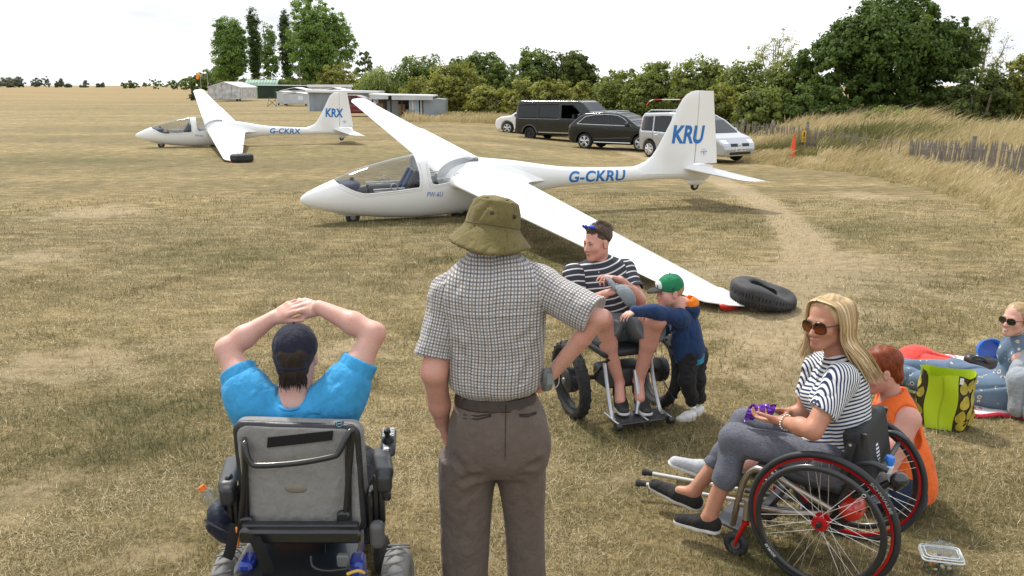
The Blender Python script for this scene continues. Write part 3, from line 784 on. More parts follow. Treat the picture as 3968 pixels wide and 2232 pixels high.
tree('dark_bush', 'dark bush closing the gap behind the trunk of the oak', 'bush', gr_, 3560, 480, 54, hump(54, 3300, 3860, 330, -.8, 8, 128), 420, 26, .12, 'dark', 128, .14, .6, stems=3)
tree('hedge_bush', 'bush outside the right edge continuing the hedge', 'bush', gr_, 4300, 480, 46, hump(46, 4080, 4560, 260, -.8, 8, 125), 360, 26, .13, 'hedge', 125, .14, .6, stems=3)
tree('dock_plants', 'rusty brown seeding dock plants at the right edge of the field', 'plant', None, 3935, 500, 30, [((0, 0, .55), (1.1, .8, .62)), ((.7, .3, .6), (.9, .8, .7)), ((-.9, 0, .35), (.6, .6, .4))], 230, 20, .035, 'brown', 126, .02, .8, stems=5)
# a nearly bare ash behind the hedge: the branches show
def bare_tree(px, top, D, z0, w, seed, label):
 r = np.random.default_rng(seed); p = P(px, 300, D); h = hz(top, D, z0); t = thing('ash_tree', label, 'tree', (p[0], D, float(terrain(p[0], D))))
 m = M(); tips = []
 for k in range(9):
  a = r.uniform(-1, 1); e = np.array([a * w / 2, r.uniform(-.3, .3) * w, h * (1 - .28 * a * a) * r.uniform(.9, 1.0)])
  b = np.array([a * .3, 0, 0]); pts = spline([b, b * 1.5 + np.array([0, 0, h * .45]), e * .75 + np.array([0, 0, h * .06]), e], 4)
  m.tube(pts, np.linspace(.07, .016, len(pts)), 5)
  for _ in range(9):
   s0 = pts[r.integers(5, len(pts))]; d = np.array([r.normal() * .5, r.normal() * .4, r.uniform(.2, 1.0)]); q = s0 + d * r.uniform(.4, 1.1)
   m.tube([s0, (s0 + q) / 2 + r.normal(size=3) * .06, q], [.02, .014, .007], 4); tips += [q, (s0 + q) / 2]
 m.obj('trunk', mat('pale_bark', (.26, .22, .15), .9, var=.2), t)
 tips = np.array(tips)
 V, F, tn, _ = crown_mesh([(q, (.16, .16, .16)) for q in tips], len(tips), 9, .06, seed, clump_r=1.4)
 mobj('crown', V, F, LF['olive'], t, False, attrs={'tone': np.clip(tn + .2, 0, 1)})
bare_tree(3800, 104, 58, -.8, W_(150, 58), 130, 'thin half-bare ash with pale branches right of the oak')
bare_tree(3005, 168, 60, -.8, W_(190, 60), 131, 'wispy sapling shoots sticking up above the hedge left of the oak')
# ================================================================ gliders
WHITE = mat('gelcoat_white', (.80, .80, .79), .28, coat=.35, var=.012, vscale=2)
BLUE = mat('registration_blue', (.015, .16, .46), .35)
RED = mat('tip_red', (.62, .035, .02), .4)
RUBBER = mat('rubber', (.022, .022, .023), .75, var=.3, vscale=20, bump=.25)
DKGREY = mat('dark_trim', (.03, .032, .036), .6)
NAVY = mat('panel_navy', (.012, .026, .065), .7, var=.15)
SILVER = mat('silver_metal', (.62, .62, .62), .3, metal=.9)
SEATG = mat('cockpit_grey', (.15, .155, .16), .7)
SEAM = mat('seam_grey', (.40, .41, .43), .6)
CANOPY = glass('canopy_perspex', (.87, .885, .895), 0.07, 0.01, dark=(.20, .21, .22))
ftab = np.array([  # x, top, bottom, half width
 (0, .425, .415, .004), (.03, .475, .365, .045), (.09, .525, .325, .085), (.16, .565, .300, .115), (.34, .655, .245, .175), (.55, .745, .198, .225), (.7, .82, .172, .25), (1.07, .955, .130, .305), (1.43, 1.055, .105, .335),
 (1.79, 1.135, .095, .348), (2.05, 1.165, .097, .352), (2.44, 1.170, .125, .345), (2.75, 1.14, .162, .33), (3.0, 1.105, .210, .305), (3.3, 1.08, .28, .275), (3.63, 1.052, .365, .24), (4.0, 1.005, .455, .205), (4.3, .965, .515, .182),
 (4.68, .928, .570, .163), (5.2, .915, .605, .148), (5.76, .915, .632, .137), (6.2, .922, .655, .128), (6.44, .93, .668, .122), (6.8, .94, .685, .112), (7.0, .945, .688, .102), (7.27, .95, .655, .082), (7.49, .955, .630, .06), (7.66, .955, .640, .042), (7.78, .95, .70, .022), (7.82, .93, .76, .01)])
def fcol(i, x): return np.interp(x, FX, FT[:, i])
_fs = spline(ftab, 6); FX = _fs[:, 0]; FT = _fs
ok_ = np.r_[True, np.diff(FX) > 1e-4]; FX, FT = FX[ok_], FT[ok_]
def fsec(x, th):
 """fuselage surface at station x and angle th (0 = starboard, pi/2 = top)"""
 t, b, w = fcol(1, x), fcol(2, x), fcol(3, x)
 zc = b + (t - b) * np.interp(x, (0, 1, 2.5, 4, 8), (.5, .46, .44, .5, .5))
 c, s = np.cos(th), np.sin(th); p = np.interp(x, (0, .6, 2, 3.5, 8), (1.0, .93, .88, .95, 1.0))
 return np.stack([np.broadcast_to(x, c.shape) if np.ndim(x) == 0 else x, w * np.sign(c) * np.abs(c) ** p, zc + np.where(s > 0, t - zc, zc - b) * np.sign(s) * np.abs(s) ** p], -1)
CAN1 = [(.52, .76), (.62, .70), (.78, .622), (.93, .572), (1.05, .560), (1.4, .60), (1.84, .652), (1.895, .672), (1.905, .74), (1.90, .9), (1.87, 1.05), (1.83, 1.5), (.5, 1.5), (.45, .8)]
CAN2 = [(2.05, 1.5), (2.055, 1.05), (2.07, .88), (2.10, .745), (2.14, .708), (2.22, .705), (2.45, .752), (2.65, .83), (2.82, .93), (2.94, 1.03), (3.0, 1.09), (3.03, 1.5)]
NAMEP = {}
def airfoil(n=22):
 t = (1 - np.cos(np.linspace(0, math.pi, n))) / 2
 y = 5 * (.2969 * np.sqrt(t) - .126 * t - .3516 * t ** 2 + .2843 * t ** 3 - .1015 * t ** 4)
 cam = .03 * np.sin(math.pi * t ** .8)
 return t, y, cam
def loft(secs):
 v = np.concatenate(secs); n = len(secs[0]); f = []
 for i in range(len(secs) - 1):
  for k in range(n):
   l = (k + 1) % n; f.append((i * n + k, i * n + l, (i + 1) * n + l, (i + 1) * n + k))
 f.append(tuple(range(n))[::-1]); f.append(tuple((len(secs) - 1) * n + k for k in range(n)))
 return v, f
def asec(le, te, y, z, th, t0=0.0, t1=1.0, camk=1.0, defl=0.0):
 t, yt, cm = airfoil(); tt = t0 + (t1 - t0) * t
 yy = np.interp(tt, t, yt) * th; cc = np.interp(tt, t, cm) * camk; ch = te - le
 up = np.stack([le + ch * tt, np.full_like(tt, y), z + ch * (cc + yy) - defl * (tt - t0) * ch], 1); lo = np.stack([le + ch * tt, np.full_like(tt, y), z + ch * (cc - yy) - defl * (tt - t0) * ch], 1)
 return np.concatenate([up[::-1], lo[1:-1]])
def glider(label, reg, short, T, yaw, pit, rol, marked):
 root = bpy.data.objects.new('glider', None); COL.objects.link(root)
 root.location = T; root.rotation_mode = 'XYZ'
 cy, sy = math.cos(yaw), math.sin(yaw); cp, sp = math.cos(pit), math.sin(pit); cr, sr = math.cos(rol), math.sin(rol)
 Rm = np.array([[cy, -sy, 0], [sy, cy, 0], [0, 0, 1]]) @ np.array([[cp, 0, sp], [0, 1, 0], [-sp, 0, cp]]) @ np.array([[1, 0, 0], [0, cr, -sr], [0, sr, cr]])
 root.rotation_euler = Matrix(Rm.tolist()).to_euler()
 tag(root, label, 'glider', 'two-seat white gliders parked on the airfield')
 # ---- fuselage shell, split along the canopy outlines
 xs = np.unique(np.concatenate([np.linspace(0, .1, 8), np.linspace(.1, .45, 14), np.arange(.45, 3.06, .0125), np.linspace(3.08, 7.82, 60)])); nt = 144
 th = np.linspace(0, 2 * math.pi, nt, endpoint=False)
 Vf = np.concatenate([fsec(float(x), th) for x in xs]); n = len(xs)
 ix = np.arange(n * nt).reshape(n, nt); q = np.stack([ix[:-1], np.roll(ix, -1, 1)[:-1], np.roll(ix, -1, 1)[1:], ix[1:]], -1).reshape(-1, 4)
 cen = Vf[q].mean(1)[:, [0, 2]]; up = np.ones(len(cen), bool)
 i1 = (poly_sdf(CAN1)(cen) < 0); i2 = (poly_sdf(CAN2)(cen) < 0)
 def sub(mask, name, m, shrink=0.0):
  qq = q[mask]; u, inv = np.unique(qq, return_inverse=True)
  return mobj(name, Vf[u], inv.reshape(-1, 4), m, root, True)
 fus = sub(~(i1 | i2), 'fuselage', WHITE); g1 = sub(i1, 'front_canopy', CANOPY); g2 = sub(i2, 'rear_canopy', CANOPY)
 # canopy rims: thin seams that follow the outlines on both flanks
 def side_pt(x, z, sgn, lift=.002):
  t, b, w = fcol(1, x), fcol(2, x), fcol(3, x); ths = np.linspace(-1.5, 1.57, 120); p = fsec(float(x), ths); k = np.argmin(np.abs(p[:, 2] - z)); q = p[k]
  return np.array([q[0], sgn * (q[1] + lift), min(z, t + .001)])
 for outl, own in ((CAN1[1:12], g1), (CAN2[0:12], g2)):
  m = M(); m2 = M()
  for sgn in (-1, 1):
   o2 = [(x, z) for x, z in spline(outl, 5) if z < float(fcol(1, x)) + .005]
   m.tube([side_pt(x, z, sgn, .0) for x, z in o2], .011, 6)
   cx, cz = np.mean([a for a, _ in o2]), 1.3
   m2.tube([side_pt(x + .035 * np.sign(x - cx) * min(1, abs(x - cx) / .3), z - .045 * min(1, max(0, (1.1 - z) * 3)), sgn, -.0015) for x, z in o2 if float(fcol(1, x)) - z > .06], .0035, 5)
  m.obj('canopy_rim', WHITE, root); m2.obj('canopy_seam', SEAM, root)
 # ---- cockpit
 xs2 = np.linspace(.5, 3.0, 40); thb = np.linspace(math.pi * .98, math.pi * 2.02, 40)
 tb = []
 for x in xs2:
  p = fsec(float(x), thb); c = np.array([x, 0, .55]); p = c + (p - c) * .95
  p[:, 2] = np.maximum(p[:, 2], .27 + (.06 if x < 1 else 0)); tb.append(p)
 tb = np.concatenate(tb); i9 = np.arange(1600).reshape(40, 40)
 mobj('cockpit_tub', tb, np.stack([i9[:-1, :-1], i9[:-1, 1:], i9[1:, 1:], i9[1:, :-1]], -1).reshape(-1, 4), SEATG, root)
 for x0, zz, nm in ((1.62, .30, 'front_seat'), (2.62, .36, 'rear_seat')):
  s = S().u(bxs((x0 - .22, 0, zz + .05), (.28, .22, .05), None, .04), 0).u(bxs((x0 + .13, 0, zz + .32), (.05, .21, .33), np.array([[math.cos(.45), 0, math.sin(.45)], [0, 1, 0], [-math.sin(.45), 0, math.cos(.45)]]), .045), .03)
  st = sdf_obj(nm, s, (x0 - .6, -.3, zz - .1), (x0 + .5, .3, zz + .75), .02, DKGREY, root)
  m = M()
  for sg in (-1, 1): m.tube([(x0 + .20, sg * .1, zz + .62), (x0 + .06, sg * .11, zz + .35), (x0 - .02, sg * .12, zz + .12)], .02, 6)
  m.obj('harness', mat('harness_blue', (.05, .10, .26), .8), st)
 for x0, zz, hh in ((.86, .42, .34), (1.98, .46, .38)):
  s = S().u(bxs((x0, 0, zz + hh * .35), (.05, .2, hh * .5), None, .03), 0).u(el((x0 - .06, 0, zz + hh * .72), (.18, .23, .07)), .05)
  sdf_obj('instrument_panel', s, (x0 - .3, -.3, zz - .1), (x0 + .2, .3, zz + hh + .1), .02, NAVY, root)
  M().box((x0 - .02, 0, zz + hh * .98), (.06, .05, .06), b=.01).obj('compass', DKGREY, root)
 for x0, z0 in ((1.25, .61), (2.32, .78)):
  m = M()
  for sg in (-1, 1): m.box((x0 + .15, sg * .285, z0 - .02), (.5, .02, .03)).tube([(x0 - .12, sg * .29, z0 + .02), (x0 + .4, sg * .29, z0 + .04)], .012, 6)
  m.obj('control_rail', SILVER, root)
  m = M()
  for sg in (-1, 1): m.torus((x0 + .22, sg * .322, z0 + .07), (0, 1, 0), .055, .008, 20, 6)
  m.obj('vent_ring', SILVER, root)
 M().tube([(1.15, .0, .4), (1.1, 0, .62)], .014, 6).ball((1.1, 0, .64), .025).obj('control_stick', DKGREY, root)
 # ---- wings
 for sg, nm in ((-1, 'port_wing'), (1, 'starboard_wing')):
  LE = lambda y: np.interp(y, (.0, .42, 7.5, 7.75, 7.92, 8.0), (2.44, 2.43, 2.40, 2.46, 2.62, 2.80))
  TE = lambda y: np.interp(y, (.0, .4, 7.9, 8.0), (3.80, 3.78, 2.865, 2.852))
  Z = lambda y: .735 + .0565 * (y - .4)
  TH = lambda y: np.interp(y, (0, .3, .55, .9, 7.6, 7.9, 8.0), (.25, .22, .18, .165, .14, .11, .05))
  A0, A1, hinge = 4.3, 7.35, .80
  secs = []; ys = [.15, .3, .42, .6, .9, 1.5, 2.5, 3.4, A0 - .012]
  for y in ys: secs.append(asec(LE(y), TE(y), sg * y, Z(y), TH(y)))
  v, f = loft(secs); m = M().add(v, f if sg > 0 else [a[::-1] for a in f])
  v, f = loft([asec(LE(y), TE(y), sg * y, Z(y), TH(y), 0, hinge) for y in (A0 - .012, 5, 6, 6.8, A1 + .012)]); m.add(v, f if sg > 0 else [a[::-1] for a in f])
  v, f = loft([asec(LE(y), TE(y), sg * y, Z(y), TH(y)) for y in (A1 + .012, 7.5, 7.62, 7.75, 7.85, 7.92, 7.97, 8.0)]); m.add(v, f if sg > 0 else [a[::-1] for a in f])
  wing = m.obj(nm, WHITE, root, auto=30)
  v, f = loft([asec(LE(y), TE(y), sg * y, Z(y), TH(y), hinge + .008, 1, 1, .16) for y in (A0, 5, 6, 6.8, A1)])
  M().add(v, f if sg > 0 else [a[::-1] for a in f]).obj('aileron', WHITE, wing, auto=30)
  # airbrake slot and the red tip skid
  M().box((LE(2.9) + .42 * (TE(2.9) - LE(2.9)), sg * 2.95, Z(2.95) + .105), (.03, 1.15, .004), rot=np.array([[1, 0, 0], [0, 1, 0], [0, .0565 * sg, 1]])).obj('airbrake', SEAM, wing)
  s = S().u(el((2.66, sg * 7.86, Z(7.9) - .012), (.12, .05, .022)), 0).u(el((2.66, sg * 7.86, Z(7.9) - .04), (.10, .025, .035)), .03)
  sdf_obj('tip_skid', s, (2.4, sg * 7.9 - .2, Z(7.9) - .2), (3.0, sg * 7.9 + .2, Z(7.9) + .15), .012, RED, wing)
  # root fillet that runs the wing into the body
  fs = []
  for y, kx, kt in ((.20, .22, .11), (.27, .14, .075), (.33, .07, .035), (.40, .02, .008), (.47, 0.0, .002)):
   sct = asec(2.43 - kx * .35, 3.78 + kx * 2.0, sg * y, .735 + .0565 * (y - .4), .205 + kt); fs.append(sct)
  v, f = loft(fs); M().add(v, f if sg > 0 else [a[::-1] for a in f]).obj('wing_fillet', WHITE, root, auto=60)
 # ---- fin and rudder, tailplane
 zf = np.array([.80, .95, 1.02, 1.12, 1.3, 1.7, 2.05, 2.18, 2.26, 2.305, 2.33, 2.34]); le = np.array([5.7, 6.17, 6.34, 6.45, 6.56, 6.75, 6.90, 6.97, 7.05, 7.13, 7.22, 7.32]); te = np.interp(zf, (.8, 1.05, 2.34), (7.93, 7.90, 7.62))
 def fsect(z, a, b, t0, t1, th_):
  t, yt, _ = airfoil(16); tt = t0 + (t1 - t0) * t; yy = np.interp(tt, t, yt) * th_; ch = b - a
  return np.concatenate([np.stack([a + ch * tt, ch * yy, np.full_like(tt, z)], 1)[::-1], np.stack([a + ch * tt, -ch * yy, np.full_like(tt, z)], 1)[1:-1]])
 rz_ = lambda z: np.interp(z, (.8, 2.34), (7.36, 7.30))
 tk = np.interp(zf, (.8, .95, 1.2, 2.25, 2.34), (.12, .115, .13, .10, .05))
 v, f = loft([fsect(z, a, b, 0, (rz_(z) - a) / (b - a), k) for z, a, b, k in zip(zf, le, te, tk)]); M().add(v, f).obj('fin', WHITE, root, auto=40)
 zr = np.linspace(.98, 2.335, 10)
 v, f = loft([fsect(z, np.interp(z, zf, le), np.interp(z, zf, te), (rz_(z) + .012 - np.interp(z, zf, le)) / (np.interp(z, zf, te) - np.interp(z, zf, le)), 1, np.interp(z, zf, tk)) for z in zr]); M().add(v, f).obj('rudder', WHITE, root, auto=40)
 for sg, nm in ((-1, 'tailplane'), (1, 'tailplane')):
  def ts(y, t0, t1, d=0): 
   a = np.interp(y, (.0, 1.25, 1.42, 1.5), (7.12, 7.45, 7.54, 7.70)); b = np.interp(y, (0, 1.5), (7.93, 8.05)); return asec(a, b, sg * y, .895 + .02 * y, np.interp(y, (0, 1.3, 1.5), (.13, .10, .05)), t0, t1, 0, d)
  v, f = loft([ts(y, 0, .62) for y in (.02, .5, 1.0, 1.25, 1.36, 1.44, 1.5)]); tp = M().add(v, f if sg > 0 else [a[::-1] for a in f]).obj(nm, WHITE, root, auto=40)
  v, f = loft([ts(y, .63, 1, .10) for y in (.12, .5, 1.0, 1.3, 1.5)]); M().add(v, f if sg > 0 else [a[::-1] for a in f]).obj('elevator', WHITE, tp, auto=40)
 # ---- wheels
 wh = M().torus((.86, 0, .115), (0, 1, 0), .078, .042, 28, 10, ry=.05).obj('nose_wheel', RUBBER, root)
 M().lathe([(.0, -.035), (.045, -.035), (.05, -.02), (.05, .02), (.045, .035), (0, .035)], (.86, 0, .115), (0, 1, 0), 16).obj('rim', SILVER, wh)
 s = S().u(el((.86, 0, .20), (.24, .085, .075)), 0); sdf_obj('wheel_fairing', s, (.5, -.2, .1), (1.2, .2, .35), .015, WHITE, root)
 M().torus((2.75, 0, .19), (0, 1, 0), .13, .065, 28, 10, ry=.075).obj('main_wheel', RUBBER, root)
 s = S().u(el((7.47, 0, .615), (.19, .05, .07)), 0); sdf_obj('tail_fairing', s, (7.2, -.1, .5), (7.75, .1, .72), .012, WHITE, root)
 tw = M().torus((7.47, 0, .54), (0, 1, 0), .055, .034, 22, 8, ry=.03).obj('tail_wheel', RUBBER, root)
 M().lathe([(0, -.026), (.04, -.026), (.04, .026), (0, .026)], (7.47, 0, .54), (0, 1, 0), 12).obj('rim', SILVER, tw)
 # ---- lettering
 def on_fus(s, name, x0, z0, h, wd, sg, shear, bold):
  v, f = text_mesh(s, 1.0, shear, bold, sub=.12, space=1.05); v = v / v.max(0) * np.array([wd, h]); out = []
  for a, b in v:
   x = x0 + a if sg < 0 else x0 + wd - a
   out.append(side_pt(x, z0 + b + .012 * (x - x0), sg, .004))
  mobj(name, out, f, BLUE, root, False)
 on_fus(reg, 'registration', 4.70, .672, .20, 1.16, -1, .12, .03); on_fus(reg, 'registration', 4.70, .672, .20, 1.16, 1, .12, .03)
 on_fus('PW-6U', 'type_marking', 2.02, .505, .085, .28, -1, .18, 0.0)
 for sg in (-1, 1):
  hh, ww = .34, (.68 if short != 'KRU' else .71)
  O = np.array([6.80, -.0, 1.36]) if sg < 0 else np.array([6.80 + ww, 0, 1.36])
  v, f = text_mesh(short, 1.0, .10 if marked else .02, (.035), sub=.15, space=1.0); v = v / v.max(0) * np.array([ww, hh]); out = []
  def fy(x, z):
   a, b = np.interp(z, zf, le), np.interp(z, zf, te); t, yt, _ = airfoil(16); return np.interp((x - a) / (b - a), t, yt) * np.interp(z, zf, tk) * (b - a) + .004
  for a, b in v:
   x = O[0] + (a if sg < 0 else -a); z = O[2] + b; out.append((x, sg * fy(x, z), z))
  mobj('tail_letters', out, f, BLUE, root, False)
  # the small round badge on the rudder
  m = M(); cx, cz, rr = 7.55, 1.20, .065
  for k in range(28):
   a, b = 2 * math.pi * k / 28, 2 * math.pi * (k + 1) / 28
   if k % 4 == 3: continue
   p = [(cx + r * math.cos(t), cz + r * math.sin(t)) for r, t in ((rr, a), (rr, b), (rr * .9, b), (rr * .9, a))]
   m.add([(x, sg * fy(x, z), z) for x, z in p], [(0, 1, 2, 3)])
  for dx, dz, wx, wz in ((0, .005, .075, .006), (0, 0, .007, .04), (0, -.025, .02, .005)):
   m.add([(x, sg * (fy(x, z)), z) for x, z in ((cx + dx - wx, cz + dz - wz), (cx + dx + wx, cz + dz - wz), (cx + dx + wx, cz + dz + wz), (cx + dx - wx, cz + dz + wz))], [(0, 1, 2, 3)])
  m.obj('badge', mat('badge_blue', (.12, .22, .38), .4), root, smooth=False)
 return root
glider('nearer white glider lettered KRU on its fin, red tip pinned under a slumped tyre', 'G-CKRU', 'KRU', (-3.448, 14.144, -.022), .383, .027, .102, True)
glider('farther white glider lettered KRX on its fin, wing tip held by an upright-sided tyre', 'G-CKRX', 'KRX', (-13.64, 32.145, .008), .393, .051, .124, False)
# ---------------------------------------------------------------- tyres that hold the wing tips down
def tyre(label, loc, rz, Ro, Rw, wd, slump, tilt, tread):
 t = thing('tyre', label, 'tyre', loc, rz, 'old car tyres used as wing weights')
 n, k = 72, 22; V = []
 for i in range(n):
  a = 2 * math.pi * i / n
  for j in range(k):
   p = 2 * math.pi * j / k; ca, sa = math.cos(p), math.sin(p)
   r = Ro - Rw + Rw * (np.sign(ca) * abs(ca) ** .6); z = wd / 2 + wd / 2 * np.sign(sa) * abs(sa) ** .7
   if ca < -.55: r += .03 * (abs(sa) < .6)
   r += .006 * (ca > .6) * (1 if (i // 1) % 2 else -1) * tread
   V.append((r * math.cos(a), r * math.sin(a), z))
 V = np.array(V)
 ang = np.arctan2(V[:, 1], V[:, 0]); cs = .5 + .5 * np.cos(ang)
 V[:, 2] *= 1 - slump * cs ** 2.2; V[:, 2] += tilt * (-V[:, 0])
 V[:, 2] -= V[:, 2].min() * 1.0
 if slump: 
  V[:, 0] += .05 * cs ** 3; V[:, 2] += .02 * np.sin(ang * 3) * (V[:, 2] > wd * .3) * cs
 ii = np.arange(n * k).reshape(n, k); F = np.stack([ii, np.roll(ii, -1, 0), np.roll(np.roll(ii, -1, 0), -1, 1), np.roll(ii, -1, 1)], -1).reshape(-1, 4)
 mobj('tread', V, F, TYRE, t, True)
 # moulded sipes
 m = M()
 for i in range(0, 60):
  a = 2 * math.pi * i / 60; c = .5 + .5 * math.cos(a); zt = wd * (1 - slump * c ** 2.2)
  for f0, f1 in ((.22, .42), (.58, .78)):
   p = [((Ro + .004 + .05 * 0) * math.cos(a + d) + (.05 * c ** 3 if slump else 0), (Ro + .004) * math.sin(a + d), zt * f + tilt * (-Ro * math.cos(a))) for f, d in ((f0, 0), (f0, .03), (f1, .05), (f1, .02))]
   m.add(p, [(0, 1, 2, 3)])
 o = m.obj('sipes', mat('tyre_groove', (.006, .006, .006), .9), t, smooth=False); o['kind'] = 'stuff'
 return t
TYRE = mat('old_tyre', (.030, .030, .031), .7, var=.45, vscale=6, bump=.3, bscale=40)
g_ = G(2943, 1188)
tyre('slumped black tyre lying on the red wing tip of the nearer glider', (g_[0], g_[1], g_[2]), -.35, .272, .10, .215, .42, .10, 1)
g_ = G(938, 628)
tyre('upright-sided black tyre standing on the wing tip of the farther glider', (g_[0], g_[1], g_[2] + .0), .3, .33, .11, .24, .0, .0, 1)
# ================================================================ sheds, trailers, huts and small field furniture
SHEET = mat('grey_sheet', (.25, .28, .31), .55, metal=.15, var=.18, vscale=.8)
SHEETL = mat('pale_sheet', (.50, .52, .54), .5, metal=.1, var=.12, vscale=.7)
ROOFW = mat('white_roof', (.70, .72, .73), .5, var=.06, vscale=.6)
ALU = mat('crumpled_aluminium', (.46, .46, .46), .42, metal=.55, var=.3, vscale=1.6, bump=.7, bscale=1.3)
GREENW = mat('dark_green_wall', (.014, .032, .018), .75, var=.25, vscale=.5)
HUTG = mat('hut_green', (.10, .24, .17), .6, var=.2, vscale=.4)
HUTB = mat('hut_brown', (.25, .19, .11), .7, var=.2, vscale=.4)
WOODD = mat('dark_wood', (.055, .045, .038), .85, var=.3)
WOODL = mat('weathered_board', (.36, .33, .28), .85, var=.3, vscale=3)
CARD = mat('chipboard', (.27, .18, .10), .85, var=.2)
BLK = mat('black', (.012, .012, .013), .8)
STEEL = mat('grey_steel', (.30, .32, .34), .5, metal=.3)
def grnd(px, D): p = P(px, 400, D); return np.array([p[0], D, float(terrain(p[0], D))])
def zat(py, D): return float(P(1984, py, D)[2])
# heights by eye at each distance, buildings stand with their front on Y = D
def front(px0, px1, D, top): a, b = P(px0, 400, D)[0], P(px1, 400, D)[0]; z0 = float(terrain((a + b) / 2, D)); return a, b, z0, zat(top, D) - z0
def cladding(m, x0, x1, y, z0, z1, step=.5, t=.02):
 for x in np.arange(x0 + step / 2, x1, step): m.box((x, y, (z0 + z1) / 2), (.05, t, z1 - z0))
# 1. long low grey shed with a white roof edge
D = 88
a, b, z0, h = front(1195, 1462, D, 352)
t = thing('storage_shed', 'long low grey metal shed with white roof edge, just left of the open bays', 'shed', ((a + b) / 2, D, z0), 0, 'low metal sheds and trailers across the field')
w = b - a
M().box((0, 2.0, h * .46), (w, 4, h * .92)).obj('wall', SHEET, t, False)
m = M()
for x in np.arange(-w / 2 + .6, w / 2, 1.2): m.box((x, -.02, h * .45), (.04, .03, h * .88))
o = m.obj('seam_strips', STEEL, t, False); o['kind'] = 'stuff'
M().prism([(-w / 2 - .15, h * .93), (w / 2 + .15, h * .88), (w / 2 + .15, h * .98), (-w / 2 - .15, h * 1.05)], -4.6, (0, -.35, 0), (1, 0, 0), (0, 0, 1)).obj('roof', ROOFW, t, False)
M().box((-w / 2 + .06, -.04, h * .45), (.14, .06, h * .9)).obj('corner_post', SHEETL, t, False)
# 2. open fronted bays with racks of stored wings
D = 66
a, b, z0, h = front(1440, 1640, D, 366); w = b - a
t = thing('open_shed', 'open-fronted storage bays under two white roof sheets, racks inside', 'shed', ((a + b) / 2, D, z0), 0, 'low metal sheds and trailers across the field')
H = zat(368, D) - z0
M().box((0, 3.4, H * .48), (w, .12, H * .96)).obj('back_wall', WOODD, t, False)
a1 = P(1722, 400, D)[0] - (a + b) / 2
zt = zat(380, D) - z0
M().add([(w / 2, 0, 0), (a1, .9, 0), (a1, .9, zt * .93), (w / 2, 0, zt * 1.02), (w / 2, 3.4, 0), (a1, 3.4, 0), (a1, 3.4, zt * .93), (w / 2, 3.4, zt * 1.02)], [(0, 1, 2, 3), (1, 5, 6, 2), (3, 2, 6, 7)]).obj('side_wall', SHEET, t, False)
for x0, x1, k in ((-w / 2 - .1, -.55, 1.0), (-.4, a1 * .78, .97)):
 M().prism([(x0, H * k), (x1, H * (k - .035)), (x1, H * (k + .02)), (x0, H * (k + .055))], -4.2, (0, -.5, 0), (1, 0, 0), (0, 0, 1)).obj('roof', ROOFW, t, False)
 M().box(((x0 + x1) / 2, -.46, H * (k - .085)), (x1 - x0 - .1, .04, H * .16)).obj('fascia', SHEETL, t, False)
for x in (-w / 2 + .05, -w * .27, -.5, w * .08, w / 2 - .04): M().box((x, .1, H * .42), (.1, .1, H * .84)).obj('post', WOODD, t, False)
M().box((-w * .36, .7, H * .33), (w * .17, .08, H * .66)).obj('panel', CARD, t, False)
M().box((-w * .12, .7, H * .4), (w * .22, .08, H * .72)).obj('panel', SHEET, t, False)
for k, hh in ((0, .62), (1, .40)): M().box((w * (.06 + .1 * k), .6 + .3 * k, H * hh / 2), (w * .13, .4, H * hh), b=.02).obj('crate', CARD, t, False)
for k in range(10):
 x = w * (.235 + .027 * k)
 M().box((x, .3, H * .42), (.09, .5, H * .78), b=.01).obj('stored_wing', [SHEETL, BLK, ROOFW, mat('pale_blue', (.28, .45, .60), .5)][(k * 3) % 4 if k % 3 else 0], t, False)
for k in range(7): M().box((w * (.10 + .055 * k), -1.2, .16 - .0 * k), (.16, 2.4, .05), rot=np.array([[1, .3, 0], [0, 1, 0], [0, .05, 1]]).astype(float)).obj('ramp_board', WOODL, t, False)
# 3. small box trailers between the long shed and the green building
def trailer(label, px0, px1, D, top, m_, dp=3.0, ridge=.12):
 a, b, z0, h = front(px0, px1, D, top); w = b - a
 t = thing('box_trailer', label, 'trailer', ((a + b) / 2, D, z0), 0, 'low metal sheds and trailers across the field')
 M().box((0, dp / 2, .2 + h * .42), (w, dp, h * .78), b=.03).obj('body', m_, t, False)
 M().prism([(-w / 2 - .06, h * .86), (0, h * (.86 + ridge)), (w / 2 + .06, h * .86), (w / 2 + .06, h * .90), (0, h * (.90 + ridge)), (-w / 2 - .06, h * .90)], -dp - .2, (0, -.1, 0), (1, 0, 0), (0, 0, 1)).obj('roof', ROOFW, t, False)
 for s in (-1, 1): M().lathe([(0, -.06), (.2, -.06), (.26, 0), (.2, .06), (0, .06)], (s * w * .4, .4, .24), (1, 0, 0), 12).obj('wheel', RUBBER, t)
 return t, w, h
tr, w, h = trailer('small grey box trailer with a pale square sheet on its side', 1098, 1192, 110, 358, SHEETL)
M().box((w * .22, -.02, h * .58), (w * .2, .03, h * .3)).obj('sheet', ROOFW, tr, False)
trailer('narrow white trailer end sticking out left of the small grey box trailer', 1074, 1104, 114, 350, SHEETL, 4, .05)
trailer('wide low trailer roof showing behind the small grey box trailer', 1088, 1200, 122, 345, SHEETL, 4, .22)
trailer('pale flat trailer standing just behind the long grey shed', 1245, 1345, 112, 344, SHEETL, 4, .18)
D = 135
a, b, z0, h = front(1199, 1352, D, 329); w = b - a
t = thing('white_cabin', 'white flat-roofed cabin rising behind the trailers', 'cabin', ((a + b) / 2, D, z0), 0)
M().box((0, 1.5, h * .45), (w, 3, h * .9)).obj('wall', SHEETL, t, False); M().box((0, 1.5, h * .94), (w + .3, 3.4, h * .14), b=.03).obj('roof', ROOFW, t, False)
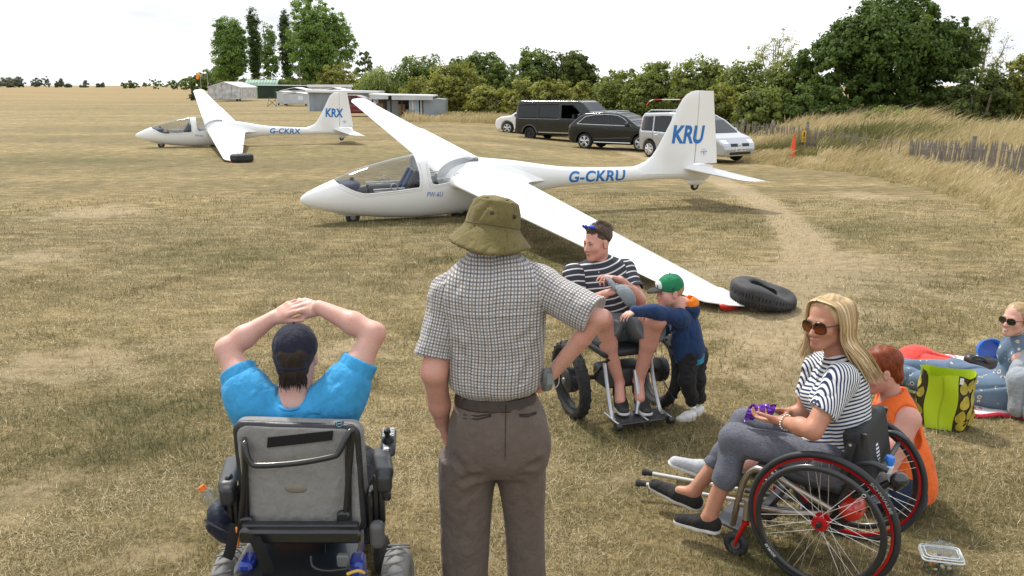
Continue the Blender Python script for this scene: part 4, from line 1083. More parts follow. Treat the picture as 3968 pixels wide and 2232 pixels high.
# 4. dark green building with a pale roof edge
D = 172
a, b, z0, h = front(994, 1202, D, 328); w = b - a
t = thing('green_building', 'dark green flat-roofed building with a pale roof edge', 'building', ((a + b) / 2, D, z0), 0)
M().box((0, 3, h * .46), (w, 6, h * .92)).obj('wall', GREENW, t, False)
M().prism([(-w / 2 - .3, h * .95), (w / 2 + .3, h * .90), (w / 2 + .3, h * .95), (-w / 2 - .3, h * 1.0)], -6.6, (0, -.4, 0), (1, 0, 0), (0, 0, 1)).obj('roof', ROOFW, t, False)
M().box((-w / 2 + .2, -.03, h * .45), (.35, .06, h * .86)).obj('corner_board', mat('bright_green', (.10, .34, .08), .6), t, False)
for x in (-.12, .18): M().box((w * x, -.03, h * .42), (1.1, .06, h * .7)).obj('door', mat('green_door', (.02, .045, .024), .7), t, False)
# 5. arched huts
def hut(label, px0, px1, D, top, m_):
 a, b, z0, h = front(px0, px1, D, top); w = b - a; pr = [(h * 1.05 * math.cos(q), h * math.sin(q)) for q in np.linspace(0, math.pi, 15)]
 t = thing('arched_hut', label, 'hut', ((a + b) / 2, D, z0), 0)
 M().prism([(y, z) for y, z in pr], w, (-w / 2, h, 0), (0, 1, 0), (0, 0, 1)).obj('shell', m_, t, True, auto=35)
 m = M()
 for x in np.linspace(-w / 2, w / 2, 12): m.tube([(x, h + y * 1.005, z * 1.005) for y, z in pr], .05, 4)
 o = m.obj('ribs', m_, t); o['kind'] = 'stuff'
 M().box((w / 2 + .03, h, h * .35), (.06, h * .7, h * .7)).obj('door', WOODD, t, False)
hut('green arched hut half hidden by the dark green building', 948, 1076, 245, 308, HUTG)
hut('brown arched hut behind the left end of the green arched hut', 922, 1000, 258, 307, HUTB)
# 6. silver tent shaped shed on wheels
D = 142
a, b, z0, h = front(812, 935, D, 319); w = b - a
t = thing('silver_shed', 'silver gabled trailer shed clad in crumpled aluminium sheets', 'shed', ((a + b) / 2, D, z0), 0)
e = .72
for k, (x0, x1) in enumerate(((-.5, -.3), (-.3, -.08), (-.08, .22), (.22, .5))):
 top_ = lambda x: h * (e + (1 - e) * (1 - abs(x) / .5))
 pl = [(x0 * w + .02, .35), (x1 * w - .02, .35), (x1 * w - .02, top_(x1))] + ([(0, h)] if x0 < 0 < x1 else []) + [(x0 * w + .02, top_(x0))]
 M().prism(pl, -.08, (0, -.02 * (k % 2), 0), (1, 0, 0), (0, 0, 1)).obj('panel', ALU, t, False)
M().prism([(-w / 2, .35), (w / 2, .35), (w / 2, h * e), (0, h), (-w / 2, h * e)], -9, (0, .08, 0), (1, 0, 0), (0, 0, 1)).obj('body', ALU, t, False)
M().prism([(-w / 2 - .1, h * e), (0, h), (w / 2 + .1, h * e), (w / 2 + .1, h * e + .1), (0, h + .1), (-w / 2 - .1, h * e + .1)], -9.4, (0, -.15, 0), (1, 0, 0), (0, 0, 1)).obj('roof', ROOFW, t, False)
for s in (-.45, .45, .36): M().lathe([(0, -.1), (.25, -.1), (.33, 0), (.25, .1), (0, .1)], (s * w, .3, .32), (1, 0, 0), 12).obj('wheel', RUBBER, t)
M().box((0, .1, .33), (w, .1, .1)).obj('chassis', BLK, t, False)
# 7. trestle frame, poles, windsock, conifer, clutter
g = grnd(1053, 104); t = thing('trestle', 'blue-grey metal trestle frame standing alone on the grass', 'frame', g)
for s in (-1, 1): M().tube([(s * .55, 0, 0), (s * .38, .3, 1.0)], .035, 6).obj('leg', mat('blue_grey', (.16, .21, .28), .6), t)
M().tube([(-.38, .3, 1.0), (.38, .3, 1.0)], .04, 6).obj('top_bar', WOODD, t); M().tube([(-.5, .1, .1), (.42, .25, .85)], .03, 6).obj('brace', BLK, t); M().tube([(.5, .1, .1), (-.3, .28, .75)], .03, 6).obj('brace', BLK, t)
M().box((0, .3, 1.06), (.9, .35, .06)).obj('tray', WOODD, t, False)
D = 215; p = grnd(784, D); zt = zat(272, D) - p[2]
t = thing('windsock', 'orange windsock hanging limp from a slim pole', 'windsock', p)
M().tube([(0, 0, 0), (0, 0, zt)], [.09, .05], 6).obj('pole', STEEL, t)
zs = zat(287, D) - p[2]; ze = zat(307, D) - p[2]
v = M().tube(spline([(-.1, 0, zs), (-.35, 0, zs - .25), (-.62, 0, (zs + ze) / 2), (-.75, 0, ze)], 4), np.linspace(.42, .30, 13), 10).obj('sock', mat('windsock_orange', (.85, .30, .02), .7), t)
D = 220; p = grnd(811, D); tag(M().tube([(0, 0, 0), (0, 0, zat(284, D) - p[2])], [.1, .06], 6).obj('pole', WOODL, None), 'thin bare pole right of the windsock', 'pole').location = p
D = 190; p = grnd(1167, D); t = thing('telegraph_pole', 'brown telegraph pole in front of the big green poplar', 'pole', p); hh = zat(262, D) - p[2]
M().tube([(0, 0, 0), (0, 0, hh)], [.16, .11], 8).obj('shaft', mat('pole_wood', (.20, .15, .10), .9), t); M().box((0, 0, hh - .5), (1.0, .1, .1)).obj('crossarm', WOODD, t, False)
tree('conifer_bush', 'small dark conifer beside the silver gabled shed', 'bush', None, 750, 350, 150, [((0, 0, 1.1), (.75, .75, 1.1)), ((0, 0, 2.2), (.42, .42, .9))], 60, 24, .13, 'lombardy', 150, .08, .6)
def clutter(name, label, cat, px, D, dims, m_, z=0):
 p = grnd(px, D); t = thing(name, label, cat, p)
 return t, p
t, p = clutter('flatbed_trailer', 'low flatbed trailer with a white cover left of the silver gabled shed', 'trailer', 778, 150, None, None)
M().box((0, 0, .55), (2.6, 1.2, .12)).obj('bed', WOODD, t, False); s = S().u(el((.1, 0, .85), (.95, .6, .38)), 0); sdf_obj('cover', s, (-1.2, -.8, .4), (1.3, .8, 1.4), .08, ROOFW, t)
for s in (-1, 1): M().lathe([(0, -.08), (.2, -.08), (.28, 0), (.2, .08), (0, .08)], (s * .6, -.55, .28), (0, 1, 0), 12).obj('wheel', RUBBER, t)
M().tube([(-1.3, 0, .5), (-2.3, 0, .3)], .05, 6).obj('drawbar', BLK, t)
# ---- paling fence, sign, cone, striped barrier
FPTS = np.array([G(*q)[:2] for q in ((2815, 545), (2960, 558), (3118, 580), (3300, 612), (3500, 648), (3720, 690), (3968, 735), (4200, 775))])
PALE = mat('chestnut_pale', (.21, .185, .155), .9, var=.35, vscale=5)
WIRE = mat('rusty_wire', (.12, .10, .09), .6)
s_ = np.r_[0, np.cumsum(np.linalg.norm(np.diff(FPTS, axis=0), axis=1))]
fp0 = np.array([*FPTS[3], float(terrain(*FPTS[3]))])
fence = thing('paling_fence', 'grey chestnut paling fence running through the tall dry grass', 'fence', fp0)
pk = [M().prism([(-.020, 0), (.021, 0), (.018, .93), (.003, 1.0), (-.017, .92)], .022, (0, -.011, 0), (1, 0, 0), (0, 0, 1)), M().prism([(-.016, 0), (.017, 0), (.018, .9), (-.007, .98), (-.017, .95)], .02, (0, -.01, 0), (1, 0, 0), (0, 0, 1))]
proto = [p.obj('picket', PALE, fence, False) for p in pk]
rp = np.random.default_rng(5); k = 0
sv = 0.0; PK = []
while sv < s_[-1]:
 x, y = np.interp(sv, s_, FPTS[:, 0]), np.interp(sv, s_, FPTS[:, 1]); PK.append((x, y, sv)); sv += rp.uniform(.075, .115)
PK = [q for q in PK if not (.40 < q[2] / s_[-1] < .56 and rp.random() < .85)]
keep_ = np.linspace(0, len(PK) - 1, min(len(PK), 290)).astype(int)
for j, kk in enumerate(keep_):
 x, y, sv = PK[kk]
 o = proto[j] if j < 2 else proto[j % 2].copy()
 if j >= 2: COL.objects.link(o); o.parent = fence
 z = float(terrain(x, y)); o.location = (x - fp0[0], y - fp0[1], z - fp0[2] - .02)
 o.rotation_euler = (rp.normal() * .07, rp.normal() * .075 + .05, rp.normal() * .3 - .55); o.scale = (1.0, 1, .98 * rp.uniform(.86, 1.10))
for zz in (.35, .8):
 M().tube([(x - fp0[0], y - fp0[1], float(terrain(x, y)) - fp0[2] + zz + .02 * math.sin(sv * 3)) for x, y, sv in PK[::6]], .007, 4).obj('wire', WIRE, fence)
def fpost(px, py_top, sidx, label, r=.055):
 f = sidx * s_[-1]; x, y = np.interp(f, s_, FPTS[:, 0]), np.interp(f, s_, FPTS[:, 1]); return x, y
for px, f in ((3118, None), (3745, None), (2870, None), (2985, None)):
 # the point of the fence line seen at this picture column
 uu = (px - 1984) / FPX; c = np.array([abs(x - uu * (y * math.cos(PITCH) + 2.4 * math.sin(PITCH))) for x, y, _ in PK]); x, y, _ = PK[int(np.argmin(c))]
 z = float(terrain(x, y)); hh = 1.12 if px > 3200 else 1.2 if px > 3100 else 1.1
 if px == 2985: hh = 1.15
 m = M().tube([(x - fp0[0] + .05, y - fp0[1] - .06, z - fp0[2]), (x - fp0[0] + .06, y - fp0[1] - .06, z - fp0[2] + hh)], [.07, .062], 9); m.obj('post', mat('post_wood', (.24, .215, .18), .9, var=.3), fence)
 if px == 3118: SIGN = (x, y - .16, z)
t = thing('marker_sign', 'yellow marker sign with a black number 1 on the fence post', 'sign', SIGN)
zs0, zs1 = zat(551, SIGN[1]) - SIGN[2], zat(507, SIGN[1]) - SIGN[2]; xs0 = -.10
M().box((xs0, 0, (zs0 + zs1) / 2), (.185, .015, zs1 - zs0), b=.004).obj('plate', mat('sign_yellow', (.86, .50, .015), .5), t, False)
hh = zs1 - zs0
text_on('number', '1', (xs0 - .03, -.0085, zs0 + hh * .48), (1, 0, 0), (0, 0, 1), hh * .40, .055, BLK, t, bold=.03, lift=.002)
for k in range(4): M().box((xs0, -.0095, zs0 + hh * (.34 - .07 * k)), (.12 - .02 * (k % 2), .002, .012)).obj('print_line', BLK, t, False)
g = G(3068, 612); t = thing('traffic_cone', 'tall orange traffic cone leaning at the edge of the long grass', 'cone', g)
ctop = zat(522, g[1]) - g[2]
m = M().lathe([(.14, .0), (.145, .05), (.11, .06), (.09, ctop * .5), (.035, ctop), (.0, ctop + .005)], n=20); m.xf([[1, 0, .06, 0], [0, 1, 0, 0], [0, 0, 1, 0]]).obj('body', mat('cone_orange', (.72, .085, .025), .5, var=.12), t)
M().box((0, 0, .02), (.36, .36, .045), b=.01).obj('base', mat('cone_base', (.5, .07, .03), .6), t, False)
D = 42; p = grnd(2660, D); t = thing('striped_barrier', 'red and white striped pole with a bent end behind the tail fin', 'barrier', p)
zb = zat(386, D) - p[2]; x0 = P(2506, 400, D)[0] - p[0]; x1 = P(2530, 400, D)[0] - p[0]; zl = zat(408, D) - p[2]
pts = [(x0, 0, zl), (x0 + .12, 0, zb - .09), (x0 + .3, 0, zb)] + [(x, 0, zb + .0) for x in np.linspace(x0 + .7, .5, 7)]
for k in range(len(pts) - 1): M().tube([pts[k], pts[k + 1]], .022, 8).obj('band', [mat('barrier_white', (.75, .75, .72), .5), RED][(k in (0, 2, 6)) * 1], t)
M().tube([(.5, 0, 0), (.5, 0, zb)], .05, 8).obj('post', STEEL, t)
# ================================================================ vehicles: bodies from implicit side, plan and end profiles
CARGL = glass('car_glass', (.30, .34, .34), .35, .01, dark=(.012, .015, .016))
VANGL = glass('van_glass', (.10, .11, .11), .75, .01, dark=(.010, .012, .012))
CHROME = mat('chrome', (.75, .76, .78), .15, metal=1.0)
LAMP = mat('headlamp', (.75, .77, .8), .12, coat=1.0)
TAILR = mat('tail_lamp', (.45, .015, .012), .25, coat=.6)
TRIM = mat('black_plastic', (.018, .018, .019), .6)
INTER = mat('car_interior', (.05, .05, .052), .8)
PLATE = mat('plate_white', (.75, .75, .72), .5)
def paint(n, c, metal=.3): return mat(n, c, .25, metal=metal, coat=.55, spec=.3)
def car(name, label, cat, loc, heading, L, Wd, H, side, wb, wr, x_fw, pnt, win, screen, bw, spec):
 """local frame: x forward, y left, z up, origin under the middle. side: outline in (x, z); win: side window polygons"""
 t = thing(name, label, cat, loc, heading, 'vehicles parked on the field')
 ps = poly_sdf(side); tumble = spec.get('tumble', .16); belt = spec.get('belt', H * .58); nose = spec.get('nose', .35)
 fw, rw = x_fw, x_fw - wb
 def body(p):
  d1 = ps(p[:, [0, 2]])
  yy = np.abs(p[:, 1]); z = p[:, 2]
  hw = Wd / 2 - np.clip(z - belt, 0, 9) * tumble - np.clip(.35 - z, 0, 9) * .25 - .02 * np.abs(z - belt * .8)
  ex = np.clip(np.abs(p[:, 0]) - (L / 2 - nose * 1.6), 0, 9) / (nose * 1.6); hw = hw - nose * .42 * ex ** 2.2
  d2 = (yy - hw) * .93
  k = .07; h = np.clip(.5 + .5 * (d2 - d1) / k, 0, 1); d = d1 * (1 - h) + d2 * h + k * h * (1 - h)
  return d
 def arches(d, p, r):
  for x in (fw, rw):
   q = np.hypot(p[:, 0] - x, p[:, 2] - wr); c = np.maximum(r - q, -9)
   c = np.where(np.abs(p[:, 1]) > Wd / 2 - .32, r - q, -9); d = np.maximum(d, c)
  return d
 lo = (-L / 2 - .1, -Wd / 2 - .1, .08); hi = (L / 2 + .1, Wd / 2 + .1, H + .1)
 wins = [poly_sdf(w) for w in win]; sc = poly_sdf(screen) if screen else None
 def in_win(p):
  q = p[:, [0, 2]]; d = np.full(len(p), 9.0, np.float32)
  for w in wins: d = np.minimum(d, w(q))
  return d
 def in_scr(p):                       # windscreen and rear window: the band between the pillars
  q = p[:, [0, 2]]; hw = Wd / 2 - np.clip(p[:, 2] - belt, 0, 9) * tumble - .13
  return np.maximum(sc(q), np.abs(p[:, 1]) - hw)
 def shell(p):
  d = body(p); d = arches(d, p, wr + .065)
  cab = np.maximum(d + .05, np.maximum(in_cab(p), -9)); d = np.maximum(d, -cab)
  d = np.maximum(d, -np.maximum(in_win(p), np.abs(body(p)) - .10))
  if sc: d = np.maximum(d, -np.maximum(in_scr(p), np.abs(body(p)) - .12))
  return d
 cabp = poly_sdf(spec['cab'])
 def in_cab(p): return cabp(p[:, [0, 2]])
 sdf_obj('body', shell, lo, hi, spec.get('vox', .025), pnt, t)
 g = lambda p: np.maximum(np.abs(body(p) + .02) - .012, in_win(p) - .015)
 for k, w in enumerate(win):
  ww = poly_sdf(w); f = lambda p, ww=ww: np.maximum(np.abs(body(p) + .050) - .042, ww(p[:, [0, 2]]) - .015)
  w_ = np.array(w)
  if k in spec.get('open', ()): continue
  for sg in (-1, 1):
   f2 = lambda p, f=f, sg=sg: np.maximum(f(p), -sg * p[:, 1] + .2)
   sdf_obj('window', f2, (w_[:, 0].min() - .06, min(sg * .2, sg * (Wd / 2 + .05)), w_[:, 1].min() - .06), (w_[:, 0].max() + .06, max(sg * .2, sg * (Wd / 2 + .05)), w_[:, 1].max() + .06), .022, spec.get('glass', CARGL) if k < spec.get('ndark', 9) else CARGL, t)
 if sc:
  w_ = np.array(screen)
  for x0, x1, nm in ((0, L / 2, 'windscreen'), (-L / 2 - .1, 0, 'rear_window')):
   if x1 == 0 and spec.get('norear'): continue
   f = lambda p: np.maximum(np.abs(body(p) + .055) - .045, in_scr(p) - .012)
   sdf_obj(nm, f, (x0, -Wd / 2, w_[:, 1].min() - .05), (x1, Wd / 2, w_[:, 1].max() + .06), .028, CARGL, t)
 # inside: dark floor, seats
 M().box(((fw + rw) / 2 - .1, 0, .48), (wb * .95, Wd - .3, .12)).obj('cabin_floor', INTER, t, False)
 for sx in spec.get('seats', (.15, -.85)):
  for sy in (-.38, .38):
   s = S().u(bxs((sx, sy, .68), (.25, .23, .1), None, .07), 0).u(bxs((sx - .28, sy, 1.0), (.08, .22, .33), None, .07), .06).u(bxs((sx - .32, sy, 1.38 * H / 1.6), (.05, .12, .09), None, .04), .04)
   sdf_obj('seat', s, (sx - .5, sy - .32, .5), (sx + .35, sy + .32, 1.6), .045, INTER, t)
 # wheels
 for x in (fw, rw):
  for sg in (-1, 1):
   y = sg * (Wd / 2 - .12)
   o = M().torus((x, y, wr), (0, 1, 0), wr - .075, .078, 30, 10, ry=.105).obj('wheel', RUBBER, t)
   rr = wr - .115; yo = y + sg * .095
   M().lathe([(rr, -.08 * sg), (rr, .0), (rr * .92, .012 * sg), (rr * .88, -.03 * sg), (0, -.05 * sg)], (x, yo, wr), (0, 1, 0), 24).obj('rim', spec.get('rim', SILVER) if spec.get('steel') else TRIM, o)
   if not spec.get('steel'):
    for kk in range(spec.get('spokes', 5)):
     a = 2 * math.pi * kk / spec.get('spokes', 5) + .3; ca, sa = math.cos(a), math.sin(a)
     m = M()
     for da in (-.16, .16):
      e = np.array([x + rr * .95 * math.cos(a + da), yo + sg * .004, wr + rr * .95 * math.sin(a + da)]); s0 = np.array([x + rr * .12 * ca, yo + sg * .012, wr + rr * .12 * sa]); m.tube([s0, e], [.034, .026], 6)
     m.obj('spoke', SILVER, o)
    M().torus((x, yo, wr), (0, 1, 0), rr * .95, .02, 24, 6).obj('rim_lip', SILVER, o)
   M().lathe([(.07, 0), (.05, .03 * sg), (0, .035 * sg)], (x, yo, wr), (0, 1, 0), 12).obj('hub_cap', TRIM if spec.get('steel') else SILVER, o)
 # surface helper: the body side at (x, z)
 def side_y(x, z):
  ys = np.linspace(Wd / 2 + .05, .2, 300); p = np.stack([np.full(300, x), ys, np.full(300, z)], 1).astype(np.float32); d = body(p); i = np.argmax(d < 0); return ys[i]
 def band(nm, z0, z1, x0, x1, m_, lift=.008):
  for sg in (-1, 1):
   xs = np.linspace(x0, x1, 24); v = []
   for x in xs:
    for z in (z0, z1): v.append((x, sg * (side_y(x, z if not callable(z) else z(x)) + lift), z))
   mobj(nm, v, [(2 * i, 2 * i + 2, 2 * i + 3, 2 * i + 1) if sg < 0 else (2 * i, 2 * i + 1, 2 * i + 3, 2 * i + 2) for i in range(23)], m_, t)
 def line(nm, pts, r, m_, lift=.004):
  for sg in (-1, 1): M().tube([(x, sg * (side_y(x, z) + lift), z) for x, z in pts], r, 5).obj(nm, m_, t)
 def end_x(y, z, front=True):
  xs = np.linspace(L / 2 + .1, 0, 400) * (1 if front else -1); 
  for kk in range(12):
   p = np.stack([xs, np.full(400, y * (1 - .03 * kk)), np.full(400, z)], 1).astype(np.float32); v = body(p) < 0
   if v.any(): break
  return xs[np.argmax(v)]
 def patch(nm, ys, zs, m_, front=True, lift=.006, n=7):
  v = []; Y = np.linspace(*ys, n); Z = np.linspace(*zs, 4)
  for y in Y:
   for z in Z: v.append((end_x(y, z, front) + (lift if front else -lift), y, z))
  f = [(i * 4 + j, (i + 1) * 4 + j, (i + 1) * 4 + j + 1, i * 4 + j + 1) for i in range(n - 1) for j in range(3)]
  return mobj(nm, v, f if front else [a[::-1] for a in f], m_, t)
 return t, side_y, band, line, patch, end_x
DGREY = paint('black_grey_paint', (.012, .014, .013), .1)
# ---- black long van
L = 5.29
vside = [(-2.62, .42), (-2.60, .95), (-2.56, 1.25), (-2.46, 1.86), (-2.30, 1.955), (1.05, 1.965), (1.28, 1.90), (2.02, 1.22), (2.46, 1.06), (2.60, .85), (2.64, .5), (2.56, .30), (-2.5, .30)]
vwin = [[(-2.36, 1.12), (-2.32, 1.72), (-1.20, 1.75), (-1.20, 1.12)], [(-1.12, 1.12), (-1.12, 1.75), (-.02, 1.76), (-.02, 1.12)], [(.16, 1.14), (.16, 1.74), (.80, 1.74), (1.30, 1.30), (1.38, 1.12)]]
p = grnd(2200, 45.2)
V0 = np.array([P(2072, 535, 44.6)[0], 44.6]); hd = R_(-34)
vp = V0 + rotz(hd)[:2, :2] @ np.array([1.42, .83])
vl = (vp[0], vp[1], float(terrain(*vp)))
t, sy, band, line, patch, ex = car('van', 'long dark grey panel van with its driver window open, second from the left', 'van', vl, hd, L, 1.90, 1.97, vside, 3.4, .335, 1.72, DGREY, vwin, [(1.30, 1.88), (2.02, 1.22), (1.9, 1.18), (1.15, 1.9)], None, dict(tumble=.10, belt=1.10, nose=.3, open=(2,), glass=VANGL, steel=True, rim=TRIM, cab=[(-2.4, .6), (-2.3, 1.86), (1.2, 1.86), (1.8, 1.2), (1.8, .6)], seats=(.9,), norear=True))
band('sill_strip', .41, .45, -1.15, 1.3, mat('bright_strip', (.55, .56, .57), .3, metal=.7)); line('slide_rail', [(x, 1.0) for x in np.linspace(-2.3, -.1, 12)], .014, TRIM)
band('window_trim', 1.075, 1.095, -2.3, .1, mat('trim_line', (.30, .31, .32), .35, metal=.6))
for x in (-1.16, .07): line('door_gap', [(x, z) for z in np.linspace(.5, 1.72, 14)], .008, TRIM, .001)
for x in (-.16, .28): line('door_handle', [(x - .09, .96), (x + .09, .96)], .024, TRIM, .015)
line('arch_trim', [(-1.68 + .44 * math.cos(a), .335 + .44 * math.sin(a)) for a in np.linspace(.1, 3.0, 22)], .026, mat('arch_grey', (.12, .125, .125), .5), .0)
for sg in (-1, 1): sdf_obj('mirror', S().u(bxs((1.30, sg * 1.05, 1.24), (.09, .14, .13), None, .06), 0), (1.1, sg * 1.05 - .25, 1.0), (1.5, sg * 1.05 + .25, 1.5), .03, TRIM, t)
for sg in (-1, 1): patch('tail_lamp', (sg * .86, sg * .70), (1.05, 1.45), TAILR, False)
patch('bumper', (-.85, .85), (.36, .55), mat('bumper_grey', (.10, .105, .105), .5), False, .03)
# ---- black compact off-roader
L = 4.39
aside = [(-2.16, .42), (-2.20, .72), (-2.14, .98), (-1.98, 1.12), (-1.62, 1.40), (-1.35, 1.53), (-.5, 1.60), (.15, 1.565), (.55, 1.43), (1.12, 1.06), (1.75, .98), (2.08, .82), (2.18, .60), (2.15, .35), (2.0, .24), (-1.95, .26)]
awin = [[(-1.62, 1.10), (-1.30, 1.38), (-1.14, 1.42), (-1.22, 1.10)], [(-1.14, 1.09), (-1.06, 1.43), (-.30, 1.47), (-.22, 1.08)], [(-.12, 1.08), (-.20, 1.47), (.18, 1.45), (.48, 1.32), (.86, 1.06)]]
Q0 = np.array([P(2268, 560, 38.6)[0], 38.6]); hd = R_(-31)
qp = Q0 + rotz(hd)[:2, :2] @ np.array([1.30, .80]); ql = (*qp, float(terrain(*qp)))
t, sy, band, line, patch, ex = car('car', 'black compact off-road hatchback with bright window trim and alloy wheels', 'car', ql, hd, L, 1.83, 1.60, aside, 2.60, .35, 1.30, paint('black_paint', (.007, .009, .008), .1), awin, [(.18, 1.53), (.52, 1.42), (1.10, 1.05), (.98, 1.03), (.1, 1.46), (-.2, 1.3), (-1.3, 1.35), (-1.42, 1.42), (-1.64, 1.40), (-2.02, 1.08), (-1.8, 1.04), (-1.0, 1.3)], None, dict(tumble=.24, belt=1.02, nose=.42, cab=[(-1.7, .5), (-1.6, 1.2), (-1.25, 1.46), (.1, 1.48), (.8, 1.06), (1.0, .5)], seats=(.05, -.8)))
line('window_trim', [(-1.68, 1.085), (-1.30, 1.40), (-.9, 1.475), (-.3, 1.50), (.2, 1.47), (.5, 1.34), (.9, 1.045), (.2, 1.055), (-.8, 1.065), (-1.68, 1.085)], .013, CHROME, .002)
line('sill_strip', [(x, .33 + .0 * x) for x in np.linspace(-.85, .85, 10)], .02, CHROME, .002)
line('crease', [(x, .47 + .05 * (x + .9)) for x in np.linspace(-.85, .85, 10)], .018, mat('crease_grey', (.06, .065, .065), .3, coat=.5), -.008)
for x in (-.19, -1.22): line('door_gap', [(x, z) for z in np.linspace(.38, 1.05, 10)], .007, TRIM, .001)
line('door_gap', [(.86, z) for z in np.linspace(.38, 1.02, 10)], .007, TRIM, .001)
for x in (-.98, -.02): line('door_handle', [(x - .1, .93), (x + .1, .935)], .02, TRIM, .014)
for xw in (1.30, -1.30): line('arch_trim', [(xw + .425 * math.cos(a), .35 + .425 * math.sin(a)) for a in np.linspace(-.1, 3.24, 22)], .022, TRIM, .0)
for sg in (-1, 1):
 sdf_obj('mirror', S().u(bxs((.72, sg * .98, 1.10), (.08, .13, .085), None, .06), 0), (.5, sg * .98 - .2, .95), (.95, sg * .98 + .2, 1.3), .025, TRIM, t)
 patch('tail_lamp', (sg * .82, sg * .45), (.90, 1.03), TAILR, False); patch('headlamp', (sg * .80, sg * .50), (.70, .80), LAMP)
 M().tube([(-1.2, sg * .62, 1.575), (-.5, sg * .64, 1.635), (.1, sg * .63, 1.605)], .016, 6).obj('roof_rail', CHROME, t)
patch('grille', (-.38, .38), (.50, .80), TRIM); patch('number_plate', (-.26, .26), (.62, .73), mat('plate_yellow', (.7, .5, .05), .5), False); patch('rear_reflector', (-.80, -.55), (.48, .56), TAILR, False)
# ---- silver people carrier, front turned to the camera
L = 4.66
eside = [(-2.26, .40), (-2.33, .70), (-2.30, 1.0), (-2.20, 1.55), (-2.02, 1.68), (-.6, 1.735), (.15, 1.70), (.75, 1.48), (1.48, 1.02), (1.95, .90), (2.26, .70), (2.33, .50), (2.28, .26), (-2.2, .28)]
ewin = [[(-2.10, 1.02), (-2.02, 1.52), (-1.42, 1.56), (-1.36, 1.02)], [(-1.28, 1.01), (-1.34, 1.57), (-.42, 1.60), (-.36, 1.0)], [(-.26, 1.0), (-.30, 1.60), (.12, 1.58), (.62, 1.40), (1.16, 1.02)]]
E0 = np.array([P(2528, 596, 34.2)[0], 34.2]); hd = R_(-57)
ep = E0 + rotz(hd)[:2, :2] @ np.array([1.40, .82]); e_l = (*ep, float(terrain(*ep)))
SILV = paint('silver_paint', (.44, .46, .49), .5)
t, sy, band, line, patch, ex = car('car', 'silver people carrier with roof rails, mostly hidden by the big tail fin', 'car', e_l, hd, L, 1.86, 1.73, eside, 2.87, .33, 1.36, SILV, ewin, [(.15, 1.68), (.75, 1.48), (1.46, 1.04), (1.34, 1.0), (.1, 1.6)], None, dict(tumble=.17, belt=.98, nose=.45, spokes=7, cab=[(-2.1, .5), (-2.0, 1.6), (.1, 1.62), (1.2, 1.02), (1.4, .5)], seats=(.1, -.9), norear=True))
for sg in (-1, 1):
 M().tube([(-1.9, sg * .66, 1.70), (-1.75, sg * .66, 1.79), (-.4, sg * .66, 1.82), (.0, sg * .66, 1.73)], .025, 8).obj('roof_rail', SILV, t)
 patch('headlamp', (sg * .84, sg * .52), (.66, .83), LAMP); patch('grille', (sg * .46, sg * .11), (.60, .71), TRIM)
 sdf_obj('mirror', S().u(bxs((.98, sg * 1.03, 1.10), (.08, .13, .09), None, .06), 0), (.8, sg * 1.03 - .2, .95), (1.2, sg * 1.03 + .2, 1.3), .025, SILV, t)
 patch('tail_lamp', (sg * .80, sg * .66), (.95, 1.4), TAILR, False)
patch('lower_grille', (-.75, .75), (.32, .41), TRIM); patch('bumper_strip', (-.72, .72), (.285, .31), SILVER, True, .012)
for x in (-.31, -1.32): line('door_gap', [(x, z) for z in np.linspace(.38, .98, 10)], .007, TRIM, .001)
for x in (-.5, -1.1): line('door_handle', [(x - .1, .88), (x + .1, .885)], .02, CHROME, .012)
np_ = patch('number_plate', (-.26, .26), (.44, .55), PLATE, True, .012)
xf_ = max(ex(y, .50) for y in (-.2, 0, .2)) + .022
text_on('plate_text', 'AU07 GHP', (xf_ + .004, -.235, .462), (0, 1, 0), (0, 0, 1), .066, .47, BLK, t, bold=.01)
M().lathe([(.0, .0), (.052, .0), (.06, .012), (.045, .02), (0, .02)], (ex(0, .655) + .004, 0, .655), (1, 0, 0), 4).obj('badge', CHROME, t)
# ---- white car behind the van, silver pick-up and maroon estate far off
def simple_car(name, label, loc, hd, L, Wd, H, side, win, scr, wb, wr, xf_w, pnt, sp, front=True):
 t, sy, band, line, patch, ex = car(name, label, 'car' if name == 'car' else 'pickup truck', loc, hd, L, Wd, H, side, wb, wr, xf_w, pnt, win, scr, None, sp)
 for sg in (-1, 1):
  patch('headlamp', (sg * Wd * .45, sg * Wd * .28), (H * .42, H * .50), LAMP); patch('tail_lamp', (sg * Wd * .46, sg * Wd * .36), (H * .5, H * .62), TAILR, False)
  sdf_obj('mirror', S().u(bxs((.7, sg * Wd * .54, H * .68), (.08, .12, .08), None, .05), 0), (.5, sg * Wd * .54 - .2, H * .68 - .2), (.9, sg * Wd * .54 + .2, H * .68 + .2), .04, TRIM, t)
 patch('grille', (-Wd * .2, Wd * .2), (H * .30, H * .42), TRIM); patch('lower_grille', (-Wd * .4, Wd * .4), (H * .2, H * .27), TRIM)
 return t
wp = grnd(2075, 49.5); sp = dict(tumble=.24, belt=.95, nose=.42, vox=.04, cab=[(-1.7, .5), (-1.6, 1.1), (-1.25, 1.36), (.1, 1.38), (.8, 1.0), (1.0, .5)], seats=(.05,))
hs = [(x, z * .96) for x, z in aside]
simple_car('car', 'white car nosing out from behind the dark van, leftmost of the parked row', wp, R_(152), 4.3, 1.82, 1.54, hs, [[(x, z * .96) for x, z in w] for w in awin], [(.18, 1.47), (.52, 1.36), (1.10, 1.0), (.98, .98), (.1, 1.4)], 2.6, .34, 1.30, paint('white_paint', (.78, .78, .77), 0), dict(sp, norear=True))
pp = grnd(975, 190)
pside = [(-2.4, .5), (-2.4, .98), (-.75, 1.0), (-.6, 1.55), (-.35, 1.66), (.35, 1.64), (1.0, 1.08), (2.1, .95), (2.35, .7), (2.35, .4), (-2.3, .4)]
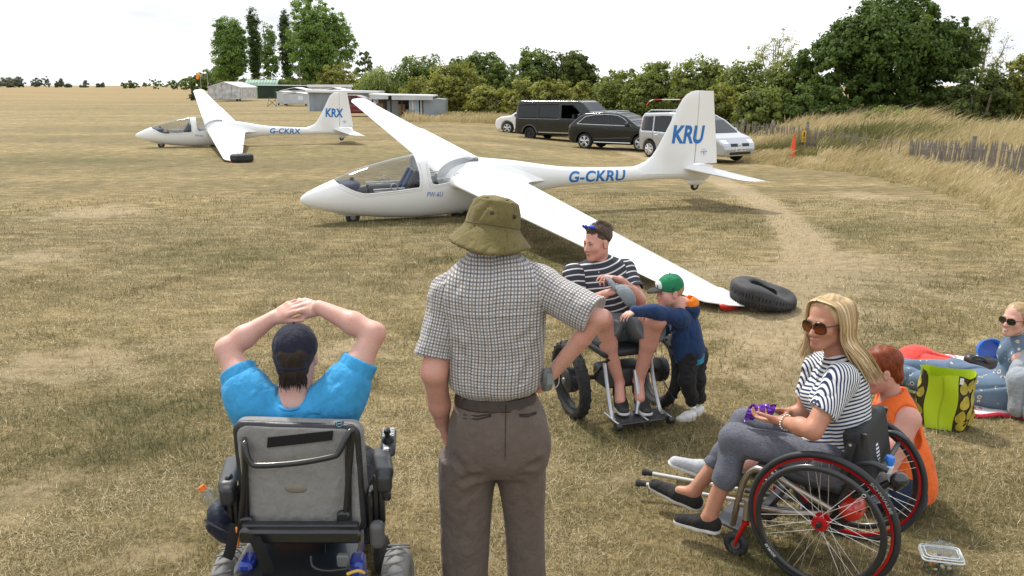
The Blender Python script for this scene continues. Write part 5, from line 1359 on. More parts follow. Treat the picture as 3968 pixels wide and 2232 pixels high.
simple_car('pickup_truck', 'silver pick-up truck parked by the dark green building', pp, R_(172), 4.8, 1.8, 1.7, pside, [[(-.5, 1.1), (-.42, 1.5), (.3, 1.5), (.78, 1.1)]], [(.38, 1.62), (1.0, 1.1), (.9, 1.05), (.3, 1.56)], 2.9, .36, 1.45, SILV, dict(tumble=.16, belt=1.0, nose=.3, vox=.06, steel=True, norear=True, cab=[(-.5, .6), (-.4, 1.5), (.3, 1.5), (.8, 1.0), (.8, .6)], seats=(.0,)))
mp = grnd(1384, 73)
simple_car('car', 'maroon estate car behind the fin lettered KRX, partly hidden', mp, R_(-8), 4.5, 1.8, 1.62, eside, ewin, [(.15, 1.60), (.75, 1.42), (1.46, 1.0), (1.34, .98), (.1, 1.52)], 2.7, .33, 1.36, paint('maroon_paint', (.16, .018, .022), .2), dict(tumble=.17, belt=.98, nose=.4, vox=.05, cab=[(-2.1, .5), (-2.0, 1.5), (.1, 1.5), (1.2, .98), (1.4, .5)], seats=(.1,), norear=True))
# ================================================================ people: kit
def skin_mat(name, c, red=.10):
 n = NT(name, .48); o = n.obj(); a = n.noise(o, 14, 6, .7); b = n.noise(o, 120, 3)
 col = n.ramp(a, (.3, c), (.7, (min(1, c[0] * 1.08), c[1] * .86, c[2] * .84))); col = n.mix(.35, col, n.ramp(b, (.35, (.84, .77, .74)), (.65, (1.08, 1.07, 1.06))), 'MULTIPLY')
 n.color(col); _set(n.b, 'Subsurface Weight', .12); _set(n.b, 'Subsurface Radius', (.012, .005, .003)); _set(n.b, 'Subsurface Scale', .6); _set(n.b, 'Specular IOR Level', .4)
 n.bump(b, .12, .003); return n.m
def cloth_mat(name, c, var=.12, rough=.85, weave=500, sheen=.06):
 n = NT(name, rough); o = n.obj(); a = n.noise(o, 14, 5); w = n.noise(o, weave, 2)
 col = n.ramp(a, (.3, tuple(x * (1 - var) for x in c)), (.7, tuple(min(1, x * (1 + var)) for x in c))); col = n.mix(.5, col, n.ramp(w, (.3, (.88,) * 3), (.7, (1.1,) * 3)), 'MULTIPLY'); n.color(col)
 _set(n.b, 'Sheen Weight', sheen); _set(n.b, 'Sheen Roughness', .5); wv = n.math('ABSOLUTE', n.math('SUBTRACT', n.noise(n.map(o, (1, 1, .45)), 9, 3, .45), .5)); w2 = n.math('ABSOLUTE', n.math('SUBTRACT', n.noise(n.map(o, (1, 1, .8), (.5, .4, .3)), 19, 3, .5), .5))
 n.bump(n.math('ADD', n.math('MULTIPLY_ADD', wv, 5.0, n.math('MULTIPLY', w2, 2.2)), n.math('MULTIPLY', w, .08)), .55, .012); return n.m
def bnds(s, mg=.03):
 lo = np.min([op[1].bs[0] - op[1].bs[1] for op in s.ops if op[0] == 'u'], 0) - mg; hi = np.max([op[1].bs[0] + op[1].bs[1] for op in s.ops if op[0] == 'u'], 0) + mg
 return lo, hi
def mk(name, s, h, m, parent, off, uv=None, sm=1, lo=None, hi=None):
 a, b = bnds(s)
 if lo is not None: a = np.maximum(a, lo)
 if hi is not None: b = np.minimum(b, hi)
 return sdf_obj(name, s, a, b, h, m, parent, off, uv, sm)
def limb(s, pts, rs, k=.02):
 for i in range(len(pts) - 1): s.u(rc(pts[i], pts[i + 1], rs[i], rs[i + 1]), k)
 return s
def gcyl(A, B, X, tab, e=2.0, cap=True):
 """a column from A to B with width and depth by height: tab rows are (height, half width, half depth, shift across, shift forward)"""
 A = np.asarray(A, float); B = np.asarray(B, float); Z = nrm(B - A); X = nrm(np.asarray(X, float) - Z * (np.asarray(X, float) @ Z)); Yv = np.cross(Z, X); T = np.array([tuple(r) + (0,) * (5 - len(r)) for r in tab], float)
 Tf = spline(T, 5); hs = Tf[:, 0]
 def f(p):
  q = p - A; h = q @ Z; hc = np.clip(h, hs[0], hs[-1])
  w, d, cx, cy = [np.interp(hc, hs, Tf[:, i]) for i in (1, 2, 3, 4)]
  a = (q @ X - cx); b = (q @ Yv - cy)
  aa, bb = np.abs(a) / w, np.abs(b) / d
  k0 = (aa ** e + bb ** e) ** (1 / e) + 1e-9; g = np.sqrt((aa / w) ** 2 + (bb / d) ** 2) / k0 + 1e-9
  r = (k0 - 1) / g
  r = np.maximum(r, -np.minimum(w, d))
  if cap:
   o = np.maximum(h - hs[-1], hs[0] - h)
   r = np.where(o > 0, np.sqrt(np.maximum(r, 0) ** 2 + o ** 2), np.maximum(r, o))
  return r.astype(np.float32)
 c = A + Z * (hs[0] + hs[-1]) / 2; f.bs = (c.astype(np.float32), float(math.hypot((hs[-1] - hs[0]) / 2, max((T[:, 1] + abs(T[:, 3])).max(), (T[:, 2] + abs(T[:, 4])).max()))) + .01)
 f.fr = (A, X, Yv, Z); return f
def folds(amp, sc, seed, stretch=(1, 1, 1), R=None):
 r = np.random.default_rng(seed); K = r.normal(size=(9, 3)); K = K / np.linalg.norm(K, axis=1, keepdims=True) * r.uniform(.6, 1.7, (9, 1)) * sc / np.asarray(stretch); ph = r.uniform(0, 6.28, 9)
 K = K.astype(np.float32)
 def f(p):
  q = p if R is None else p @ np.asarray(R, np.float32)
  v = np.zeros(len(p), np.float32); w = np.zeros(len(p), np.float32)
  for i in range(9):
   v += np.sin(q @ K[i] + ph[i] + 1.3 * w); w = v * .5
  v = v / 3.0
  return (amp * (1 - 2 * np.abs(np.tanh(v)))).astype(np.float32)
 return f
def crease(a, b, r, depth, w=.012):
 """a soft furrow along a line: positive values carve"""
 a = np.asarray(a, np.float32); b = np.asarray(b, np.float32); ba = b - a; L2 = float(ba @ ba) + 1e-9
 def f(p):
  t = np.clip(((p - a) @ ba) / L2, 0, 1); d = np.linalg.norm(p - a - t[:, None] * ba, axis=1)
  return (depth * np.exp(-(d / w) ** 2) * np.sin(np.pi * np.clip(t, .02, .98)) ** .5 - depth * .55 * np.exp(-((d - 1.7 * w) / w) ** 2)).astype(np.float32)
 return f
class Head:
 def __init__(s, c, f, u=(0, 0, 1), k=1.0):
  s.c = np.asarray(c, float); s.k = k; s.f = nrm(f); u = np.asarray(u, float); s.u = nrm(u - s.f * (u @ s.f)); s.r = np.cross(s.f, s.u); s.R = np.array([s.r, s.f, s.u]).T
 def p(s, r, f, u): return s.c + s.k * (s.r * r + s.f * f + s.u * u)
 def e(s, c, rad, tilt=0.0, ax=0): 
  R = s.R
  if tilt:
   cc, ss = math.cos(tilt), math.sin(tilt)
   T = {0: np.array([[1, 0, 0], [0, cc, -ss], [0, ss, cc]]), 1: np.array([[cc, 0, ss], [0, 1, 0], [-ss, 0, cc]]), 2: np.array([[cc, -ss, 0], [ss, cc, 0], [0, 0, 1]])}[ax]; R = s.R @ T
  return el(s.p(*c), np.asarray(rad) * s.k, R)
 def c_(s, a, b, ra, rb=None): return rc(s.p(*a), s.p(*b), ra * s.k, (ra if rb is None else rb) * s.k)
 def skin(s, S_, female=False, child=False):
  j = .92 if female else 1.0
  S_.u(s.e((0, -.018, .035), (.074, .096, .082)), .02)
  S_.u(s.e((0, .030, -.025), (.062 * j, .062, .082)), .025)
  S_.u(s.c_((-.036 * j, .005, -.062), (-.012, .062, -.098), .026, .020), .03).u(s.c_((.036 * j, .005, -.062), (.012, .062, -.098), .026, .020), .03)
  S_.u(s.e((0, .066, -.098), (.021, .018, .017)), .018)
  for q in (-1, 1): S_.u(s.e((q * .040, .058, -.026), (.024, .024, .024)), .022)
  S_.u(s.c_((-.034, .076, .016), (.034, .076, .016), .013), .014)
  for q in (-1, 1): S_.d(s.e((q * .031, .098, -.003), (.017, .016, .011)), .012)
  for q in (-1, 1): S_.u(s.e((q * .031, .074, -.004), (.014, .013, .012)), .006)
  nl = .8 if child else 1.0
  S_.u(s.c_((0, .084, .004), (0, .084 + .024 * nl, -.036), .0085, .0125), .009)
  for q in (-1, 1): S_.u(s.e((q * .013, .094, -.040), (.0085, .010, .0075)), .006)
  S_.u(s.e((0, .085, -.064), (.022, .012, .006)), .006).u(s.e((0, .083, -.075), (.019, .012, .0065)), .006)
  S_.d(s.c_((-.022, .094, -.0695), (.022, .094, -.0695), .0022), .004)
  for q in (-1, 1):
   S_.u(s.e((q * .079, -.008, -.012), (.009, .020, .032), .25, 0), .008); S_.d(s.e((q * .088, -.004, -.012), (.006, .010, .018), .2, 0), .004)
  return S_
 def face_parts(s, parent, off, lip=(.42, .16, .14), brow=(.10, .06, .035), eyes=True):
  m = mat('lips', lip, .45)
  S1 = S().u(s.c_((-.017, .0915, -.065), (.017, .0915, -.065), .0042), 0).u(s.e((0, .0925, -.0655), (.02, .004, .0045)), .004).u(s.e((0, .0905, -.0755), (.016, .0055, .0050)), .003)
  mk('lips', S1, .0022, m, parent, off)
  bm_ = mat('eyebrow_hair', brow, .8)
  for q in (-1, 1): 
   M().tube([s.p(q * .016, .0885, .0165), s.p(q * .031, .0875, .0215), s.p(q * .047, .074, .0165)], np.array([.0032, .0036, .002]) * s.k, 6).obj('eyebrow', bm_, parent, off=off)
  if eyes:
   for q in (-1, 1):
    e = mobj('eye', *(lambda g: (g.v, g.f))(M().ball(s.p(q * .031, .0765, -.0035), .0118 * s.k, 14, 10)), mat('eye_white', (.62, .60, .57), .25), parent, True, off)
    d = s.p(q * .031, .0765, -.0035) + s.k * (.0085 * s.f); M().ball(d, .0055 * s.k, 10, 8).obj('iris', mat('iris_brown', (.05, .03, .02), .2), e, off=off)
    M().tube([s.p(q * .017, .0875, .003), s.p(q * .031, .0905, .0072), s.p(q * .046, .0815, .001)], .0022 * s.k, 6).obj('eyelid', bm_, parent, off=off)
def rot_to(d, n, a):
 """turn direction d towards n by angle a, returns the new pair"""
 return nrm(d * math.cos(a) + n * math.sin(a)), nrm(n * math.cos(a) - d * math.sin(a))
def hand(S_, w, d, n, right, k=1.0, curl=((8, 14, 10),) * 4, thumb=(38, 18, 10), spread=5.0, ks=.006, tout=.55):
 w = np.asarray(w, float); d = nrm(d); n = np.asarray(n, float); n = nrm(n - d * (n @ d)); t = np.cross(d, n) * (1 if right else -1)
 offs = (.031, .0105, -.010, -.029); ml = (.088, .092, .087, .078); fl = ((.040, .026, .021), (.045, .029, .023), (.041, .027, .022), (.032, .021, .019)); fr = (.0088, .0092, .0086, .0076)
 for i in range(4):
  base = w + k * t * offs[i] * .55 + k * d * .006; kn = w + k * (d * ml[i] + t * offs[i])
  S_.u(rc(base, kn, .0155 * k, .0115 * k), .010 * k)
  dd, nn = d, n; sa = math.radians(spread * (1.5 - i)); dd = nrm(dd * math.cos(sa) + t * math.sin(sa)); p = kn
  for j in range(3):
   dd, nn = rot_to(dd, nn, math.radians(curl[i][j])); q = p + dd * fl[i][j] * k
   S_.u(rc(p, q, fr[i] * k * (1.04 - .1 * j), fr[i] * k * (.96 - .1 * j)), ks * k); p = q
 S_.u(rc(w + k * (d * .045 - t * .01 + n * .004), w + k * (d * .045 + t * .01 + n * .004), .018 * k, .018 * k), .012 * k)
 a, b, c = [math.radians(x) for x in thumb]
 p0 = w + k * (d * .018 + t * .020 + n * .006); dd = nrm(d * math.cos(a) + t * math.sin(a) + n * tout * .6)
 q = p0 + dd * .042 * k; S_.u(rc(p0, q, .0165 * k, .0118 * k), .010 * k)
 dd = nrm(dd * math.cos(b) + (d * .9 - t * .1 + n * .2) * math.sin(b)); p2 = q + dd * .032 * k; S_.u(rc(q, p2, .0112 * k, .0098 * k), ks * k)
 dd = nrm(dd * math.cos(c) + (d - t * .2 + n * .2) * math.sin(c)); S_.u(rc(p2, p2 + dd * .024 * k, .0096 * k, .0080 * k), ks * k)
 return S_
def shoe(parent, off, heel, toe, up, m_up, m_sole, name='shoe', wd=.043, h=.075, sole=.022, opening=None, lace=None, vox=.006):
 """a low shoe from heel to toe; up is the upper's up direction"""
 heel = np.asarray(heel, float); toe = np.asarray(toe, float); d = nrm(toe - heel); L_ = np.linalg.norm(toe - heel); up = nrm(np.asarray(up, float) - d * (np.asarray(up, float) @ d)); r = np.cross(d, up); R = np.array([r, d, up]).T
 s = S().u(rc(heel + d * wd * .8 + up * .03, heel + d * L_ * .45 + up * .03, wd * .82, wd * .9), 0).u(rc(heel + d * L_ * .45 + up * .028, toe - d * wd * .8 + up * .014, wd * .95, wd * .80), .02)
 s.u(rc(heel + d * wd * .7 + up * (h * .75), heel + d * L_ * .36 + up * h * .62, wd * .62, wd * .66), .03)
 s.i(half(heel + up * .006, -up), .006)
 if opening is not None: s.d(rc(heel + d * wd * .9 + up * (h + .02), heel + d * L_ * .36 + up * (h + .012), wd * .50, wd * .42), .006)
 o = mk(name, s, vox, m_up, parent, off)
 s2 = S().u(rc(heel + d * wd * .8, heel + d * L_ * .45, wd * .86, wd * .98), 0).u(rc(heel + d * L_ * .45, toe - d * wd * .8, wd * .99, wd * .87), .02)
 s2.i(half(heel + up * sole, up), .003).i(half(heel - up * .004, -up), .003)
 mk('sole', s2, vox, m_sole, o, off)
 if lace is not None:
  for k in range(4):
   c = heel + d * (L_ * (.46 + .085 * k)) + up * (h * (.86 - .12 * k)); m = M().tube([c - r * wd * .55 - up * .01, c + up * .004, c + r * wd * .55 - up * .01], .0035, 5); m.obj('lace', lace, o, off=off)
 return o
def hair_strands(name, starts, dirs, length, n, seed, m, parent, off, r0=.0022, waves=.006, grav=.55, guide=None):
 r = np.random.default_rng(seed); g = M()
 return g
# ================================================================ standing man in the checked shirt, seen from behind
SK_PALE = skin_mat('skin_pale', (.56, .335, .265)); SK_ROSY = skin_mat('skin_rosy', (.57, .33, .26)); SK_TAN = skin_mat('skin_tan', (.44, .235, .150)); SK_FAIR = skin_mat('skin_fair', (.60, .375, .30))
GHAIR = cloth_mat('grey_hair', (.42, .40, .37), .25, .6, 300)
def check_shirt():
 n = NT('checked_cotton', .88); uv = n.attr('uvw').outputs['Vector']; s = n.n('ShaderNodeSeparateXYZ', {0: uv}).outputs
 def band(x, period, width, ph=0.0):
  a = n.math('FRACT', n.math('ADD', n.math('MULTIPLY', x, 1 / period), ph)); b = n.math('ABSOLUTE', n.math('SUBTRACT', a, .5)); return n.n('ShaderNodeMapRange', {0: b, 1: width / 2 - .06, 2: width / 2 + .06, 3: 1.0, 4: 0.0}).outputs[0]
 T = .0125
 d1, d2 = band(s['X'], T, .46), band(s['Y'], T, .46)
 l1, l2 = band(s['X'], T * 2, .16, .27), band(s['Y'], T * 2, .16, .27)
 c = n.mix(n.math('MULTIPLY', d1, .76), (.60, .58, .56), (.075, .058, .055)); c = n.mix(n.math('MULTIPLY', d2, .72), c, (.075, .058, .058))
 c = n.mix(n.math('MULTIPLY', l1, .3), c, (.30, .42, .58)); c = n.mix(n.math('MULTIPLY', l2, .25), c, (.50, .40, .26))
 n.color(c); o = n.obj(); n.bump(n.math('MULTIPLY', n.math('ABSOLUTE', n.math('SUBTRACT', n.noise(n.map(o, (1, 1, .5)), 13, 4, .5), .5)), 5.0), .6, .012); _set(n.b, 'Sheen Weight', .2); return n.m
CHECK = check_shirt()
TROUS = cloth_mat('brown_grey_trousers', (.125, .097, .082), .10, .8, 700)
BELT = mat('brown_leather', (.040, .026, .018), .55, var=.2, vscale=30, bump=.2)
base = np.array([-.065, 3.29, 0.0])
man = thing('person', 'standing man in olive bucket hat, checked shirt and brown trousers, seen from behind', 'person', base)
Hd = Head(P(1902, 905, 3.34), (-.30, .93, -.12), (.10, -.02, 1), 1.02)
shL, shR = P(1748, 1140, 3.28), P(2088, 1112, 3.27)
elL, wrL = P(1683, 1440, 3.22), P(1715, 1640, 3.36)
elR, wrR = P(2322, 1232, 3.13), P(2140, 1448, 3.24)
A, Bn = P(1922, 1530, 3.30), P(1908, 985, 3.28); X = nrm(shR - shL)
hipL, hipR = P(1822, 1720, 3.30), P(2010, 1710, 3.30); knL, knR = P(1790, 1995, 3.31), P(2040, 1985, 3.33); anL, anR = np.array([-.20, 3.31, .09]), np.array([.07, 3.36, .09])
s = S(); Hd.skin(s)
s.u(rc(Hd.p(0, -.018, -.05), Bn + (0, .03, -.03), .060, .060), .03).u(rc(Bn + (0, .03, -.14), A, .08, .11), .04)
s.u(rc(shL + (.02, .01, -.03), shR + (-.02, .01, -.03), .05, .05), .04)
limb(s, [shL, elL], [.062, .050], .03); s.u(rc(elL, elL * .35 + wrL * .65, .050, .042), .02).u(rc(elL * .4 + wrL * .6, wrL, .042, .030), .02)
limb(s, [shR, elR], [.046, .034], .02); s.u(rc(elR, elR * .65 + wrR * .35, .033, .035), .008).u(rc(elR * .65 + wrR * .35, wrR, .035, .026), .008)
hand(s, wrL, nrm((.15, .35, -1)), (.9, .1, .2), False, 1.03)
hd_ = nrm((-.42, .35, -.83)); hand(s, wrR, hd_, (-.75, .35, .35), True, 1.0, ((30, 35, 20), (34, 35, 20), (38, 35, 20), (42, 35, 20)), (55, 20, 10))
for h, k, a in ((hipL, knL, anL), (hipR, knR, anR)): limb(s, [h, k, a], [.085, .058, .042], .03)
s.u(rc(A, (hipL + hipR) / 2, .11, .10), .05)
mk('body', s, .0055, SK_ROSY, man, base)
# grey hair at the nape
s = S().u(Hd.e((0, -.02, .01), (.079, .086, .070)), 0).u(Hd.e((0, -.07, -.045), (.062, .042, .045)), .03).i(half(Hd.p(0, .02, 0), Hd.f)).w(folds(.003, 90, 4, (1, 1, 4)))
mk('hair', s, .006, GHAIR, man, base)
# shirt: torso, two sleeves, collar
Lh = np.linalg.norm(Bn - A)
tab = [(.022, .150, .120, 0, .0), (.050, .178, .146, 0, -.008), (.08, .190, .155, 0, -.01), (.18, .192, .150, .0, -.012), (.30, .200, .142, .0, -.02), (.42, .204, .130, -.002, -.022), (.485, .186, .112, -.002, -.012), (.53, .145, .092, 0, .0), (.57, .092, .076, 0, .01), (.60, .074, .066, 0, .016)]
gt_ = gcyl(A, Bn, X, tab, 2.35)
s = S().u(gt_, 0).u(rc(shL + (.03, 0, -.005), Bn + (-.04, .01, -.035), .078, .055), .05).u(rc(shR + (-.03, 0, -.005), Bn + (.04, .01, -.035), .078, .055), .05)
s.w(folds(.0042, 26, 21, (1, 1, 2.2)))
for (p0, p1) in (((2100, 1330), (2010, 1470)), ((2085, 1270), (1990, 1330)), ((1770, 1330), (1850, 1480)), ((2075, 1400), (2000, 1500)), ((1790, 1420), (1830, 1505)), ((1940, 1440), (1925, 1512)), ((1870, 1455), (1880, 1515)), ((2010, 1450), (1990, 1510)), ((1775, 1180), (1800, 1300))):
 q0, q1 = P(*p0, 3.15), P(*p1, 3.15); s.w(crease(q0, q1, 0, .007, .016))
s.w(lambda p: (-.0035 * (np.abs(((p - A) @ gt_.fr[3]) - .375) < .005)).astype(np.float32))
ax_, fx, fy, fz = gt_.fr
def tuv(V): q = V - A; h = q @ fz; a = q @ fx; b = q @ fy; return np.stack([a + np.sign(a) * np.maximum(0, b + .05) * .9 + .004 * np.sin(h * 21 + a * 9), h + .004 * np.sin(a * 25 + h * 7) - .25 * np.maximum(0, h - .42) * np.abs(a) * 3, b * 0], 1)
shirt = mk('shirt', s, .006, CHECK, man, base, tuv)
def sleeve(name, sh, e, hem, r0, r1, n_hem, m_, parent, off, seed, vox=.006, k=.02, uvp=True, amp=.004, sc=28, extra=None):
 sh, e, hem = [np.asarray(a, float) for a in (sh, e, hem)]; d = nrm(e - sh); s = S().u(rc(sh, hem + d * .03, r0, r1), 0)
 if extra is not None: s.u(extra, k)
 s.i(half(hem, n_hem), .004).w(folds(amp, sc, seed, (1, 1, 1.5)))
 Xp = nrm(np.cross(d, (0, 1, .2))); Yp = np.cross(d, Xp)
 def uv(V): q = V - sh; return np.stack([np.arctan2(q @ Xp, q @ Yp) * (r0 + r1) / 2, q @ d, 0 * q[:, 0]], 1)
 return mk(name, s, vox, m_, parent, off, uv)
hL = P(1683, 1380, 3.24); sleeve('sleeve', shL, elL, hL, .074, .080, nrm(elL - shL) + (.0, 0, -.1), CHECK, shirt, base, 31, extra=rc(shL + (.0, 0, .0), shL * .6 + Bn * .4 + (0, 0, -.015), .074, .070), k=.05)
hR = shR + (elR - shR) * .92; sleeve('sleeve', shR, elR, hR, .075, .077, nrm(elR - shR) + (.1, 0, -.15), CHECK, shirt, base, 32, extra=rc(shR, shR * .6 + Bn * .4 + (0, 0, -.015), .075, .072), k=.05)
cz = nrm(Hd.p(0, -.02, -.06) - Bn); s = S().u(gcyl(Bn - cz * .02, Bn + cz * .09, X, [(0, .088, .086), (.035, .082, .082), (.088, .074, .078)], 2), 0)
s.d(gcyl(Bn - cz * .06, Bn + cz * .14, X, [(0, .066, .066), (.20, .067, .070)], 2), .004)
mk('collar', s, .0055, CHECK, shirt, base, tuv)
# trousers
Ac, Bc = P(1945, 1800, 3.30), P(1920, 1522, 3.30); hh = np.linalg.norm(Bc - Ac)
gp_ = gcyl(Ac, Bc, X, [(.0, .185, .125, 0, -.01), (.06, .205, .145, 0, -.018), (.12, .208, .152, 0, -.022), (.2, .192, .148, 0, -.015), (hh - .03, .162, .130, 0, -.004), (hh + .01, .152, .122, 0, 0)], 2.25)
s = S().u(gp_, 0)
for q, (h, k_, a, w0, w1, w2) in enumerate(((P(1810, 1760, 3.30), knL, anL, .112, .101, .098), (P(2020, 1755, 3.30), knR, anR, .098, .084, .082))):
 Lk = np.linalg.norm(a - h); s.u(gcyl(h, a + (0, 0, -.03), X, [(0, w0, .125), (.12, w0, .118), (.30, w1 * 1.02, .105), (.5, w1 * .98, .10), (Lk, w2, .098), (Lk + .02, w2, .098)], 2.2), .035)
s.d(rc(P(1948, 1835, 3.12), P(1960, 2300, 3.12), .012, .03), .03)
s.w(folds(.0035, 16, 41, (1, 1, 2.5)))
for (p0, p1, dp) in (((1700, 1720), (1840, 1850), .006), ((2085, 1790), (1960, 1815), .010), ((2060, 1850), (1965, 1810), .008), ((1800, 1860), (1930, 1800), .010), ((1770, 1960), (1850, 1900), .005), ((1962, 1560), (1955, 1790), .005), ((1720, 2140), (1850, 2150), .006), ((2000, 2160), (2090, 2120), .006)):
 s.w(crease(P(*p0, 3.17), P(*p1, 3.17), 0, dp, .018))
tr = mk('trousers', s, .0065, TROUS, man, base)
s = S().u(gcyl(Bc - (0, 0, .034), Bc + (0, 0, .012), X, [(0, .1655, .1345, 0, -.004), (.046, .1585, .1285, 0, 0)], 2.25), 0); mk('belt', s, .005, BELT, man, base)
def on_back(px, py, lift=.0):
 """point on the trousers as seen from the camera: march along the view ray"""
 o = np.array([0, 0, CAM_H]); d = np.array(ray(px, py)); t = np.linspace(2.9, 3.6, 700); pts = (o + t[:, None] * d).astype(np.float32); v = TRF(pts); i = int(np.argmax(v < 0)); return o + (t[i] - lift) * d
TRF = S(); TRF.ops = list(s.ops); TRF = (lambda f: (lambda p: np.minimum(f(p), gp_(p))))(TRF)
DK = mat('seam_dark', (.03, .022, .02), .9)
for ln in ([(1765, 1598), (1800, 1608), (1850, 1612), (1902, 1606)], [(1768, 1604), (1800, 1622), (1850, 1624), (1902, 1612)], [(2012, 1606), (2045, 1606), (2078, 1596)], [(2014, 1612), (2045, 1614), (2078, 1602)]):
 M().tube([on_back(x, y, .003) for x, y in ln], .0028, 5).obj('pocket_edge', DK, tr, off=base)
M().tube([on_back(1961 - i * .4, 1545 + 24 * i, .002) for i in range(11)], .0016, 5).obj('seat_seam', DK, tr, off=base)
M().ball(on_back(1828, 1618, .003), (.006, .003, .006), 10, 6).obj('button', mat('button_grey', (.12, .12, .11), .5), tr, off=base)
for px in (1792, 1917, 2003): M().tube([on_back(px, 1498 + 4 * i, .012) for i in range(13)], .0055, 6).obj('belt_loop', TROUS, tr, off=base)
for a, q in ((anL, -1), (anR, 1)): shoe(man, base, a + (0, -.06, -.085), a + (q * .03, .21, -.085), (0, 0, 1), mat('brown_shoe', (.05, .03, .02), .5), RUBBER)
# bucket hat
OLIVE = cloth_mat('olive_canvas', (.150, .122, .046), .14, .9, 420)
hu = nrm(Hd.u + .10 * Hd.r); hc = Hd.p(0, -.012, .026); hR_ = frame(hu, Hd.r)
def hat_f(p):
 q = (p - hc) @ hR_; r = np.hypot(q[:, 0], q[:, 1] * .92); a = np.arctan2(q[:, 1], q[:, 0]); z = q[:, 2]
 rs = np.interp(z, (-.01, .02, .06, .098, .116, .122), (.106, .104, .099, .086, .050, .0))
 d1 = np.maximum((r - rs) * .8, -z - .0); d1 = np.maximum(d1, -np.maximum((r - (rs - .012)) * .8, z - .105))
 bl = -.064 + .032 * np.sin(a + .25) - .007 * np.sin(3 * a + .5)
 t = np.clip((r - .100) / .062, 0, 1.2); zb = bl * t ** .9 * 1.05
 ro = .160 + .006 * np.sin(2 * a + .4)
 d2 = np.maximum(np.abs(z - zb) * .75 - .0055, np.maximum(r - ro, .096 - r))
 k = .01; h = np.clip(.5 + .5 * (d2 - d1) / k, 0, 1); d = d2 * (1 - h) + d1 * h - k * h * (1 - h)
 return (d + fold_h(p) * (.08 + .92 * (z > .012))).astype(np.float32)
fold_h = folds(.0035, 42, 51); hat_f.bs = (hc.astype(np.float32), .205)
hat = mk('hat', S().u(hat_f, 0), .0052, OLIVE, man, base)
def hp(a, r, z): q = np.array([r * math.cos(a), r * math.sin(a) / .92, z]); return hc + hR_ @ q
M().tube([hp(a, .1065, .004) for a in np.linspace(0, 6.283, 40)[:-1]], .0018, 5, closed=True).obj('hat_band', mat('olive_seam', (.085, .068, .026), .9), hat, off=base)
for a in (-1.95, -1.0, 1.2): M().lathe([(.0, .0), (.0045, .001), (.008, .0), (.009, -.002)], hp(a, .1035, .048), hR_ @ np.array([math.cos(a), math.sin(a), 0]), 12).obj('eyelet', mat('eyelet_brown', (.05, .03, .02), .4, metal=.5), hat, off=base)
# the small grey device in his right hand
dv = P(2122, 1470, 3.22); t = thing('camera', 'small grey compact camera with a wrist loop held at the hip of the hatted man', 'camera', dv)
Rz = frame(nrm((.06, -.15, 1)), (1, .5, 0))
M().box((0, 0, 0), (.045, .026, .10), rot=Rz, b=.010).obj('case', mat('device_grey', (.13, .14, .145), .4), t)
M().box(Rz @ np.array([.004, -.0138, .008]), (.03, .003, .05), rot=Rz, b=.001).obj('screen', mat('device_screen', (.22, .25, .26), .2), t)
M().tube(spline([Rz @ np.array(q) for q in ((.01, 0, .05), (.02, -.01, .085), (.04, -.012, .03), (.045, -.01, -.02), (.03, -.012, -.035), (.02, -.012, -.01))], 5), .002, 5).obj('wrist_loop', mat('cord_grey', (.45, .43, .40), .7), t)
# ================================================================ man in the blue T-shirt and his powered wheelchair
SKB = skin_mat('skin_pale_pink', (.60, .385, .315))
BHAIR = cloth_mat('dark_brown_hair', (.028, .018, .013), .3, .5, 260)
TEE = cloth_mat('blue_jersey', (.045, .31, .60), .06, .8, 800)
base = np.array([-.82, 3.2, 0.0])
man = thing('person', 'man in bright blue T-shirt and navy cap, hands clasped over his head', 'person', base)
Hd = Head(P(1146, 1372, 3.37), (-.07, .99, -.05), (0, -.04, 1), 1.02)
Bn = P(1143, 1556, 3.33); A = P(1150, 1985, 3.33)
shL, shR = P(978, 1560, 3.31), P(1318, 1545, 3.31)
elL, elR = P(878, 1352, 3.42), P(1450, 1292, 3.42)
wrL, wrR = P(1058, 1232, 3.50), P(1236, 1190, 3.50)
X = nrm(shR - shL)
s = S(); Hd.skin(s)
s.u(rc(Hd.p(0, -.022, -.05), Bn + (0, .015, -.03), .062, .072), .035).u(rc(Bn + (0, .02, -.06), A, .09, .10), .05)
for sh, e, w in ((shL, elL, wrL), (shR, elR, wrR)):
 s.u(rc(Bn + (0, .01, -.06), sh, .055, .050), .04); s.u(rc(sh, sh * .5 + e * .5, .052, .054), .03).u(rc(sh * .5 + e * .5, e, .054, .044), .03)
 s.u(rc(e, e * .62 + w * .38, .044, .046), .02).u(rc(e * .62 + w * .38, w, .046, .029), .02)
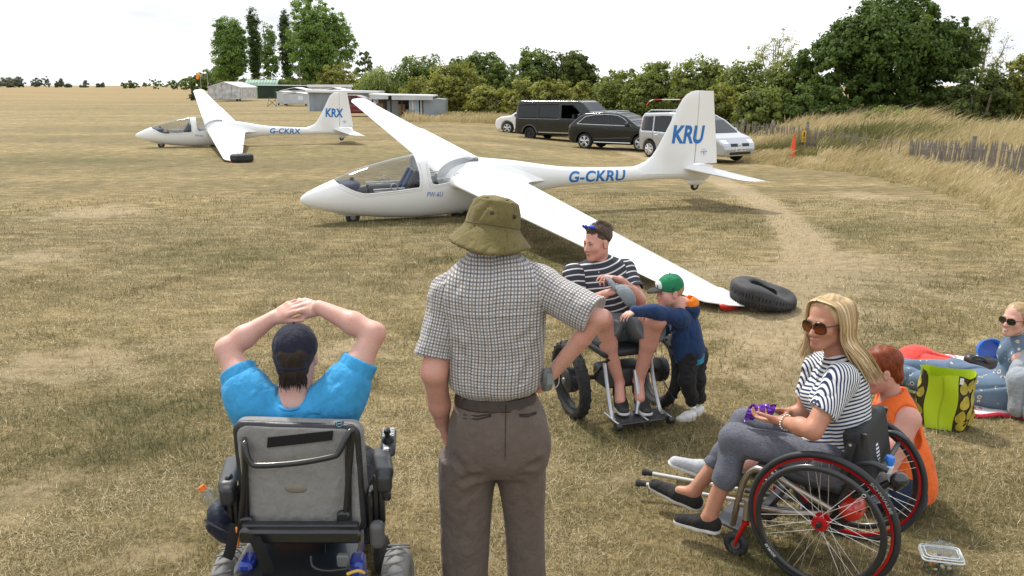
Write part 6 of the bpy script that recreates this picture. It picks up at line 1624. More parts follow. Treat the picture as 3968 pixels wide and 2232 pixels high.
# interlaced hands
dL = nrm(P(1172, 1168, 3.52) - wrL); hand(s, wrL, dL, (.1, .62, -.78), False, 1.0, ((14, 24, 16), (12, 22, 16), (12, 24, 16), (16, 26, 18)), (30, 12, 8), 4, .004)
dR = nrm(P(1118, 1166, 3.53) - wrR); hand(s, wrR + (0, .012, -.012), dR, (-.1, .66, -.75), True, 1.0, ((10, 26, 20), (10, 26, 20), (12, 26, 20), (16, 28, 20)), (24, 12, 8), 4, .004)
hipL, hipR = A + (-.10, .12, -.10), A + (.10, .12, -.10)
knL, knR = A + (-.16, .58, -.04), A + (.16, .58, -.04); anL, anR = A + (-.15, .62, -.38), A + (.15, .62, -.38)
for h, k, a in ((hipL, knL, anL), (hipR, knR, anR)): limb(s, [h, k, a], [.085, .058, .042], .03)
mk('body', s, .005, SKB, man, base)
s = S().u(Hd.e((0, -.026, .012), (.081, .100, .082)), 0).u(Hd.e((0, -.068, -.052), (.058, .040, .040)), .03).i(half(Hd.p(0, .035, 0), Hd.f)).i(half(Hd.p(0, 0, -.088), -Hd.u), .01).w(folds(.0035, 110, 5, (1, 1, 5), Hd.R))
mk('hair', s, .005, BHAIR, man, base)
g = M(); r = np.random.default_rng(3)
for _ in range(260):
 a = r.uniform(-1.0, 1.0); p0 = Hd.p(.060 * math.sin(a), -.066 - .038 * math.cos(a), -.055 + r.normal() * .012); p1 = p0 + Hd.u * -r.uniform(.022, .05) + Hd.f * r.uniform(-.006, .006) + Hd.r * r.normal() * .006; g.tube([p0, (p0 + p1) / 2 + Hd.f * -.003, p1], [.0022, .002, .0007], 4)
o = g.obj('hair_ends', BHAIR, man, off=base); o['kind'] = 'stuff'
s = S().u(Hd.e((0, .028, -.070), (.066, .056, .050)), 0).d(Hd.e((0, .012, -.03), (.058, .06, .06)), .006).i(half(Hd.p(0, .0, -.045), Hd.u), .006); mk('beard', s, .005, BHAIR, man, base)
# navy baseball cap, strap at the back
NAVYC = cloth_mat('navy_twill', (.016, .017, .032), .12, .85, 600)
def cap(Hd, parent, off, m_dome, m_brim, back_gap, brim_len=.075, vox=.0048, rise=0.0, flat=0.0, name='cap', seams=True, seam_m=None):
 s = S().u(Hd.e((0, -.010, .030 + rise), (.0875, .1085, .092)), 0).i(half(Hd.p(0, 0, -.002), nrm(-Hd.u + .28 * Hd.f)), .004)
 s.d(Hd.e((0, -.010, .022 + rise), (.080, .100, .086)), .003)
 if back_gap: s.d(Hd.e((0, -.12, -.016), (.046, .05, .036)), .003)
 o = mk(name, s, vox, m_dome, parent, off)
 b = S().u(Hd.e((0, .088, .018), (.070, .098, .030)), 0).d(Hd.e((0, .082, .010), (.080, .100, .030)), .002).i(half(Hd.p(0, .078, 0), -Hd.f), .004)
 mk('cap_brim', b, vox * .8, m_brim, o, off)
 if back_gap:
  M().tube([Hd.p(.0885 * math.sin(a), -.010 - .1085 * math.cos(a) * .93, -.030) for a in np.linspace(-.62, .62, 9)], .0095, 6).obj('cap_strap', m_dome, o, off=off)
 if seams:
  for a in np.linspace(0, 2 * math.pi, 7)[:-1] + math.pi / 6 * 0:
   pts = [Hd.p(.0878 * math.sin(a) * math.cos(t), -.010 + .1088 * math.cos(a) * math.cos(t) * -1, .030 + rise + .0922 * math.sin(t)) for t in np.linspace(.05 if abs(math.cos(a)) < .9 or not back_gap else .35, 1.5, 10)]
   M().tube(pts, .0011, 4).obj('cap_seam', seam_m or m_dome, o, off=off)
 M().ball(Hd.p(0, -.010, .1225 + rise), .0065, 10, 6).obj('cap_button', m_dome, o, off=off)
 return o
cap(Hd, man, base, NAVYC, NAVYC, True, rise=.004, seam_m=mat('navy_seam', (.03, .03, .048), .9))
# T-shirt
gt_ = gcyl(A, Bn, X, [(.0, .19, .12), (.12, .205, .125), (.24, .222, .125, 0, -.005), (.31, .222, .12, 0, -.01), (.36, .20, .11, 0, -.006), (.40, .145, .095, 0, .0), (.44, .092, .082, 0, .004), (.465, .074, .075, 0, .008)], 2.3)
s = S().u(gt_, 0)
for sh, e in ((shL, elL), (shR, elR)): s.u(rc(Bn + (0, .0, -.045) + (sh - Bn) * .25, sh + (e - sh) * .1, .080, .088), .06).u(rc(A * .4 + Bn * .6 + (sh - Bn) * .75, sh + (e - sh) * .3, .085, .082), .06)
s.d(el(Bn + (0, -.01, .058), (.062, .14, .066)), .010)
s.w(folds(.003, 22, 61, (1, 1, 1.4)))
for (p0, p1, dp) in (((1010, 1480), (1060, 1620), .008), ((1035, 1530), (1100, 1600), .007), ((985, 1500), (1000, 1620), .006), ((1290, 1465), (1240, 1600), .008), ((1310, 1500), (1330, 1610), .007), ((1260, 1520), (1200, 1600), .006), ((950, 1520), (960, 1620), .005), ((1120, 1600), (1020, 1560), .005), ((1180, 1605), (1270, 1560), .005), ((1360, 1480), (1370, 1600), .005)): s.w(crease(P(*p0, 3.21), P(*p1, 3.21), 0, dp * 1.4, .013))
tee = mk('t_shirt', s, .0055, TEE, man, base)
for sh, e, f_, sd_ in ((shL, elL, .62, 62), (shR, elR, .60, 63)):
 d = nrm(e - sh); sleeve('sleeve', sh, e, sh + (e - sh) * f_, .086, .072, d + np.array([0, -.1, 0]), TEE, tee, base, sd_, .0055, .05, amp=.0035, sc=30, extra=rc(sh, Bn * .5 + sh * .5 + (0, 0, -.05), .08, .085))
M().tube([Bn + np.array([.060 * math.cos(a), -.005 + .092 * math.sin(a), .018 - .016 * abs(math.sin(a))]) for a in np.linspace(math.pi * 1.05, math.pi * 1.95, 20)], .0055, 6).obj('neck_rib', TEE, tee, off=base)
s = S()
for h, k, a in ((hipL, knL, anL), (hipR, knR, anR)): limb(s, [h, k, a], [.105, .082, .07], .03)
s.u(rc(hipL, hipR, .12, .12), .03); mk('trousers', s, .009, cloth_mat('dark_trousers', (.02, .022, .03)), man, base)
for a in (anL, anR): shoe(man, base, a + (0, -.06, -.085), a + (0, .2, -.085), (0, 0, 1), mat('dark_shoe', (.02, .02, .02), .6), RUBBER)
# ---- powered wheelchair
GREYSH = cloth_mat('grey_backrest_cloth', (.255, .248, .235), .06, .9, 900)
BLKM = mat('black_frame', (.014, .014, .015), .35, coat=.3); BLKV = mat('black_vinyl', (.024, .026, .030), .42, var=.2, vscale=30, bump=.12, bscale=220); VELC = mat('velcro', (.008, .008, .008), .95)
BLUEP = mat('blue_frame', (.012, .035, .30), .35, coat=.5)
cb = np.array([-.80, 3.05, 0.0])
ch = thing('powered_wheelchair', 'powered wheelchair with grey backrest and joystick seen from behind', 'wheelchair', cb)
YB = 3.10                                    # the plane of the backrest shell
def B(px, py, Y=YB): return P(px, py, Y) - cb
c00, c10, c11, c01 = B(925, 1815), B(1388, 1790), B(1404, 1640), B(903, 1652)
# backrest: padded front with a black rolled edge and a grey shell
def shellgrid(dy, inset, n=15, bow=.035):
 v = []; L_, R_2, T_, Bt = 903 + inset, 1402 - inset, 1640 + inset, 2040
 for j in range(n):
  for i in range(n):
   u, w = i / (n - 1), j / (n - 1); px = (L_ + (935 - 903 + 12) * 0 + w * 26) * (1 - u) + (R_2 - w * 8) * u; py = (T_ + 12 - 22 * u * 0) * (1 - w) + Bt * w
   v.append(B(px, py, YB + dy + bow * ((2 * u - 1) ** 2 - .5) * .9 - .05 * w * 0 + .03 * (w - .5) ** 2))
 return np.array(v), [(j * n + i, j * n + i + 1, (j + 1) * n + i + 1, (j + 1) * n + i) for j in range(n - 1) for i in range(n - 1)]
def B3(u, w, dy=0.0, bow=.03):
 """point on the backrest surface, u across 0..1, w down 0..1"""
 p = (c01 * (1 - u) + c11 * u) * (1 - w) + (B(935, 2075) * (1 - u) + B(1392, 2060) * u) * w
 return p + np.array([0, dy + bow * ((2 * u - 1) ** 2) - .012 * math.sin(math.pi * w), 0])
W0 = np.linalg.norm(c11 - c01); ctr = (B3(0, 0) + B3(1, 0) + B3(0, 1) + B3(1, 1)) / 4; Hh = np.linalg.norm(B3(.5, 0) - B3(.5, 1))
zx = nrm(B3(1, .5) - B3(0, .5)); zz_ = nrm(B3(.5, 0) - B3(.5, 1)); Rb = np.array([zx, np.cross(zz_, zx), zz_]).T
def slab(name, hw, hh, th, dy, m_, parent, rd=.03, vox=.009, bow=.10, cz=0.0):
 c0 = ctr + cb + Rb @ np.array([0, dy, cz])
 def f(p):
  q = (p - c0) @ Rb; y = q[:, 1] - bow * q[:, 0] ** 2
  qx = np.abs(q[:, 0]) - hw + .045; qz = np.abs(q[:, 2]) - hh + .045; d2 = np.hypot(np.maximum(qx, 0), np.maximum(qz, 0)) + np.minimum(np.maximum(qx, qz), 0) - .045
  dy_ = np.abs(y) - th + rd; d2 = d2 + rd; return (np.hypot(np.maximum(d2, 0), np.maximum(dy_, 0)) + np.minimum(np.maximum(d2, dy_), 0) - rd).astype(np.float32)
 f.bs = (c0.astype(np.float32), math.hypot(hw, hh) + .05)
 return mk(name, S().u(f, 0), vox, m_, parent, cb)
back = slab('backrest_pad', W0 / 2 + .002, Hh / 2 - .004, .048, .045, GREYSH, ch, .04, cz=-.004)
slab('backrest_edge', W0 / 2 - .001, Hh / 2, .016, -.006, BLKV, ch, .014)
shell = slab('backrest_shell', W0 / 2 - .020, Hh / 2 - .014, .012, -.016, GREYSH, ch, .006, .007)
def BB(x, z, lift=0.0): return ctr + Rb @ np.array([x, -.030 - lift + .10 * x * x, z])          # a point on the back of the shell
def bx_(px, py):
 o = B(px, py) - ctr; return float(o @ Rb[:, 0]), float(o @ Rb[:, 2])
def strip(name, pts, th, m_, parent=ch):
 """a thin pad that follows the shell: pts are four picture corners, clockwise from top left"""
 q = [bx_(*p) for p in pts]; n = 10; v = []
 for j in (0, 1):
  for i in range(n):
   u = i / (n - 1); a = (np.array(q[0]) * (1 - u) + np.array(q[1]) * u) * (1 - j) + (np.array(q[3]) * (1 - u) + np.array(q[2]) * u) * j; v.append(BB(a[0], a[1], 0)); v.append(BB(a[0], a[1], th))
 f = []
 for i in range(n - 1):
  a, b = 2 * i, 2 * (n + i); f += [(a + 1, a + 3, b + 3, b + 1), (a, a + 1, b + 1, b)][:1] + [(a, a + 2, a + 3, a + 1), (b, b + 1, b + 3, b + 2)]
 f += [(0, 1, 2 * n + 1, 2 * n), (2 * (n - 1), 2 * (2 * n - 1), 2 * (2 * n - 1) + 1, 2 * (n - 1) + 1)]
 return mobj(name, v, f, m_, parent, False)
strip('velcro_panel', [(1026, 1688), (1278, 1676), (1278, 1712), (1026, 1726)], .006, VELC)
lb = strip('maker_label', [(1284, 1645), (1318, 1643), (1317, 1658), (1285, 1658)], .003, BLKV)
a_, b_ = bx_(1301, 1651); M().torus(BB(a_, b_, .0045), Rb[:, 1], .011, .0022, 20, 5).obj('logo_ring', mat('logo_blue', (.15, .32, .45), .4), lb)
M().tube([BB(a_ - .006, b_, .005), BB(a_ + .006, b_ + .001, .005)], .0015, 4).obj('logo_line', SILVER, lb)
s = S().u(el(BB(*bx_(1155, 1895), -.004) + cb, (.045, .006, .022)), 0).u(el(BB(*bx_(1130, 1890), -.004) + cb, (.025, .006, .015)), .01)
mk('stain', s, .006, mat('stain', (.20, .175, .135), .95, var=.3), shell, cb)
# push bar, its two uprights
pb = [bx_(*q) for q in ((946, 2010), (950, 1800), (944, 1705), (950, 1690), (964, 1722), (985, 1755), (1020, 1765), (1160, 1763), (1290, 1750), (1318, 1735), (1338, 1690), (1350, 1672), (1358, 1690), (1355, 1800), (1352, 2000))]
lift = [.02, .022, .03, .05, .065, .07, .075, .075, .07, .065, .05, .03, .025, .022, .02]
M().tube(spline([BB(a, b, l) for (a, b), l in zip(pb, lift)], 4), .0115, 10).obj('push_bar', BLKM, ch)
for px in (953, 1352): M().box(BB(*bx_(px, 1860), .012), (.024, .018, .38), rot=Rb, b=.006).obj('back_post', BLKM, ch)
for px in (970, 1345): M().box(BB(*bx_(px, 2005), .02), (.05, .03, .05), rot=Rb, b=.008).obj('clamp', BLKM, ch)
# seat frame beam, cushion, base
M().box(B(1165, 2072, 3.02), (.46, .05, .055), b=.01).obj('rear_beam', BLKM, ch)
M().box(B(1165, 2035, 3.05), (.44, .04, .02), b=.006).obj('upper_beam', BLKV, ch)
mk('seat_cushion', S().u(bxs(B(1160, 2120, 3.27) + cb + (0, .02, -.01), (.215, .23, .045), None, .035), 0), .01, GREYSH, ch, cb)
M().tube([B(1260, 2085, 3.02), B(1262, 2142, 3.02)], .002, 4).obj('cushion_seam', BLKV, ch)
M().box(B(1165, 2160, 3.12), (.44, .36, .03), b=.008).obj('seat_pan', BLKM, ch)
M().box(np.array([.0, .16, .33]), (.34, .42, .14), b=.02).obj('power_base', BLUEP, ch); M().box(np.array([-.0, -.07, .33]), (.30, .05, .12), b=.01).obj('battery_cover', mat('navy_plastic', (.02, .03, .07), .5), ch)
for sx in (-.215, .205): M().box(np.array([sx, .0, .34]), (.055, .10, .19), b=.012).obj('frame_tube', BLUEP, ch)
M().box(B(1330, 2170, 2.99), (.045, .03, .05), b=.006).obj('socket_box', mat('grey_plastic', (.12, .125, .13), .5), ch)
M().tube(spline([B(1205, 2155, 2.99), B(1212, 2195, 2.96), B(1262, 2212, 2.95), B(1340, 2205, 2.96), B(1365, 2190, 2.99)], 5), .004, 6).obj('cable', BLKV, ch)
M().tube(spline([B(1345, 2225, 2.95), B(1385, 2212, 2.95), B(1412, 2220, 2.96)], 5), .006, 6).obj('rope', mat('yellow_rope', (.62, .40, .05), .8), ch)
for sx in (-.335, .335):
 w = M().torus((sx, .14, .19), (1, 0, 0), .135, .055, 40, 12, ry=.055).obj('drive_wheel', mat('grey_tyre', (.21, .205, .195), .75, var=.15), ch)
 M().lathe([(0, -.04), (.085, -.045), (.10, -.02), (.10, .02), (.085, .045), (0, .04)], (sx, .14, .19), (1, 0, 0), 24).obj('rim', mat('rim_grey', (.16, .16, .16), .5), w)
 for k in range(26):
  a = 2 * math.pi * k / 26; M().box((sx, .14 + .191 * math.cos(a), .19 + .191 * math.sin(a)), (.085, .010, .006), rot=frame((0, math.cos(a), math.sin(a)), (1, .35, 0)), b=.002).obj('tread_block', mat('grey_tyre_block', (.17, .165, .16), .8), w)
for sx in (-.2, .2):
 w = M().torus((sx, .62, .09), (1, 0, 0), .06, .03, 24, 8).obj('caster_wheel', RUBBER, ch); M().tube([(sx, .55, .3), (sx, .60, .18), (sx, .62, .09)], .015, 8).obj('caster_fork', BLKM, ch)
M().tube([(-.14, .3, .35), (-.14, .66, .30), (-.14, .70, .12)], .014, 8).obj('leg_rest', BLKM, ch); M().tube([(.14, .3, .35), (.14, .66, .30), (.14, .70, .12)], .014, 8).obj('leg_rest', BLKM, ch); M().box((0, .80, .10), (.36, .2, .015), b=.005).obj('footplate', BLKM, ch)
M().box(B(919, 2080, 2.99), (.010, .012, .085), b=.004).obj('reflector', mat('amber_reflector', (.75, .20, .01), .25, coat=.6), ch)
# webbing straps
def ribbon(name, pts, w, m_, parent, th=.003):
 pts = spline(pts, 5); g = M()
 T = np.gradient(pts, axis=0); v = []; f = []
 for p, t in zip(pts, T):
  sd_ = nrm(np.cross(t, (0, 1, .1))) * w / 2; v += [p - sd_, p + sd_, p + sd_ + (0, th, 0), p - sd_ + (0, th, 0)]
 for i in range(len(pts) - 1):
  a, b = 4 * i, 4 * i + 4; f += [(a, b, b + 1, a + 1), (a + 1, b + 1, b + 2, a + 2), (a + 2, b + 2, b + 3, a + 3), (a + 3, b + 3, b, a)]
 return mobj(name, v, f, m_, parent, True)
ribbon('strap', [B(985, 2085, 2.97), B(1010, 2140, 2.96), B(1030, 2190, 2.97), B(1045, 2240, 2.98)], .045, VELC, ch); ribbon('strap', [B(912, 2030, 2.99), B(900, 2090, 2.98), B(890, 2140, 2.98), B(880, 2165, 2.98)], .04, VELC, ch)
# armrests
def armrest(px0, py0, px1, py1, Y0, Y1, flip):
 a, b = B(px0, py0, Y0), B(px1, py1, Y1); d = nrm(b - a)
 s = S().u(bxs((a + b) / 2 + cb, (.036, np.linalg.norm(b - a) / 2, .020), np.array([nrm(np.cross(d, (0, 0, 1))), d, nrm(np.cross(nrm(np.cross(d, (0, 0, 1))), d))]).T, .020), 0)
 s.u(bxs(a + cb + (0, -.002, -.036), (.028, .024, .038), None, .016), .02); mk('armrest_pad', s, .008, BLKV, ch, cb)
armrest(1490, 1835, 1478, 1745, 3.10, 3.42, 1); armrest(880, 1885, 905, 1780, 3.10, 3.42, -1)
for px, px2 in ((1462, 1440), (895, 925)):
 M().box(B(px, 1960, 3.14), (.022, .04, .26), b=.005).obj('arm_post', BLKM, ch); M().box(B(px2, 1965, 3.16), (.03, .08, .16), b=.01).obj('arm_bracket', BLKM, ch)
M().box(B(1482, 1955, 3.12), (.02, .03, .15), b=.005).obj('arm_slide', BLKM, ch); M().box(B(1500, 1915, 3.1), (.03, .03, .05), b=.008).obj('arm_knob', BLKM, ch)
mk('side_lever', S().u(bxs(B(1462, 2070, 3.05) + cb, (.028, .03, .055), None, .024), 0), .008, mat('grey_plastic_dark', (.09, .09, .092), .5), ch, cb)
# joystick box
jc = B(1505, 1715, 3.42); Rj = frame(nrm((0, -.35, 1)), (1, .08, 0))
jb = M().box(jc, (.062, .16, .034), rot=Rj, b=.012).obj('joystick_box', mat('dark_slate', (.05, .056, .06), .4), ch)
M().box(jc + Rj @ np.array([0, .045, .0175]), (.05, .055, .003), rot=Rj, b=.001).obj('key_panel', mat('panel_grey', (.20, .23, .24), .4), jb)
for k in range(3):
 for q in (-1, 1): M().box(jc + Rj @ np.array([q * .017, .03 + .016 * k, .0198]), (.010, .008, .003), rot=Rj, b=.001).obj('key', [mat('key_green', (.25, .35, .25), .5), mat('key_pale', (.38, .42, .42), .5)][(k + (q > 0)) % 2], jb)
M().lathe([(.026, 0), (.022, .012), (.011, .022), (.009, .035), (.015, .045), (.013, .062), (0, .066)], jc + Rj @ np.array([0, -.005, .016]), Rj[:, 2], 18).obj('joystick', mat('stick_black', (.012, .012, .012), .5), jb)
M().box(jc + Rj @ np.array([0, -.055, .0185]), (.024, .008, .002), rot=Rj).obj('maker_text', SILVER, jb)
# the navy bag hung on the left side with an orange capped bottle
bg = P(848, 2000, 3.15); t = thing('shoulder_bag', 'dark navy bag hanging below the left armrest of the powered wheelchair', 'bag', bg)
s = S().u(el(bg + (.0, .02, -.01), (.055, .09, .060)), 0).u(el(bg + (.05, .0, -.055), (.055, .08, .045)), .04).w(folds(.009, 28, 71)); mk('bag_body', s, .008, cloth_mat('navy_nylon', (.012, .015, .032), .2, .55), t, bg)
M().tube(spline([bg * 0 + q for q in (np.array([-.03, -.07, .02]), np.array([.03, -.095, .0]), np.array([.08, -.08, -.04]))], 4), .004, 5).obj('zip', BLKV, t)
bo = P(808, 1918, 3.15); t = thing('bottle', 'clear water bottle with an orange cap lying in the navy bag', 'bottle', bo)
ax = nrm(P(780, 1882, 3.15) - P(835, 1945, 3.15))
M().lathe([(.0, -.06), (.030, -.055), (.031, -.01), (.028, .005), (.018, .02), (.012, .028)], (0, 0, 0), ax, 20).obj('flask', glass('clear_plastic', (.86, .90, .92), .10, .05, dark=(.5, .52, .54)), t)
M().lathe([(.0, .048), (.014, .046), (.015, .026), (.0, .024)], (0, 0, 0), ax, 16).obj('cap', mat('orange_cap', (.80, .17, .02), .45), t)
# ================================================================ man in the off-road wheelchair, and the small boy
POLO = NT('striped_polo', .85)
_uv = POLO.n('ShaderNodeSeparateXYZ', {0: POLO.attr('uvw').outputs['Vector']}).outputs
_b = POLO.math('ABSOLUTE', POLO.math('SUBTRACT', POLO.math('FRACT', POLO.math('MULTIPLY', _uv['Y'], 1 / .042)), .5))
_c = POLO.mix(POLO.n('ShaderNodeMapRange', {0: _b, 1: .085, 2: .125, 3: 1.0, 4: 0.0}).outputs[0], (.040, .042, .056), (.66, .66, .66)); POLO.color(_c); POLO.bump(POLO.noise(POLO.obj(), 40, 4), .25, .005); POLO = POLO.m
SLATE = cloth_mat('slate_cloth', (.040, .042, .056), .08, .9)
SHORTG = cloth_mat('grey_shorts', (.150, .168, .178), .10, .9)
CAPG = cloth_mat('grey_cap_cloth', (.20, .225, .24), .08, .9)
BRSH = cloth_mat('short_brown_hair', (.085, .055, .038), .25, .6, 260)
M0 = np.array([.712, 5.72, 0.0]); base = M0
man = thing('person', 'seated man in striped polo shirt and grey shorts, blue sunglasses pushed up, looking left', 'person', base)
hpL, hpR = M0 + (.13, .12, .56), M0 + (-.07, .06, .56)          # his own left is on the right of the picture
Bn = P(2322, 1012, 5.90); A = M0 + (.02, .14, .53)
Hd = Head(P(2314, 938, 5.84), (-.80, -.60, -.10), (-.06, 0, 1), .99)
shR, shL = P(2226, 1064, 5.84), P(2418, 1046, 5.94)
elR, wrR = P(2240, 1192, 5.74), P(2352, 1136, 5.52)
elL, wrL = P(2478, 1163, 5.78), P(2402, 1084, 5.56)
knR, knL = P(2334, 1240, 5.42), P(2545, 1238, 5.40); anR, anL = P(2398, 1484, 5.56), P(2474, 1476, 5.56)
X = nrm(shL - shR) * 1.0; X = -X      # right shoulder is on his right
s = S(); Hd.skin(s)
s.u(rc(Hd.p(0, -.022, -.05), Bn + (0, .01, -.03), .055, .062), .03).u(rc(Bn + (0, 0, -.06), A, .08, .10), .05).u(rc(shL + (0, 0, -.01), shR + (0, 0, -.01), .05, .05), .04)
for sh, e, w in ((shL, elL, wrL), (shR, elR, wrR)):
 limb(s, [sh, e], [.055, .043], .03); s.u(rc(e, e * .6 + w * .4, .042, .044), .02).u(rc(e * .6 + w * .4, w, .043, .027), .02)
hand(s, wrR, nrm(P(2425, 1112, 5.44) - wrR), (.15, .35, -.9), True, .98, ((10, 30, 20), (14, 34, 22), (18, 36, 22), (22, 38, 24)), (38, 16, 8), 5, .004)
hand(s, wrL, nrm(P(2330, 1062, 5.50) - wrL), (-.30, -.25, -.9), False, .98, ((16, 34, 24), (30, 48, 28), (34, 52, 30), (36, 54, 30)), (40, 30, 10), 6, .004)
for h, k, a, q in ((hpR, knR, anR, -1), (hpL, knL, anL, 1)):
 s.u(rc(h, k, .088, .062), .03); s.u(el(k + (0, -.006, .012), (.054, .055, .058)), .03); m_ = k * .62 + a * .38 + np.array([0, .03, 0]); s.u(rc(k, m_, .054, .058), .03).u(rc(m_, a, .054, .037), .03); s.u(rc(a, a + (0, -.09, -.09), .036, .034), .02)
s.u(rc(hpL, hpR, .1, .1), .04)
mk('body', s, .0058, SK_ROSY, man, base); Hd.face_parts(man, base, lip=(.40, .17, .14))
s = S().u(Hd.e((0, -.026, .040), (.0785, .098, .083)), 0).u(Hd.e((0, .03, .098), (.055, .045, .022)), .02).i(half(Hd.p(0, .052, .045), nrm(Hd.f * .9 - Hd.u * .55)), .006).i(half(Hd.p(0, -.02, -.035), nrm(-Hd.u * .9 + Hd.f * .62)), .006).d(Hd.e((0, .10, .02), (.07, .06, .052)), .004).w(folds(.003, 110, 7, (1, 1, 3)))
mk('hair', s, .005, BRSH, man, base)
g = M(); r = np.random.default_rng(6)
for _ in range(420):
 a = r.uniform(0, 6.28); e_ = r.uniform(.25, 1.5); p0 = Hd.p(.078 * math.sin(a) * math.cos(e_), -.026 + .100 * math.cos(a) * math.cos(e_), .040 + .083 * math.sin(e_))
 if (p0 - Hd.p(0, .062, .045)) @ nrm(Hd.f * .9 - Hd.u * .55) > 0: continue
 d = nrm(p0 - Hd.p(0, 0, .02)) * .9 - Hd.f * .5 + r.normal(size=3) * .35; g.tube([p0 - d * .003, p0 + d * .008, p0 + d * .016 - Hd.f * .002], [.0022, .0018, .0006], 4)
g.obj('hair_ends', BRSH, man, off=base)['kind'] = 'stuff'
# mirrored sunglasses pushed up on his hair
gl = Hd.p(0, .060, .112); t = thing('sunglasses', 'sunglasses with blue mirror lenses pushed up on the seated man\'s hair', 'sunglasses', gl)
BLUEL = mat('blue_mirror', (.04, .10, .75), .12, metal=.85); BLKP = mat('black_gloss_plastic', (.012, .012, .012), .3)
for q in (-1, 1):
 s = S().u(Hd.e((q * .034, .066, .117), (.028, .013, .021), -.9, 0), 0); mk('lens', s, .004, BLUEL, t, gl)
 M().tube([Hd.p(q * .060, .058, .110), Hd.p(q * .078, .02, .08), Hd.p(q * .082, -.03, .03), Hd.p(q * .08, -.045, .005)], .0035, 5).obj('temple_arm', BLKP, t, off=gl)
M().tube([Hd.p(-.06, .062, .122), Hd.p(0, .078, .120), Hd.p(.06, .062, .122)], .0035, 6).obj('glasses_frame', BLKP, t, off=gl)
# polo shirt
gt_ = gcyl(A, Bn, X, [(-.02, .165, .125), (.08, .178, .135, 0, .005), (.22, .188, .130, 0, .004), (.36, .195, .118, 0, 0), (.45, .175, .098), (.50, .12, .082), (.54, .074, .070)], 2.3)
ax_, fx, fy, fz = gt_.fr
s = S().u(gt_, 0).u(rc(shL, Bn + (0, 0, -.03), .070, .058), .04).u(rc(shR, Bn + (0, 0, -.03), .070, .058), .04).w(folds(.0045, 24, 81, (1, 1, 2)))
for (p0, p1) in (((2260, 1100), (2330, 1200)), ((2400, 1080), (2360, 1190)), ((2300, 1080), (2340, 1120)), ((2380, 1050), (2340, 1100))): s.w(crease(P(*p0, 5.74), P(*p1, 5.74), 0, .006, .014))
Ap = A.copy()
def tuvp(V): q = V - Ap; return np.stack([np.arctan2(q @ fx, -(q @ fy)) * .17, q @ fz + .012 * np.cos((q @ fx) * 16), 0 * q[:, 0]], 1)
polo = mk('polo_shirt', s, .0058, POLO, man, base, tuvp)
for sh, e, f_, sd_ in ((shL, elL, .62, 82), (shR, elR, .55, 83)):
 o = sleeve('sleeve', sh, e, sh + (e - sh) * f_, .072, .070, nrm(e - sh), POLO, polo, base, sd_, .0058, .04, amp=.004, sc=30, extra=rc(sh, sh * .65 + Bn * .35 + (0, 0, -.02), .07, .062))
 d = nrm(e - sh); c = sh + (e - sh) * f_; M().lathe([(.0695, -.012), (.0715, -.010), (.0715, .010), (.069, .012), (.062, .011), (.062, -.011)], c, d, 24, closed=True).obj('sleeve_rib', SLATE, o, off=base)
v = nrm(Hd.p(0, -.02, -.06) - Bn)
s = S().u(gcyl(Bn - v * .03, Bn + v * .05, X, [(0, .094, .092), (.02, .082, .080), (.06, .068, .068)], 2), 0).d(gcyl(Bn - v * .06, Bn + v * .09, X, [(0, .06, .06), (.15, .061, .061)], 2), .003).d(rc(Bn + (-.02, -.10, -.06), Bn + (-.03, -.10, .06), .022, .03), .004); mk('collar', s, .005, SLATE, polo, base)
for k in range(2): M().ball(Bn + np.array([-.012, -.108 - .012 * k, -.055 - .035 * k]), .0055, 8, 6).obj('button', mat('pearl', (.6, .6, .58), .4), polo, off=base)
# shorts
s = S()
for h, k, q in ((hpR, knR, -1), (hpL, knL, 1)):
 e = h * .22 + k * .78; s.u(rc(h, e + (0, 0, -.015), .13, .105), .035)
 s.u(rc(e + (0, 0, -.02), e + (q * .01, 0, -.07), .085, .08), .03)
s.u(rc(hpL, hpR, .135, .135), .03).u(rc(A, A + (0, -.02, .06), .15, .14), .03)
for h, k in ((hpR, knR), (hpL, knL)): s.i(half(h * .2 + k * .8, nrm(k - h)), .004)
s.i(half(hpL + (0, 0, .15), (0, 0, 1)), .01)
s.w(folds(.008, 18, 91, (1, 1, 1))); mk('shorts', s, .006, SHORTG, man, base)
# socks and shoes
BLKSH = mat('black_shoe', (.016, .016, .017), .55, var=.2, vscale=30); SOLEW = mat('white_sole', (.62, .62, .60), .6); LACE = mat('dark_lace', (.05, .05, .05), .8)
for a, px, nm in ((anR, (2408, 1560), 0), (anL, (2500, 1556), 1)):
 mk('sock', S().u(rc(a + (0, -.005, -.02), a + (0, -.03, -.06), .043, .045), 0), .006, mat('black_sock', (.015, .015, .016), .9), man, base)
 toe = P(px[0] + 14, px[1] + 24, 5.37); heel = a + (0, .02, -.135); heel[2] = .115; toe[2] = .105
 shoe(man, base, heel, toe, (0, 0, 1), BLKSH, SOLEW, 'shoe', .048, .10, .026, None, LACE)
# ---- grey cap he holds
cc = P(2420, 1150, 5.42); t = thing('cap', 'grey baseball cap held in the lap of the seated man', 'cap', cc)
Rc = frame(nrm((.55, -.1, .45)), (.2, -.9, .3))
s = S().u(el(cc, (.075, .088, .062), Rc), 0).i(half(cc - Rc[:, 2] * .015, -Rc[:, 2]), .004).d(el(cc - Rc[:, 2] * .012, (.068, .081, .055), Rc), .003); cap_o = mk('cap_crown', s, .005, CAPG, t, cc)
s = S().u(el(cc + Rc @ np.array([-.03, -.095, -.02]), (.066, .078, .018), Rc), 0).d(el(cc + Rc @ np.array([-.03, -.09, -.034]), (.07, .084, .022), Rc), .002); mk('cap_brim', s, .005, CAPG, t, cc)
